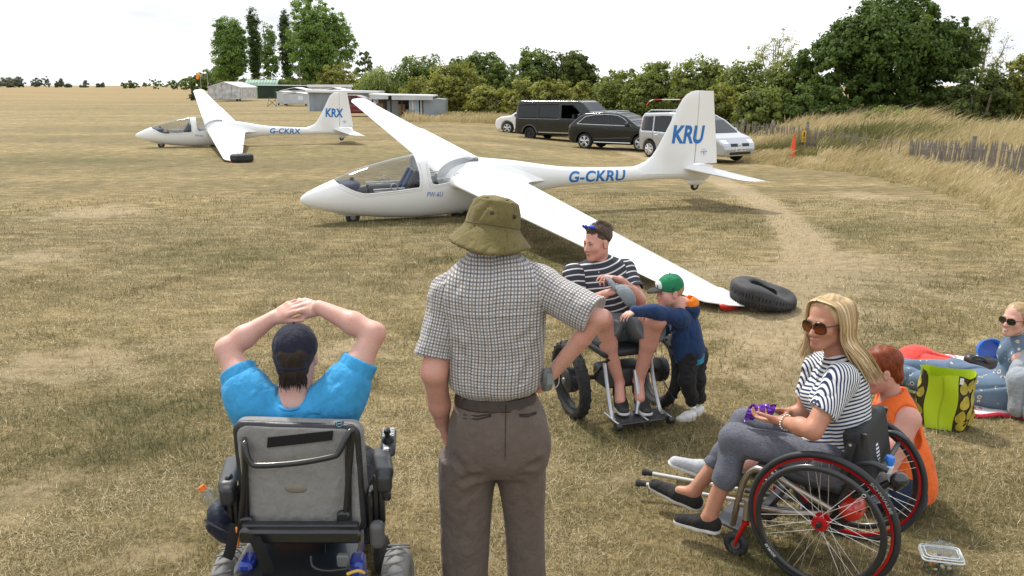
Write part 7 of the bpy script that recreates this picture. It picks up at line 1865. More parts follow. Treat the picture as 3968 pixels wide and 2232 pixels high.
# ---- off-road wheelchair
BLKF = mat('black_frame_paint', (.016, .016, .017), .4, coat=.3); HUBM = mat('hub_motor', (.030, .031, .033), .45, metal=.3); KNOB = mat('knobbly_rubber', (.018, .018, .018), .85, var=.3); ALUB = mat('brushed_tube', (.46, .47, .48), .35, metal=.8); RIMB = mat('black_rim', (.02, .02, .02), .4)
Hh_ = nrm((.33, -.944, 0)); Rt = np.array([-Hh_[1], Hh_[0], 0]) * -1           # forward and his right
def spokes_for(parent, c, axis, r_hub, r_rim, n, wid, m_, th, off, cross=2.2):
 axis = nrm(axis); a0 = nrm(np.cross(axis, (0, 0, 1))); b0 = np.cross(axis, a0); pr = None
 for k in range(n):
  t0 = 2 * math.pi * k / n; sg = 1 if k % 2 else -1; t1 = t0 + (1 if (k // 2) % 2 else -1) * cross * 2 * math.pi / n
  d = lambda t: a0 * math.cos(t) + b0 * math.sin(t)
  M().tube([c + d(t0) * r_hub + axis * sg * wid, c + d(t1) * r_rim], th, 4, caps=False).obj('spoke', m_, parent, off=off)
ch = thing('offroad_wheelchair', 'black off-road wheelchair with knobbly tyres and hub motors', 'wheelchair', M0)
for q, cam_ in ((-1, .10), (1, .10)):
 out = nrm(-Rt * q * -1 * -1 + np.array([0, 0, -.12])) if False else nrm(Rt * -q + np.array([0, 0, .0]))
 out = nrm(Rt * q); ax = nrm(out + np.array([0, 0, -.10]))
 c = M0 + out * .335 + np.array([0, 0, .272]); R0 = .235
 w = M().torus(c, ax, R0, .032, 64, 10, ry=.040).obj('wheel', KNOB, ch, off=M0)
 a0 = nrm(np.cross(ax, (0, 0, 1))); b0 = np.cross(ax, a0); m = M()
 for k in range(46):
  t = 2 * math.pi * k / 46; d = a0 * math.cos(t) + b0 * math.sin(t); tg = np.cross(ax, d)
  for j, y in enumerate((-.029, -.010, .010, .029)):
   if (k + j) % 2: m.box(c + d * (R0 + .029 - abs(y) * .35) + ax * y, (.014, .017, .016), rot=np.array([ax, tg, d]).T, b=.002)
 o = m.obj('tread_knobs', KNOB, w, off=M0); o['kind'] = 'stuff'
 M().lathe([(.195, -.014), (.212, -.016), (.212, .016), (.195, .014), (.19, 0)], c, ax, 48, closed=True).obj('rim', RIMB, w, off=M0)
 M().lathe([(0, .050), (.05, .048), (.082, .034), (.088, .0), (.082, -.03), (.05, -.04), (0, -.04)], c, ax, 28).obj('hub_motor', HUBM, w, off=M0)
 M().lathe([(0, .062), (.022, .060), (.026, .048)], c, ax, 16).obj('hub_cap', mat('hub_cap_grey', (.10, .10, .105), .4), w, off=M0)
 M().lathe([(.224, .028), (.234, .031), (.244, .030), (.246, .033)], c, ax, 60).obj('tyre_band', mat('pale_sidewall', (.30, .32, .32), .7), w, off=M0)
 spokes_for(w, c, ax, .082, .198, 28, .022, mat('dark_spoke', (.07, .07, .07), .4, metal=.6), .0013, M0, 1.5)
F = lambda f, r, z: Hh_ * f + Rt * r + np.array([0, 0, z])
s = S().u(bxs(M0 + F(.04, 0, .49), (.20, .17, .03), np.array([Rt, Hh_, (0, 0, 1)]).T, .025), 0); mk('seat', s, .009, BLKV, ch, M0)
s = S().u(bxs(M0 + F(-.17, 0, .74), (.19, .03, .20), np.array([Rt, Hh_, (0, 0, 1)]).T, .03), 0); mk('backrest', s, .009, BLKV, ch, M0)
s = S().u(bxs(M0 + F(.06, 0, .30), (.16, .11, .07), np.array([Rt, Hh_, (0, 0, 1)]).T, .03), 0); mk('battery_box', s, .009, mat('charcoal_plastic', (.035, .036, .038), .5), ch, M0)
M().tube([F(0, -.30, .272), F(0, .30, .272)], .018, 8).obj('axle', BLKF, ch)
for q in (-1, 1):
 M().tube(spline([F(.17, q * .17, .42), F(.21, q * .17, .30), F(.30, q * .175, .12), F(.36, q * .175, .085)], 4), .014, 8).obj('leg_tube', ALUB, ch)
 M().tube([F(-.16, q * .17, .50), F(-.18, q * .17, .93)], .013, 8).obj('back_tube', BLKF, ch); M().tube([F(-.18, q * .17, .925), F(-.28, q * .17, .93)], .019, 8).obj('push_handle', RUBBER, ch)
 M().tube([F(.2, q * .15, .46), F(.0, q * .16, .28)], .014, 8).obj('frame_tube', BLKF, ch)
M().box(F(.335, 0, .085), (.36, .20, .014), rot=np.array([Rt, Hh_, (0, 0, 1)]).T, b=.005).obj('footplate', BLKF, ch)
for q in (-.19, -.02, .19): M().box(F(.335, q, .098), (.014, .21, .012), rot=np.array([Rt, Hh_, (0, 0, 1)]).T, b=.003).obj('foot_rail', ALUB, ch)
for q in (-1, 1): M().tube([F(.43, q * .17, .075), F(.43, q * .205, .075)], .028, 12).obj('foot_roller', BLKF, ch)
M().tube([F(.20, -.04, .36), F(.28, -.03, .20), F(.32, .0, .10)], .016, 8).obj('lever', ALUB, ch); M().tube([F(.2, -.25, .27), F(.33, -.27, .17), F(.40, -.2, .1)], .004, 5).obj('brake_cable', BLKF, ch)
# ================================================================ small boy
NAVYH = cloth_mat('navy_hoodie', (.016, .040, .110), .10, .9); ORNG = cloth_mat('orange_lining', (.78, .20, .015), .06, .85); JEAN = cloth_mat('black_jeans', (.016, .016, .018), .2, .85); TEAL = cloth_mat('teal_hem', (.02, .22, .33), .08, .85)
GREENC = cloth_mat('green_cap_cloth', (.018, .19, .085), .08, .85); DGRY = cloth_mat('dark_grey_brim', (.045, .043, .040), .08, .85)
base = np.array([1.20, 5.58, 0.0])
boy = thing('person', 'small boy in green cap and navy hoodie reaching across the seated man\'s knee', 'person', base)
Hd = Head(P(2594, 1128, 5.50), (-.93, -.30, -.10), (.02, 0, 1), .84)
Bn = P(2640, 1190, 5.54); A = P(2672, 1372, 5.58)
shA, shB = P(2632, 1232, 5.45), P(2662, 1222, 5.66)
elA, wrA = P(2530, 1206, 5.32), P(2462, 1206, 5.24); elB, wrB = P(2560, 1280, 5.62), P(2520, 1230, 5.50)
hA, hB = P(2668, 1385, 5.54), P(2695, 1385, 5.62); kA, kB = P(2662, 1470, 5.50), P(2702, 1468, 5.58); aA, aB = P(2680, 1556, 5.55), P(2708, 1548, 5.66)
s = S(); Hd.skin(s, child=True); s.u(Hd.e((0, .045, -.05), (.055, .04, .04)), .03)
s.u(rc(Hd.p(0, -.02, -.05), Bn + (0, 0, -.02), .044, .05), .03).u(rc(Bn, A, .07, .08), .03)
for a, b, c in ((shA, elA, wrA), (shB, elB, wrB)): limb(s, [a, b, c], [.038, .032, .024], .02)
hand(s, wrA, nrm(P(2420, 1222, 5.20) - wrA), (.1, .3, -.9), False, .66, ((20, 30, 20),) * 4, (35, 20, 10), 4, .003)
hand(s, wrB, nrm(P(2480, 1215, 5.44) - wrB), (.1, .1, -.9), True, .66, ((20, 30, 20),) * 4, (35, 20, 10), 4, .003)
for a, b, c in ((hA, kA, aA), (hB, kB, aB)): limb(s, [a, b, c], [.055, .042, .03], .02)
mk('body', s, .005, SK_FAIR, boy, base); Hd.face_parts(boy, base, lip=(.48, .22, .2), brow=(.35, .24, .14))
s = S().u(Hd.e((0, -.026, .02), (.079, .097, .08)), 0).i(half(Hd.p(0, .02, 0), nrm(Hd.f + .4 * Hd.u)), .004).i(half(Hd.p(0, 0, -.055), -Hd.u), .006); mk('hair', s, .005, cloth_mat('fair_hair', (.42, .27, .13), .2, .6), boy, base)
co = cap(Hd, boy, base, GREENC, DGRY, False, vox=.0045, rise=.014, seam_m=mat('green_seam', (.012, .13, .06), .9))
s = S().u(Hd.e((0, .088, .058), (.046, .022, .040)), 0).i(half(Hd.p(0, .075, 0), -Hd.f), .003); em = mk('cap_emblem', s, .0045, mat('emblem_white', (.7, .7, .68), .7), co, base)
for q in (-1, 1): M().tube([Hd.p(q * .018, .110, .070), Hd.p(q * .022, .108, .055), Hd.p(q * .012, .111, .046)], .0035, 5).obj('emblem_mark', DGRY, em, off=base)
M().tube([Hd.p(-.0885, .0, .044), Hd.p(-.0875, .018, .046), Hd.p(-.0885, .004, .034), Hd.p(-.0875, .018, .036)], .0022, 4).obj('side_mark', DGRY, co, off=base)
s = S().u(gcyl(A, Bn, nrm(shB - shA) * -1, [(-.01, .112, .10), (.08, .118, .108), (.18, .112, .10), (.24, .095, .085), (.285, .06, .06)], 2.2), 0).u(rc(shA, shB, .062, .062), .04)
for a, b, c in ((shA, elA, wrA), (shB, elB, wrB)): s.u(rc(a, b, .056, .046), .03).u(rc(b, c, .045, .037), .025)
s.w(folds(.005, 30, 101)); hoo = mk('hoodie', s, .005, NAVYH, boy, base)
mk('hem', S().u(gcyl(A - (0, 0, .05), A + (0, 0, .02), nrm(shB - shA) * -1, [(0, .108, .096), (.07, .110, .098)], 2.2), 0), .006, TEAL, hoo, base)
s = S().u(el(Bn + (.035, .01, .0), (.085, .085, .05)), 0).d(el(Bn + (.02, 0, .045), (.062, .065, .05)), .01).u(el(Bn + (.075, .02, -.045), (.045, .065, .055)), .03).w(folds(.004, 40, 102)); mk('hood', s, .005, NAVYH, hoo, base)
s = S().u(el(Bn + (.045, .005, .030), (.074, .075, .046)), 0).d(el(Bn + (.010, -.0, .065), (.055, .06, .05)), .01).w(folds(.004, 45, 103)); mk('hood_lining', s, .005, ORNG, hoo, base)
s = S()
for a, b, c in ((hA, kA, aA), (hB, kB, aB)): s.u(rc(a, b, .074, .054), .025).u(rc(b, c + (0, 0, .01), .054, .046), .02)
s.u(rc(hA + (0, 0, .03), hB + (0, 0, .03), .08, .08), .03).w(folds(.006, 36, 104, (1, 1, .5))); mk('jeans', s, .005, JEAN, boy, base)
WHSH = mat('white_trainer', (.66, .66, .65), .5, var=.08, vscale=40)
for a, tx in ((aA, (-.125, -.03)), (aB, (-.11, -.07))):
 heel = np.array([a[0] + .03, a[1], .004]); shoe(boy, base, heel, heel + (tx[0] * 1.1, tx[1] * 1.1, 0), (0, 0, 1), WHSH, SOLEW, 'trainer', .034, .066, .02, None, mat('white_strap', (.7, .7, .7), .7), .005)
# ================================================================ blonde woman in the manual wheelchair
BASEW = np.array([1.36, 3.53, 0.0]); HW = nrm((-.82, .574, 0)); RW = np.array([.574, .82, 0])      # chair heading and its right hand side
cw = BASEW + RW * .285
FW = lambda f, r, z: cw + HW * f + RW * r + np.array([0, 0, z])
def stripes(name, period, duty, ca, cb_):
 n = NT(name, .85); s = n.n('ShaderNodeSeparateXYZ', {0: n.attr('uvw').outputs['Vector']}).outputs
 b = n.math('ABSOLUTE', n.math('SUBTRACT', n.math('FRACT', n.math('MULTIPLY', s['Y'], 1 / period)), .5)); n.color(n.mix(n.n('ShaderNodeMapRange', {0: b, 1: duty / 2 - .05, 2: duty / 2 + .05, 3: 1.0, 4: 0.0}).outputs[0], ca, cb_)); n.bump(n.noise(n.obj(), 40, 4), .2, .005); return n.m
BRET = stripes('navy_white_stripes', .0168, .46, (.70, .70, .69), (.018, .030, .085))
NAVYR = cloth_mat('navy_rib', (.020, .032, .085), .1); MARL = None
n = NT('grey_marl', .9); o_ = n.obj(); a = n.noise(n.map(o_, (60, 60, 420)), 1, 4, .7); b = n.noise(o_, 8, 4)
n.color(n.mix(.5, n.ramp(a, (.38, (.050, .054, .075)), (.62, (.20, .205, .24))), n.ramp(b, (.35, (.095, .098, .12)), (.65, (.125, .128, .152))))); n.bump(a, .15, .004); MARL = n.m
base = np.array([1.50, 3.80, 0.0])
wom = thing('person', 'blonde woman in sunglasses and navy striped top sitting in the red and black wheelchair', 'person', base)
Hd = Head(P(3203, 1246, 3.80), (-.80, -.58, -.06), (-.05, 0, 1), .99)
A = FW(-.02, 0, .53); Bn = P(3262, 1400, 3.84)
shN, shF = P(3262, 1470, 3.66), P(3175, 1425, 4.02)             # near (left) and far (right) shoulder
elN, wrN = P(3150, 1668, 3.55), P(3030, 1632, 3.76); elF, wrF = P(3110, 1610, 4.02), P(3055, 1598, 4.02)
hN, hF = FW(.02, -.10, .53), FW(.02, .10, .53); kN, kF = FW(.47, -.115, .545), FW(.50, .10, .55)
aN, aF = P(2752, 1992, 3.90), P(2690, 1900, 4.14)
X = nrm(shF - shN)
s = S(); Hd.skin(s, female=True); s.u(rc(Hd.p(0, -.02, -.05), Bn + (0, 0, -.02), .048, .058), .03).u(rc(Bn + (0, 0, -.08), A, .07, .09), .04).u(rc(shN + (0, 0, -.02), shF + (0, 0, -.03), .040, .036), .03)
for sh, e, w in ((shN, elN, wrN), (shF, elF, wrF)):
 s.u(rc(sh, sh * .5 + e * .5, .050, .050), .03).u(rc(sh * .5 + e * .5, e, .050, .040), .02).u(rc(e, e * .6 + w * .4, .040, .040), .02).u(rc(e * .6 + w * .4, w, .040, .024), .02)
hand(s, wrN, nrm(P(2935, 1622, 3.86) - wrN), (-.1, .45, .88), False, .92, ((12, 32, 24), (14, 34, 24), (18, 36, 24), (24, 38, 24)), (48, 22, 10), 4, .003)
hand(s, wrF, nrm(P(2935, 1590, 3.98) - wrF + np.array([0, 0, .02])), (.0, -.35, -.93), True, .92, ((14, 40, 30), (22, 44, 30), (26, 46, 30), (32, 48, 30)), (46, 26, 12), 5, .003)
for h, k, a in ((hN, kN, aN), (hF, kF, aF)):
 m_ = k * .6 + a * .4 - HW * .012; s.u(rc(h, k, .08, .055), .03).u(rc(k, m_, .048, .047), .03).u(rc(m_, a, .046, .035), .03)
ftN, ftF = P(2640, 2075, 3.93), P(2545, 1895, 4.25)
for a, t_ in ((aN, ftN), (aF, ftF)): s.u(rc(a + (0, 0, -.015), a * .62 + t_ * .38 + (0, 0, -.005), .034, .026), .02)
s.u(rc(hN, hF, .10, .10), .03)
mk('body', s, .0052, SK_TAN, wom, base); Hd.face_parts(wom, base, lip=(.46, .19, .17), brow=(.20, .13, .07), eyes=False)
# striped top
gt_ = gcyl(A, Bn, X, [(.0, .165, .135), (.08, .172, .140, 0, .005), (.18, .160, .125, 0, .012), (.27, .170, .130, 0, .022), (.35, .172, .120, 0, .016), (.41, .155, .098, 0, .004), (.455, .11, .080, 0, .0), (.49, .074, .066, 0, .004)], 2.2)
ax_, fx, fy, fz = gt_.fr; front = fy if fy @ HW > 0 else -fy
s = S().u(gt_, 0).u(rc(shN, Bn + (0, 0, -.05), .062, .05), .04).u(rc(shF, Bn + (0, 0, -.05), .062, .05), .04)
for q in (-1, 1): s.u(el(A + fz * .285 + fx * q * .075 + front * .105, (.072, .072, .072)), .04)
s.u(el(A + fz * .09 + front * .075, (.13, .10, .09)), .05)
s.d(el(Bn + (0, 0, .055), (.062, .062, .060)), .008).w(folds(.004, 24, 111, (1, 1, 1.6)))
for (p0, p1) in (((3260, 1640), (3380, 1600)), ((3250, 1690), (3370, 1660)), ((3230, 1600), (3330, 1560)), ((3330, 1470), (3350, 1620))): s.w(crease(P(*p0, 3.62), P(*p1, 3.62), 0, .007, .014))
A_w = A.copy()
def tuvw(V): q = V - A_w; return np.stack([q @ fx, q @ fz + .018 * np.sin((q @ front) * 9) + .05 * (q @ front), 0 * q[:, 0]], 1)
top = mk('striped_top', s, .0055, BRET, wom, base, tuvw)
def sl_w(sh, e, sd_, f_=.66):
 d = nrm(e - sh); s = S().u(rc(sh, sh + (e - sh) * (f_ + .1), .070, .066), 0).u(rc(sh, sh * .55 + Bn * .45 + (0, 0, -.02), .068, .056), .04).i(half(sh + (e - sh) * f_, d + .25 * nrm(HW + (0, 0, -.3))), .004).w(folds(.003, 30, sd_))
 Z2 = nrm(d * .45 - nrm(np.cross(d, (0, 1, .2))) * .9)
 return mk('sleeve', s, .0055, BRET, top, base, lambda V: np.stack([0 * V[:, 0], (V - sh) @ Z2 * 1.35, 0 * V[:, 0]], 1))
sl_w(shN, elN, 112); sl_w(shF, elF, 113)
M().tube([Bn + np.array([.064 * math.cos(t), .064 * math.sin(t), .010 + .004 * math.sin(t)]) for t in np.linspace(0, 6.283, 28)[:-1]], .0075, 6, closed=True).obj('neck_rib', NAVYR, top, off=base)
# grey cropped leggings
s = S()
for h, k, a in ((hN, kN, aN), (hF, kF, aF)):
 m_ = k * .55 + a * .45 - HW * .016; s.u(rc(h, k, .098, .070), .03).u(el(k + HW * .0 + (0, 0, .004), (.070, .070, .068)), .03).u(rc(k, m_, .066, .063), .03).u(rc(m_, k * .34 + a * .66, .062, .053), .02)
s.u(rc(hN, hF, .12, .12), .03)
for k, a in ((kN, aN), (kF, aF)): s.i(half(k * .36 + a * .64, nrm(a - k)), .004)
s.w(folds(.004, 30, 121, (1, 1, 1)))
for k in (kN, kF): s.w(crease(k + (0, -.05, -.05) - HW * .05, k + (0, .02, -.05) - HW * .04, 0, .008, .012))
mk('leggings', s, .0055, MARL, wom, base)
BLKC = cloth_mat('black_canvas', (.020, .019, .019), .2, .9); SOLEO = mat('off_white_sole', (.58, .57, .54), .6, var=.1, vscale=30)
hlN = aN + HW * -.055 + (0, 0, -.085); hlN[2] = max(.012, hlN[2]); shoe(wom, base, hlN, hlN + HW * .235 + RW * -.015 + (0, 0, .0), (0, 0, 1), BLKC, SOLEO, 'slip_on_shoe', .042, .070, .026, True)
hlF = aF - HW * .045 + (0, 0, -.095); tF = P(2518, 1878, 4.33); shoe(wom, base, hlF, tF, nrm((-.2, -.2, 1)), BLKC, SOLEO, 'slip_on_shoe', .042, .070, .028, True)
# hair: a cap of hair plus long locks
BLOND = NT('blonde_hair', .42); f_ = BLOND.attr('tone').outputs['Fac']; BLOND.color(BLOND.ramp(f_, (.0, (.17, .10, .045)), (.4, (.42, .28, .13)), (.75, (.62, .46, .25)), (1, (.80, .68, .46)))); _set(BLOND.b, 'Specular IOR Level', .5); BLOND = BLOND.m
s = S().u(Hd.e((0, -.026, .036), (.083, .104, .090)), 0).u(Hd.e((0, -.06, -.04), (.070, .062, .075)), .03).i(half(Hd.p(0, .045, .05), nrm(Hd.f - .35 * Hd.u)), .006).d(Hd.e((0, .10, -.01), (.066, .085, .092)), .006).w(folds(.0025, 70, 131, (1, 1, 4)))
V, Q = nets(s, *bnds(s), .0055); V = relax(V, Q, 1); hair = mobj('hair', V, Q, BLOND, wom, True, base, attrs={'tone': np.clip(.42 + .25 * np.sin((V @ Hd.r) * 240 + 3 * np.sin((V @ Hd.f) * 60)) * .6 + .06 * np.random.default_rng(2).normal(size=len(V)), 0, 1)})
r = np.random.default_rng(17); g = M(); tones = []
part = Hd.p(.012, .02, .124)
for i in range(620):
 sd_ = 1 if r.random() < .38 else -1          # his/her right (+1) or left (-1) of the parting
 fr = r.uniform(-.100, .060) if sd_ < 0 else r.uniform(-.06, .062)
 p0 = Hd.p(.012, fr, .122 - 1.9 * max(0, -fr - .03) ** 1.3 * .4 - .9 * max(0, fr - .02) ** 1.1 * .5)
 out = .083 + r.normal() * .003; ff = fr * .85 - .012
 p1 = Hd.p(sd_ * out * .82, ff, .085); p2 = Hd.p(sd_ * (out + .008), ff * .9 - .008, .01 + r.normal() * .006); p3 = Hd.p(sd_ * (out + .004 + .008 * r.random()), ff * .8 - .016, -.075)
 ln = r.uniform(.85, 1.12); wob = r.normal() * .010
 if sd_ < 0:                                   # the near side falls behind the shoulder on to her back
  dn = np.array([.40, .06, -1.0]); p4 = p3 + dn * .075 * ln + Hd.r * wob; p5 = p4 + np.array([.55, .05, -1.0]) * .095 * ln + r.normal(size=3) * .007
  if fr < .02 or r.random() < .55: p4 += np.array([.02, -.035, 0]); p5 += np.array([.03, -.05, 0])
 else:
  p3 = p3 + Hd.f * .012; p4 = p3 + np.array([.0, .0, -.05 * ln]) + Hd.r * wob; p5 = p4 + np.array([-.015, -.01, -.05 * ln]) + r.normal(size=3) * .006
 pts = spline([p0, p1, p2, p3, p4, p5], 4); w0 = r.uniform(.0012, .0034); g.tube(pts, np.r_[np.full(len(pts) - 4, w0), w0 * np.array([.9, .75, .5, .2])], 4, caps=False)
 tones += [np.clip(.55 + .20 * r.normal() + .14 * (sd_ < 0) * (r.random() < .3), 0, 1)] * (len(pts) * 4)
mobj('hair_locks', g.v, g.f, BLOND, wom, True, base, attrs={'tone': np.array(tones)})['kind'] = 'stuff'
def shades(name, label, Hd, lens_m, frame_m, w=.027, h=.022, y=.0):
 o0 = Hd.p(0, .09, 0); t = thing(name, label, 'sunglasses', o0)
 for q in (-1, 1):
  c = Hd.p(q * .033, .096, -.003 + y); nr = nrm(Hd.f + q * .22 * Hd.r - .05 * Hd.u); Rr = frame(nr, Hd.r)
  ring = [c + Rr @ np.array([w * np.sign(math.cos(a)) * abs(math.cos(a)) ** .8, h * np.sign(math.sin(a)) * abs(math.sin(a)) ** .85 * (1.0 if math.sin(a) > 0 else 1.12) + .002, 0]) for a in np.linspace(0, 6.283, 25)[:-1]]
  M().add(ring + [c + nr * .003], [(i, (i + 1) % 24, 24) for i in range(24)]).obj('lens', lens_m, t, off=o0); M().tube(ring, .0026, 6, closed=True).obj('rim', frame_m, t, off=o0)
  M().tube([Hd.p(q * .060, .085, .006 + y), Hd.p(q * .077, .045, .006 + y), Hd.p(q * .080, -.005, .002)], .0026, 6).obj('temple_arm', frame_m, t, off=o0)
 M().tube([Hd.p(-.010, .101, .006 + y), Hd.p(0, .105, .008 + y), Hd.p(.010, .101, .006 + y)], .003, 6).obj('bridge', frame_m, t, off=o0)
TORT = mat('tortoiseshell', (.045, .018, .008), .25, var=.6, vscale=60); BRLENS = mat('brown_lens', (.055, .014, .005), .08, coat=.6)
nl = NT('brown_gradient_lens', .08); z_ = nl.n('ShaderNodeSeparateXYZ', {0: nl.obj()}).outputs['Z']; nl.color(nl.ramp(nl.math('MULTIPLY_ADD', z_, 18.0, .5), (.2, (.20, .045, .012)), (.7, (.022, .008, .005)))); _set(nl.b, 'Coat Weight', .6); _set(nl.b, 'Coat Roughness', .04)
shades('sunglasses', 'brown tortoiseshell sunglasses worn by the blonde woman', Hd, nl.m, TORT, .029, .0245, -.002)
# bracelet, rings, the purple sweet bag
GOLD = mat('pale_gold', (.70, .58, .38), .25, metal=.9)
bd = nrm(elN - wrN); c = wrN + bd * .035; Rb_ = frame(bd, (0, 0, 1))
t = thing('bracelet', 'beaded bracelet on the blonde woman\'s left wrist', 'bracelet', c)
for k in range(18): a = 2 * math.pi * k / 18; M().ball(Rb_ @ np.array([.034 * math.cos(a), .034 * math.sin(a), .004 * math.sin(2 * a)]), .0048, 8, 6).obj('bead', mat('silver_bead', (.72, .68, .60), .3, metal=.6) if k == 0 else bpy.data.materials['silver_bead'], t)
c = P(2946, 1596, 3.90); t = thing('sweet_bag', 'shiny purple foil sweet bag in the blonde woman\'s hands', 'bag', c)
PUR = mat('purple_foil', (.17, .045, .46), .22, metal=.45, var=.35, vscale=50)
V = []; n_ = 14; rr = np.random.default_rng(4)
for j in range(n_):
 for i in range(n_):
  u, w = i / (n_ - 1) * 2 - 1, j / (n_ - 1) * 2 - 1; V.append((u * .062 + .01 * w, .012 * rr.normal() * .5 + .018 * (1 - u * u) * (1 - w * w), w * .038 + .012 * u + .006 * rr.normal()))
V = np.array(V); V2 = V * (1, -1, 1) + (0, -.004, 0); ii = np.arange(n_ * n_).reshape(n_, n_); q = np.stack([ii[:-1, :-1], ii[:-1, 1:], ii[1:, 1:], ii[1:, :-1]], -1).reshape(-1, 4)
mobj('foil', np.concatenate([V, V2]) @ rotz(-.3).T, np.concatenate([q, q[:, ::-1] + n_ * n_]), PUR, t, False)
# ================================================================ her manual wheelchair
TITAN = mat('titanium_tube', (.40, .36, .31), .32, metal=.85); REDA = mat('red_anodised', (.55, .015, .02), .28, metal=.55, coat=.3); TYRB = mat('slick_tyre', (.022, .023, .025), .6, var=.2, vscale=10); PRIM = mat('black_push_rim', (.020, .021, .023), .35, coat=.2); SPOK = mat('bright_spoke', (.72, .70, .66), .3, metal=.7); TXTG = mat('tyre_print', (.34, .34, .32), .7)
wc = thing('manual_wheelchair', 'manual wheelchair with red rims, black tyres and bright spokes under the blonde woman', 'wheelchair', cw)
Rw_ = .330
for q in (-1, 1):
 out = RW * q; ax = nrm(out + np.array([0, 0, -.05])); c = cw + out * .285 + np.array([0, 0, Rw_ - .002]); a0 = nrm(np.cross(ax, (0, 0, 1))); b0 = np.cross(ax, a0); dv_ = lambda t: a0 * math.cos(t) + b0 * math.sin(t)
 w = M().torus(c, ax, Rw_ - .014, .0145, 96, 12, ry=.016).obj('wheel', TYRB, wc, off=cw)
 M().lathe([(Rw_ - .039, -.009), (Rw_ - .027, -.010), (Rw_ - .027, .010), (Rw_ - .039, .009)], c, ax, 80, closed=True).obj('rim', REDA, w, off=cw)
 M().torus(c + ax * .040, ax, Rw_ - .060, .015, 90, 10, ry=.012).obj('push_rim', PRIM, w, off=cw)
 for k in range(6): t = 2 * math.pi * k / 6 + .4; M().tube([c + dv_(t) * (Rw_ - .036) + ax * .008, c + dv_(t) * (Rw_ - .058) + ax * .034], .004, 6).obj('rim_tab', PRIM, w, off=cw)
 M().lathe([(0, -.03), (.016, -.03), (.020, -.026), (.036, -.024), (.036, -.020), (.018, -.016), (.018, .016), (.036, .020), (.036, .024), (.020, .028), (0, .030)], c, ax, 24).obj('hub', REDA, w, off=cw)
 for k in range(8): t = 2 * math.pi * k / 8; M().box(c + dv_(t) * .030 + ax * .024, (.008, .014, .008), rot=np.array([ax, np.cross(ax, dv_(t)), dv_(t)]).T, b=.002).obj('hub_lug', REDA, w, off=cw)
 M().lathe([(0, .046), (.012, .044), (.014, .030)], c, ax, 16).obj('axle_button', BLKM, w, off=cw)
 for k in range(28):
  t0 = 2 * math.pi * k / 28; sg = 1 if k % 2 else -1; t1 = t0 + (1 if (k // 2) % 2 else -1) * .62
  M().tube([c + dv_(t0) * .034 + ax * sg * .022, c + dv_(t1) * (Rw_ - .036)], .0013, 4, caps=False).obj('spoke', SPOK, w, off=cw)
 if q < 0:
  def ring_text(txt, name, t_mid, rad, hgt, m_, lift, flip, wd):
   v, f = text_mesh(txt, 1.0, 0, .02); v = v / v.max(0); o = []
   for a, b in v:
    t = t_mid + (a - .5) * wd / rad * (-1 if flip else 1); rr_ = rad + (b - .5) * hgt * (1 if not flip else 1); o.append(c + dv_(t) * rr_ + ax * lift)
   mobj(name, o, f, m_, w, False, cw)
  # which way round the near wheel the letters run is fixed by the axle direction
  ang = lambda vx, vz: math.atan2(np.dot(-HW * vx + np.array([0, 0, vz]), b0), np.dot(-HW * vx + np.array([0, 0, vz]), a0))
  ring_text('SCHWALBE', 'tyre_lettering', ang(.78, .62), Rw_ - .0150, .014, TXTG, .0170, True, .15)
  ring_text('SURGE', 'rim_lettering', ang(-.74, -.67), Rw_ - .060, .013, mat('white_print', (.66, .66, .64), .6), .0535, False, .07)
  tt = ang(.66, .75); M().torus(c + dv_(tt) * (Rw_ - .060) + ax * .0525, ax, .0075, .0016, 16, 5).obj('rim_badge', SPOK, w, off=cw)
# frame
def tb(name, pts, r, m_, smooth=4): M().tube(spline(pts, smooth) if len(pts) > 2 else pts, r, 10).obj(name, m_, wc, off=cw)
for q in (-1, 1):
 w_ = .205
 tb('frame_tube', [FW(-.02, q * w_, .36), FW(.12, q * w_, .41), FW(.28, q * w_, .462), FW(.35, q * w_ * .98, .450), FW(.395, q * w_ * .93, .36), FW(.43, q * w_ * .8, .20), FW(.45, q * w_ * .68, .115)], .0155, TITAN)
 tb('lower_tube', [FW(0, q * w_, .335), FW(.20, q * w_, .285), FW(.40, q * w_ * .9, .255)], .014, TITAN); tb('front_strut', [FW(.285, q * w_, .455), FW(.31, q * w_, .275)], .012, TITAN)
 tb('back_tube', [FW(-.05, q * .195, .40), FW(-.10, q * .195, .56), FW(-.125, q * .195, .74)], .012, BLKM)
 tb('push_handle', [FW(-.10, q * .20, .60), FW(-.17, q * .205, .62), FW(-.235, q * .20, .60)] if q < 0 else [FW(-.10, q * .20, .60), FW(-.17, q * .205, .62), FW(-.235, q * .20, .60)], .013, mat('dark_tube', (.05, .055, .06), .35, metal=.4))
 # caster
 cc_ = FW(.40, q * .215, .062); M().tube([FW(.355, q * .215, .30), FW(.36, q * .215, .20)], .017, 12).obj('caster_stem', TITAN, wc, off=cw); M().lathe([(.018, 0), (.018, .02), (0, .022)], FW(.36, q * .215, .195), (0, 0, -1), 14).obj('caster_cap', REDA, wc, off=cw)
 for e in (-1, 1): M().tube([FW(.36, q * .215 + e * .016, .185), FW(.385, q * .215 + e * .022, .12), cc_ + RW * e * .022], [.012, .010, .008], 8).obj('caster_fork', REDA, wc, off=cw)
 k_ = M().torus(cc_, RW, .042, .020, 28, 10, ry=.017).obj('caster_wheel', TYRB, wc, off=cw); M().lathe([(0, -.014), (.022, -.014), (.026, 0), (.022, .014), (0, .014)], cc_, RW, 16).obj('hub', mat('grey_hub', (.10, .10, .10), .5), k_, off=cw)
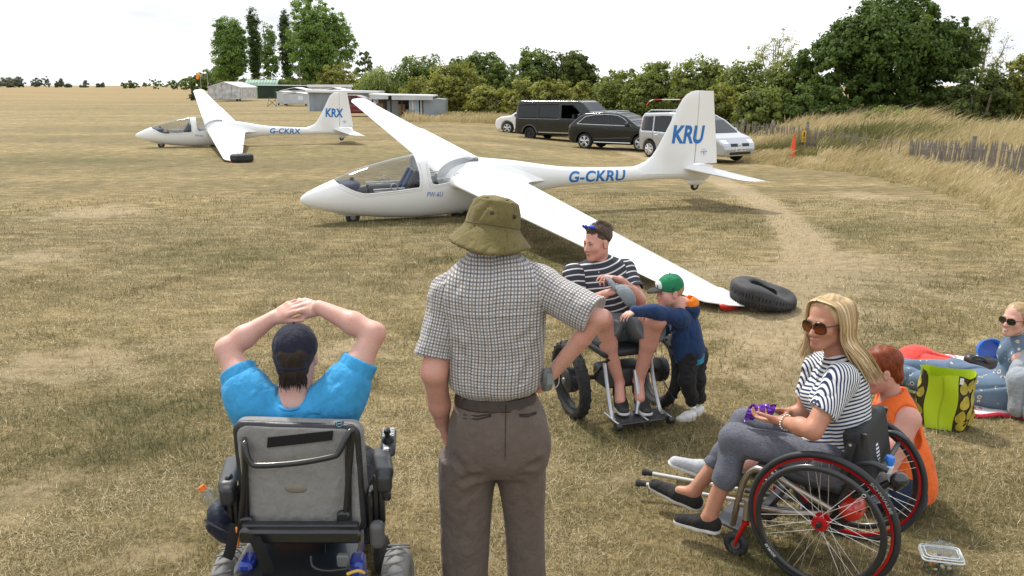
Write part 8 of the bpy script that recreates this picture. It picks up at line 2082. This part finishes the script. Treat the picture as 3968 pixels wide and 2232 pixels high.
tb('axle_tube', [FW(0, -.27, .33), FW(0, .27, .33)], .016, TITAN); tb('rigidiser', [FW(-.20, -.17, .585), FW(-.20, 0, .58), FW(-.20, .17, .585)], .011, mat('dark_tube2', (.05, .055, .06), .35, metal=.4))
M().box(FW(.30, 0, .24), (.34, .05, .035), rot=np.array([RW, HW, (0, 0, 1)]).T, b=.01).obj('calf_strap', BLKV, wc, off=cw)
M().box(FW(.49, .0, .085), (.24, .13, .014), rot=np.array([RW, HW, (0, 0, 1)]).T @ np.array([[1, 0, 0], [0, .97, -.2], [0, .2, .97]]), b=.005).obj('footplate', mat('footplate_grey', (.06, .065, .075), .45), wc, off=cw)
Rr3 = np.array([RW, HW, (0, 0, 1)]).T
mk('seat_cushion', S().u(bxs(FW(.14, 0, .452), (.19, .205, .030), Rr3, .025), 0), .008, BLKV, wc, cw)
mk('backrest', S().u(bxs(FW(-.125, 0, .625), (.190, .028, .130), Rr3 @ np.array([[1, 0, 0], [0, .97, .2], [0, -.2, .97]]), .026), 0).u(bxs(FW(-.10, -.182, .615), (.028, .045, .130), Rr3 @ np.array([[1, 0, 0], [0, .97, .2], [0, -.2, .97]]), .025), .02).u(bxs(FW(-.10, .182, .615), (.028, .045, .130), Rr3 @ np.array([[1, 0, 0], [0, .97, .2], [0, -.2, .97]]), .025), .02), .008, mat('black_upholstery', (.017, .017, .019), .75, bump=.3, bscale=90), wc, cw)
M().tube([FW(-.085, -.228, .70), FW(-.06, -.230, .55)], .020, 10).obj('back_strap', BLKV, wc, off=cw)
M().lathe([(0, 0), (.006, .001), (.007, .004)], FW(-.085, -.250, .70), -RW, 12).obj('back_bolt', SILVER, wc, off=cw)
# anti-tip grip at the back (black knobbed lever)
tb('rear_lever', [FW(-.09, -.14, .42), FW(-.17, -.15, .47), FW(-.24, -.15, .53)], .016, BLKM); mk('lever_knob', S().u(el(FW(-.275, -.15, .55), (.040, .032, .034)), 0).u(el(FW(-.265, -.15, .52), (.022, .022, .026)), .015), .005, mat('knob_black', (.022, .024, .026), .25, coat=.6), wc, cw)
tb('wheel_lock', [FW(.20, -.225, .40), FW(.25, -.23, .43), FW(.30, -.225, .42)], .007, BLKM)
mk('under_bag', S().u(bxs(FW(.02, .02, .30), (.14, .09, .09), Rr3, .04), 0).w(folds(.005, 30, 141)), .008, cloth_mat('black_bag', (.02, .018, .016), .2, .8), wc, cw)
bgc = FW(-.07, -.06, .33); t = thing('helmet', 'red helmet hanging under the seat of the manual wheelchair', 'helmet', bgc)
s = S().u(el(bgc, (.078, .062, .068), Rr3), 0).d(el(bgc + (0, 0, -.06) + HW * .06, (.066, .054, .048), Rr3), .006); mk('shell', s, .006, mat('helmet_red', (.62, .03, .02), .25, coat=.6), t, bgc)
for k in range(2): M().tube(spline([bgc + HW * (.05 - .03 * k) - RW * .055 + (0, 0, .028), bgc + HW * .02 - RW * .064 + (0, 0, .0 - .015 * k), bgc - HW * .04 - RW * .058 + (0, 0, .03 - .03 * k)], 5), .003, 5).obj('white_stripe', SPOK, t, off=bgc)
for k in range(3): M().ball(bgc - HW * (-.02 + .035 * k) - RW * (.060 - .006 * k) + (0, 0, -.03 + .02 * k), (.006, .006, .006), 8, 6).obj('vent', BLKM, t, off=bgc)
c_ = FW(.08, -.08, .30); t = thing('gloves', 'black and white gloves tucked under the wheelchair seat', 'gloves', c_)
mk('palm', S().u(el(c_, (.05, .03, .035), Rr3), 0).u(el(c_ + HW * .04 + (0, 0, -.02), (.03, .02, .02), Rr3), .02), .006, cloth_mat('black_glove', (.02, .02, .02), .2), t, c_); M().box(-RW * .031 + (0, 0, .008), (.035, .004, .03), rot=np.array([HW, RW, (0, 0, 1)]).T, b=.001).obj('cuff_label', mat('label_white', (.7, .7, .7), .6), t)
# drinking bottle held behind the backrest
bc = FW(-.19, -.06, .475); bax = nrm(np.array([.18, -.05, 1])); t = thing('drink_bottle', 'clear bottle with blue and white top behind the manual wheelchair\'s backrest', 'bottle', bc)
M().lathe([(0, -.085), (.034, -.082), (.036, -.05), (.034, .02), (.028, .05), (.020, .062)], (0, 0, 0), bax, 22).obj('flask', glass('pale_bottle', (.72, .82, .88), .22, .05, dark=(.35, .42, .50)), t)
M().lathe([(.024, .058), (.025, .092), (.020, .095)], (0, 0, 0), bax, 18).obj('collar', mat('bottle_white', (.75, .76, .78), .4), t); M().lathe([(.021, .094), (.022, .125), (.018, .134), (0, .136)], (0, 0, 0), bax, 18).obj('cap', mat('bottle_blue', (.02, .20, .70), .35), t)
# crutches on the grass beside her feet
for k, (p0, p1, lb) in enumerate(((P(2465, 1870, 4.42), P(3120, 1985, 4.20), 'aluminium crutch lying nearest the slip-on shoes, black ferrule to the left'), (P(2490, 1828, 4.58), P(3160, 1950, 4.35), 'aluminium crutch lying behind the first, beside the grey trainer'))):
 p0 = np.array(p0); p1 = np.array(p1); t = thing('crutch', lb, 'crutch', p0, 0, 'crutches lying on the grass'); d = nrm(p1 - p0); L_ = np.linalg.norm(p1 - p0); o = lambda x: d * x
 M().tube([o(.03), o(L_ * .62)], .0115, 12).obj('tube', mat('bright_aluminium', (.68, .67, .64), .35, metal=.7) if k == 0 else bpy.data.materials['bright_aluminium'], t)
 M().lathe([(0, -.005), (.020, 0), (.021, .014), (.016, .03), (.0145, .055)], (0, 0, 0), d, 16).obj('ferrule', RUBBER, t); M().tube([o(L_ * .60), o(L_)], .0135, 10).obj('grip_tube', mat('dark_grey_tube', (.06, .065, .07), .4), t)
 M().tube([o(L_ * .98), o(L_ * .98) + np.array([.03, .09, .02])], .015, 10).obj('handle', BLKV, t)
# ================================================================ red-haired woman in the orange top, sitting on the grass
ORT = cloth_mat('orange_top_cloth', (.72, .135, .022), .10, .85, 500); REDH = NT('red_hair', .5); REDH.color(REDH.ramp(REDH.noise(REDH.map(REDH.obj(), (1, 1, .25)), 160, 4), (.3, (.075, .013, .004)), (.7, (.27, .055, .012)))); REDH = REDH.m
base = np.array([2.06, 4.34, 0.0]); ow = thing('person', 'red-haired woman in orange sleeveless top sitting on the grass behind the manual wheelchair', 'person', base)
Hd = Head(P(3408, 1432, 4.42), (-.93, .05, -.36), (-.30, 0, 1), .98)
A = P(3500, 1950, 4.32); A[2] = .12; Bn = P(3462, 1555, 4.44)
shN, shF = P(3520, 1625, 4.28), P(3440, 1570, 4.62); elN, wrN = P(3432, 1830, 4.18), P(3395, 1945, 4.30); elF, wrF = P(3330, 1800, 4.62), P(3290, 1900, 4.55)
X = nrm(shF - shN)
s = S(); Hd.skin(s, female=True); s.u(rc(Hd.p(0, -.02, -.05), Bn, .048, .058), .03).u(rc(Bn + (0, 0, -.05), A + (0, 0, .08), .085, .13), .05).u(rc(shN, shF, .055, .055), .05)
for a, b, c in ((shN, elN, wrN), (shF, elF, wrF)): s.u(rc(a, a * .5 + b * .5, .060, .060), .03).u(rc(a * .5 + b * .5, b, .058, .044), .02).u(rc(b, c, .042, .028), .02)
hand(s, wrN, nrm((-.4, .2, -.6)), (.5, .5, -.2), False, .92); hand(s, wrF, nrm((-.5, -.1, -.6)), (.3, -.5, -.2), True, .92)
hN, hF = A + (-.06, -.10, .0), A + (-.04, .10, .0); kN, kF = np.array([1.62, 4.52, .26]), np.array([1.58, 4.72, .10]); aN, aF = P(2765, 1828, 4.62), np.array([1.32, 4.72, .06])
for h, k, a in ((hN, kN, aN), (hF, kF, aF)): limb(s, [h, k, a], [.088, .060, .037], .03)
mk('body', s, .006, SK_ROSY, ow, base)
s = S().u(Hd.e((0, -.028, .036), (.084, .106, .092)), 0).u(Hd.e((0, -.075, -.055), (.060, .040, .055)), .03).d(Hd.e((0, .10, -.01), (.07, .09, .09)), .005).i(half(Hd.p(0, .05, -.03), nrm(Hd.f * .9 + (-Hd.u) * .5)), .005).d(Hd.e((-.085, .02, -.025), (.03, .034, .05)), .005).w(folds(.0035, 70, 151, (1, 1, 4), Hd.R)); mk('hair', s, .0055, REDH, ow, base)
gt_ = gcyl(A + (0, 0, -.10), Bn, X, [(.02, .175, .15), (.1, .20, .175), (.24, .205, .165), (.36, .19, .145, 0, .01), (.44, .172, .125, 0, .005), (.53, .145, .10), (.58, .10, .08), (.62, .075, .065)], 2.2)
s = S().u(gt_, 0).u(rc(shN, Bn + (0, 0, -.03), .060, .056), .04).u(rc(shF, Bn + (0, 0, -.03), .060, .056), .04)
for a, b in ((shN, elN), (shF, elF)): o = nrm(a - (shN + shF) / 2); s.d(rc(a + o * .045 + (0, 0, .06), a + o * .035 + (0, 0, -.10), .080, .066), .008)
s.d(el(Bn + (-.02, 0, .045), (.078, .078, .075)), .008).w(folds(.005, 22, 152, (1, 1, 2)))
ot = mk('orange_top', s, .006, ORT, ow, base)
o = nrm(shN - (shN + shF) / 2)
s = S().u(rc(shN - o * .045 + (.02, 0, .055), shN - o * .055 + (.075, 0, -.11), .016, .013), 0); mk('strap_edge', s, .005, BLKC, ow, base)
M().tube(spline([Bn + np.array(q) for q in ((.055, -.02, .01), (.02, -.07, -.02), (-.03, -.075, -.08), (-.07, -.03, -.13))], 5), .0016, 5).obj('necklace', SPOK, ow, off=base)
s = S()
for h, k in ((hN, kN), (hF, kF)): s.u(rc(h, k, .115, .085), .03)
s.u(rc(hN, hF, .12, .12), .03); mk('shorts', s, .008, cloth_mat('dark_denim', (.02, .03, .06), .2), ow, base)
GTR = mat('grey_mesh', (.40, .41, .43), .75, var=.12, vscale=60); wh = mat('white_foam', (.72, .72, .72), .6)
hl = aN + np.array([.03, .0, -.055]); hl[2] = max(hl[2], .015); to = P(2588, 1832, 4.66); to[2] = max(.10, to[2] * .9)
so = shoe(ow, base, hl, to, (-.45, -.1, 1), GTR, wh, 'trainer', .046, .085, .028, None, mat('grey_lace', (.30, .30, .32), .8))
mk('sock', S().u(rc(aN + (.02, 0, .01), aN + (-.035, 0, -.03), .043, .046), 0), .006, cloth_mat('plum_sock', (.16, .035, .10), .15), ow, base)
hl2 = aF + np.array([.04, 0, -.05]); shoe(ow, base, hl2, hl2 + np.array([-.2, .02, .08]), (0, 0, 1), GTR, wh, 'trainer', .046, .085, .028)
# ================================================================ picnic at the right edge
DRESS = NT('blue_print_dress', .85); o_ = DRESS.obj()
vo = DRESS.n('ShaderNodeTexVoronoi', {'Vector': DRESS.map(o_, (17, 17, 17)), 'Scale': 1.0, 'Randomness': .8}); dd = vo.outputs['Distance']
m1 = DRESS.math('MULTIPLY', DRESS.math('GREATER_THAN', dd, .16), DRESS.math('LESS_THAN', dd, .27)); m1 = DRESS.math('MULTIPLY', m1, DRESS.math('GREATER_THAN', DRESS.n('ShaderNodeSeparateXYZ', {0: vo.outputs['Color']}).outputs[0], .18)); m1 = DRESS.math('MULTIPLY', m1, DRESS.math('GREATER_THAN', DRESS.noise(o_, 30, 2), .46))
c_ = DRESS.mix(DRESS.noise(o_, 9, 4), (.105, .155, .225), (.135, .19, .265)); c_ = DRESS.mix(m1, c_, (.58, .52, .38)); c_ = DRESS.mix(DRESS.math('LESS_THAN', dd, .09), c_, (.10, .07, .05)); DRESS.color(c_); DRESS.bump(DRESS.noise(o_, 24, 4), .4, .008); DRESS = DRESS.m
CARD_ = cloth_mat('grey_cardigan', (.30, .325, .355), .08, .95, 350)
base = np.array([3.45, 5.74, 0.0]); dw = thing('person', 'woman in blue patterned dress and grey cardigan sitting on the picnic blanket, sunglasses on', 'person', base)
Hd = Head(P(3934, 1236, 5.74), (-.86, -.46, .02), (.10, .02, 1), .95)
A = np.array([3.46, 5.80, .12]); Bn = P(3944, 1338, 5.80); shN, shF = P(3950, 1392, 5.66), P(3925, 1372, 5.98)
elN, wrN = P(3990, 1500, 5.68), P(3975, 1600, 5.72); elF, wrF = P(3985, 1480, 6.05), P(3990, 1560, 6.10)
s = S(); Hd.skin(s, female=True); s.u(rc(Hd.p(0, -.02, -.05), Bn, .046, .055), .03).u(rc(Bn + (0, 0, -.04), A, .075, .10), .05).u(rc(shN, shF, .045, .045), .04)
for a, b, c in ((shN, elN, wrN), (shF, elF, wrF)): limb(s, [a, b, c], [.045, .038, .026], .02)
hand(s, wrN, nrm((.1, -.4, -.5)), (.0, -.5, -.8), False, .9); hand(s, wrF, nrm((.2, .4, -.5)), (.2, -.2, -.8), True, .9)
hN, hF = A + (-.04, -.10, .0), A + (-.04, .12, .0); kN, kF = P(3660, 1500, 5.80), P(3690, 1440, 6.12); aN, aF = P(3440, 1440, 6.05), P(3420, 1420, 6.30)
kN[2] = max(.14, kN[2])
for h, k, a in ((hN, kN, aN), (hF, kF, aF)): limb(s, [h, k, a], [.085, .058, .036], .03)
mk('body', s, .006, SK_FAIR, dw, base); Hd.face_parts(dw, base, lip=(.50, .24, .22), brow=(.28, .19, .10), eyes=False)
M().tube([Hd.p(-.013, .0955, -.070), Hd.p(.0, .0975, -.0705), Hd.p(.013, .0955, -.070)], .0028, 6).obj('teeth', mat('teeth', (.7, .68, .62), .3), dw, off=base)
s = S().u(Hd.e((0, -.028, .036), (.081, .102, .088)), 0).u(Hd.e((0, -.105, -.03), (.045, .045, .05)), .03).i(half(Hd.p(0, .042, .045), nrm(Hd.f - .62 * Hd.u)), .006).d(Hd.e((-.085, .015, -.035), (.03, .03, .04)), .005).w(folds(.0015, 80, 161, (1, 1, 4), Hd.R))
V, Q = nets(s, *bnds(s), .0055); V = relax(V, Q, 1); mobj('hair', V, Q, BLOND, dw, True, base, attrs={'tone': np.clip(.28 + .2 * np.sin((V @ Hd.u) * 210 + 3 * np.sin((V @ Hd.f) * 50)) * .5, 0, 1)})
shades('sunglasses', 'dark half-rim sunglasses worn by the woman in the blue dress', Hd, mat('dark_green_lens', (.012, .016, .012), .08, coat=.6), TORT, .027, .020, .0)
X = nrm(shF - shN)
gt_ = gcyl(A + (0, 0, -.06), Bn, X, [(.0, .175, .155), (.1, .15, .13), (.24, .125, .10), (.34, .145, .108, 0, .01), (.43, .14, .10), (.50, .10, .08), (.545, .062, .060)], 2.2)
s = S().u(gt_, 0).u(rc(shN, Bn + (0, 0, -.03), .056, .05), .04).u(rc(shF, Bn + (0, 0, -.03), .056, .05), .04)
for h, k, a in ((hN, kN, aN), (hF, kF, aF)): s.u(rc(h, k, .112, .088), .05).u(rc(k, a, .085, .07), .05)
s.u(rc((hN + hF) / 2, (kN + kF) / 2 + (0, 0, -.05), .115, .08), .07); s.i(half((0, 0, .022), (0, 0, -1)), .01)
s.w(folds(.010, 20, 162, (3.2, 1, 1.4)))
for i in range(7): s.w(crease(P(3850 - 6 * i, 1425 + 8 * i, 5.6), P(3760 - 14 * i, 1440 + 22 * i, 5.62), 0, .010, .014))
mk('dress', s, .0075, DRESS, dw, base)
s = S().u(gcyl(Bn + (.05, 0, -.44), Bn + (.035, -.01, .01), X, [(.0, .30, .13, 0, .02), (.15, .25, .11), (.3, .20, .11), (.40, .14, .10), (.45, .085, .085)], 2.2), 0); s.d(el(A + (-.18, -.05, .22), (.17, .34, .46)), .03).u(rc(P(3985, 1362, 5.68), P(3958, 1470, 5.56), .050, .062), .08).u(rc(P(3958, 1470, 5.56), P(3962, 1570, 5.54), .062, .080), .12); s.i(half((0, 0, .04), (0, 0, -1)), .01).w(folds(.013, 20, 163, (.8, .8, 7)))
mk('cardigan', s, .0075, CARD_, dw, base)
# blanket, jacket, handbag, tub
n = NT('picnic_blanket', .9); o_ = n.obj(); v_ = n.n('ShaderNodeTexVoronoi', {'Vector': o_, 'Scale': 9.0}); n.color(n.mix(n.math('MULTIPLY', n.math('LESS_THAN', v_.outputs['Distance'], .33), n.math('GREATER_THAN', n.noise(o_, 60, 3), .5)), (.68, .66, .66), (.62, .10, .14))); n.bump(n.noise(o_, 12, 4), .5, .02)
c4 = [G(3665, 1612)[:2], G(4330, 1640)[:2], G(4220, 1385)[:2], G(3610, 1392)[:2]]; V = []; k_ = 40; rr = np.random.default_rng(8)
for j in range(k_):
 for i in range(k_):
  u, w = i / (k_ - 1), j / (k_ - 1); p = (np.array(c4[0]) * (1 - u) + np.array(c4[1]) * u) * (1 - w) + (np.array(c4[3]) * (1 - u) + np.array(c4[2]) * u) * w
  V.append((p[0] + .012 * math.sin(w * 17), p[1] + .015 * math.sin(u * 21), float(terrain(*p)) + .028 + .008 * math.sin(u * 27 + 5 * w) * math.sin(w * 19 + 2)))
ii = np.arange(k_ * k_).reshape(k_, k_); q_ = np.stack([ii[:-1, :-1], ii[:-1, 1:], ii[1:, 1:], ii[1:, :-1]], -1).reshape(-1, 4)
b0 = np.array([*c4[0], 0.0]); bl = thing('picnic_blanket', 'white picnic blanket with red flowers and red edging spread on the grass', 'blanket', b0); mobj('cloth', V, q_, n.m, bl, True, b0)
edge = [np.array(V[i]) for i in range(k_)]; M().tube([e + (0, -.004, -.006) for e in edge], .014, 6).obj('red_edging', cloth_mat('red_edging', (.55, .03, .06), .1), bl, off=b0)
M().tube([np.array(V[i * k_]) + (-.004, 0, -.004) for i in range(k_)], .014, 6).obj('red_edging', bpy.data.materials['red_edging'], bl, off=b0)
p = G(3590, 1440); t = thing('jacket', 'red jacket dropped in a heap behind the woman\'s outstretched legs', 'jacket', p)
s = S().u(el(p + (.0, .0, .03), (.26, .18, .10)), 0).u(el(p + (-.08, .05, .08), (.12, .12, .11)), .08).u(el(p + (.26, .0, .0), (.22, .10, .05)), .06).u(el(p + (-.28, -.02, .0), (.20, .12, .06)), .06).i(half(p + (0, 0, .004), (0, 0, -1)), .01).w(folds(.018, 11, 171, (1, 1, 1)))
mk('cloth', s, .009, cloth_mat('coral_red_cloth', (.70, .075, .06), .08), t, p)
p = G(3800, 1446); t = thing('handbag', 'black leather handbag beside the blue tub on the blanket', 'handbag', p)
s = S().u(bxs(p + (0, 0, .065), (.115, .06, .06), rotz(.15), .035), 0).u(el(p + (-.09, 0, .11), (.04, .04, .04)), .04).w(folds(.006, 24, 172)); mk('bag_body', s, .008, mat('black_leather', (.014, .014, .015), .4, bump=.15), t, p)
M().tube(spline([(-.09, -.05, .10), (-.10, -.06, .145), (-.04, -.06, .14), (.02, -.06, .10)], 5), .010, 6).obj('handle', bpy.data.materials['black_leather'], t)
p = G(3832, 1408); t = thing('tub', 'bright blue plastic tub lying on its side on the blanket', 'tub', p); ax = nrm((-.25, -1, .18))
M().lathe([(0, .07), (.075, .07), (.084, .055), (.096, -.07), (.103, -.075), (.103, -.08), (.096, -.082), (.088, -.07), (.075, .05), (0, .056)], (0, .02, .10), -ax, 36).obj('shell', mat('blue_plastic', (.015, .17, .62), .3, coat=.3), t)
# ---- shopping bag with pears
p = G(3645, 1648); sb = thing('shopping_bag', 'lime green shopping bag printed with pears standing on the grass', 'bag', p)
LIME = mat('lime_print', (.42, .56, .015), .38, var=.04, vscale=5, bump=.35, bscale=7); PEARD = mat('pear_shadow', (.035, .030, .010), .4)
plan = [(-.165, .02), (-.15, -.075), (-.098, -.088), (0, -.092), (.092, -.088), (.16, -.06), (.185, .05), (.15, .11), (0, .12), (-.13, .105)]
a_b = -.62; Rzb = rotz(a_b)
def bagp(u, z):                                      # u in plan index units (0..10), z height 0..1
 i = int(u) % 10; f = u - int(u); q = np.array(plan[i]) * (1 - f) + np.array(plan[(i + 1) % 10]) * f
 k = .90 + .12 * z - .10 * z * z * (abs(q[0]) > .12); zz = .37 * z; q = q * k + np.array([.008 * math.sin(7 * z + u), .010 * math.sin(5 * z + 2 * u)])
 r = Rzb @ np.array([q[0], q[1], zz + (.012 * math.sin(u * 2.1) if z > .95 else 0)]); return r
def bag_strip(u0, u1, name, m_):
 nu, nz = max(3, int((u1 - u0) * 5)), 14; V = [bagp(u0 + (u1 - u0) * i / (nu - 1), j / (nz - 1)) for j in range(nz) for i in range(nu)]
 F = [(j * nu + i, j * nu + i + 1, (j + 1) * nu + i + 1, (j + 1) * nu + i) for j in range(nz - 1) for i in range(nu - 1)]; return mobj(name, V, F, m_, sb, True)
bag_strip(2.0, 4.0, 'front_panel', LIME); ps1 = bag_strip(4.0, 6.3, 'pear_panel', PEARD); ps2 = bag_strip(.2, 2.0, 'pear_panel', PEARD); bag_strip(6.3, 10.2, 'back_panel', LIME)
V = [bagp(u, .0) for u in np.linspace(0, 9.99, 20)]; mobj('base', V, [tuple(range(20))], LIME, sb, False)
M().tube([bagp(3.0, z) + Rzb @ np.array([0, -.002, 0]) for z in np.linspace(0, 1, 12)], .0028, 4).obj('seam', mat('lime_seam', (.30, .42, .01), .5), sb)
PEARM = mat('pear_skin', (.50, .38, .045), .35, col2=(.30, .26, .03), vscale=22)
def pear(u, z, a, k, par):
 prof = [(math.cos(t) * (.036 - .013 * max(0, math.sin(t)) ** 1.2), .046 * math.sin(t) + .012 * max(0, math.sin(t))) for t in np.linspace(0, 2 * math.pi, 22)[:-1]]
 e = .05; du = (bagp(u + e, z) - bagp(u - e, z)); du_ = np.linalg.norm(du) / (2 * e); V = []
 for x, y in prof + [(0, 0)]:
  x, y = (x * math.cos(a) - y * math.sin(a)) * k, (x * math.sin(a) + y * math.cos(a)) * k
  pt = bagp(u + x / du_, min(.99, max(.01, z + y / .37))); nr = nrm(np.cross(nrm(du), (0, 0, 1))); V.append(pt + nr * .007)
 mobj('pear', V, [(i, (i + 1) % 21, 21) for i in range(21)], PEARM, par, True)
for u, z, a, k in ((4.5, .80, .1, .85), (5.2, .84, -.3, .95), (4.6, .54, -.3, .9), (5.45, .58, -.3, 1.0), (4.5, .28, -.1, .85), (5.15, .36, -.4, .95), (4.8, .12, -.8, .85), (5.6, .22, -.6, 1.0), (5.9, .8, .2, 1.0)): pear(u, z, a, k, ps1)
for u, z, a, k in ((.8, .80, .1, .9), (1.35, .62, -.2, .7), (.8, .45, .2, .9), (1.4, .30, .2, .7), (.8, .15, .2, .9)): pear(u, z, a, k, ps2)
M().box(Rzb @ np.array([.105, -.094, .35]), (.022, .003, .04), rot=Rzb).obj('price_label', mat('label_white2', (.75, .75, .75), .6), sb)
# ---- salad tub
p = G(3640, 2212); t = thing('salad_box', 'clear plastic salad tub with its lid on, lying on the grass', 'food tub', p); Rs = rotz(-.25); CLR = glass('clear_tub', (.93, .95, .95), .06, .04, dark=(.6, .62, .63))
def rr_ring(hx, hy, z, r=.02, n=6):
 o = []
 for cx, cy, a0 in ((1, 1, 0), (-1, 1, math.pi / 2), (-1, -1, math.pi), (1, -1, 3 * math.pi / 2)):
  for k in range(n): a = a0 + math.pi / 2 * k / (n - 1); o.append(Rs @ np.array([cx * (hx - r) + r * math.cos(a), cy * (hy - r) + r * math.sin(a), z]))
 return o
rings = [rr_ring(.066, .046, .004), rr_ring(.068, .048, .006), rr_ring(.082, .060, .080)]; V = sum(rings, []); n_ = len(rings[0])
mobj('tub', V, [tuple(range(n_))[::-1]] + [(j * n_ + i, j * n_ + (i + 1) % n_, (j + 1) * n_ + (i + 1) % n_, (j + 1) * n_ + i) for j in range(2) for i in range(n_)], CLR, t, True)
lid = mobj('lid', rr_ring(.084, .062, .092), [tuple(range(n_))], CLR, t, False)
FR = mat('frosted_rim', (.62, .66, .67), .25, coat=.4)
for hx, hy, z in ((.088, .066, .080), (.086, .064, .093), (.070, .048, .095)): M().tube(rr_ring(hx, hy, z), .0045 if z < .09 else .003, 6, closed=True).obj('rim', FR, t)
rr = np.random.default_rng(12); cols = [mat('salad_' + n_, c, .5) for n_, c in (('orange', (.50, .20, .03)), ('leaf', (.08, .16, .02)), ('cream', (.55, .48, .33)), ('brown', (.16, .09, .04)), ('dark_leaf', (.03, .06, .02)))]
for k, cm in enumerate(cols):
 m = M()
 for _ in range(16): c = Rs @ np.array([rr.uniform(-.055, .055), rr.uniform(-.036, .036), rr.uniform(.016, .068)]); m.ball(c, rr.uniform(.006, .014, 3), 8, 6)
 m.obj('salad', cm, t)['kind'] = 'stuff'
V = []
for j in range(9):
 for i in range(12): u, w = i / 11 * 2 - 1, j / 8 * 2 - 1; V.append(Rs @ np.array([u * .075 + rr.normal() * .003, .045 + w * .03 + rr.normal() * .004, .10 + .025 * (1 - u * u) * (1 - w * w) + .006 * rr.normal()]))
mobj('film', V, [(j * 12 + i, j * 12 + i + 1, (j + 1) * 12 + i + 1, (j + 1) * 12 + i) for j in range(8) for i in range(11)], CLR, t, False)
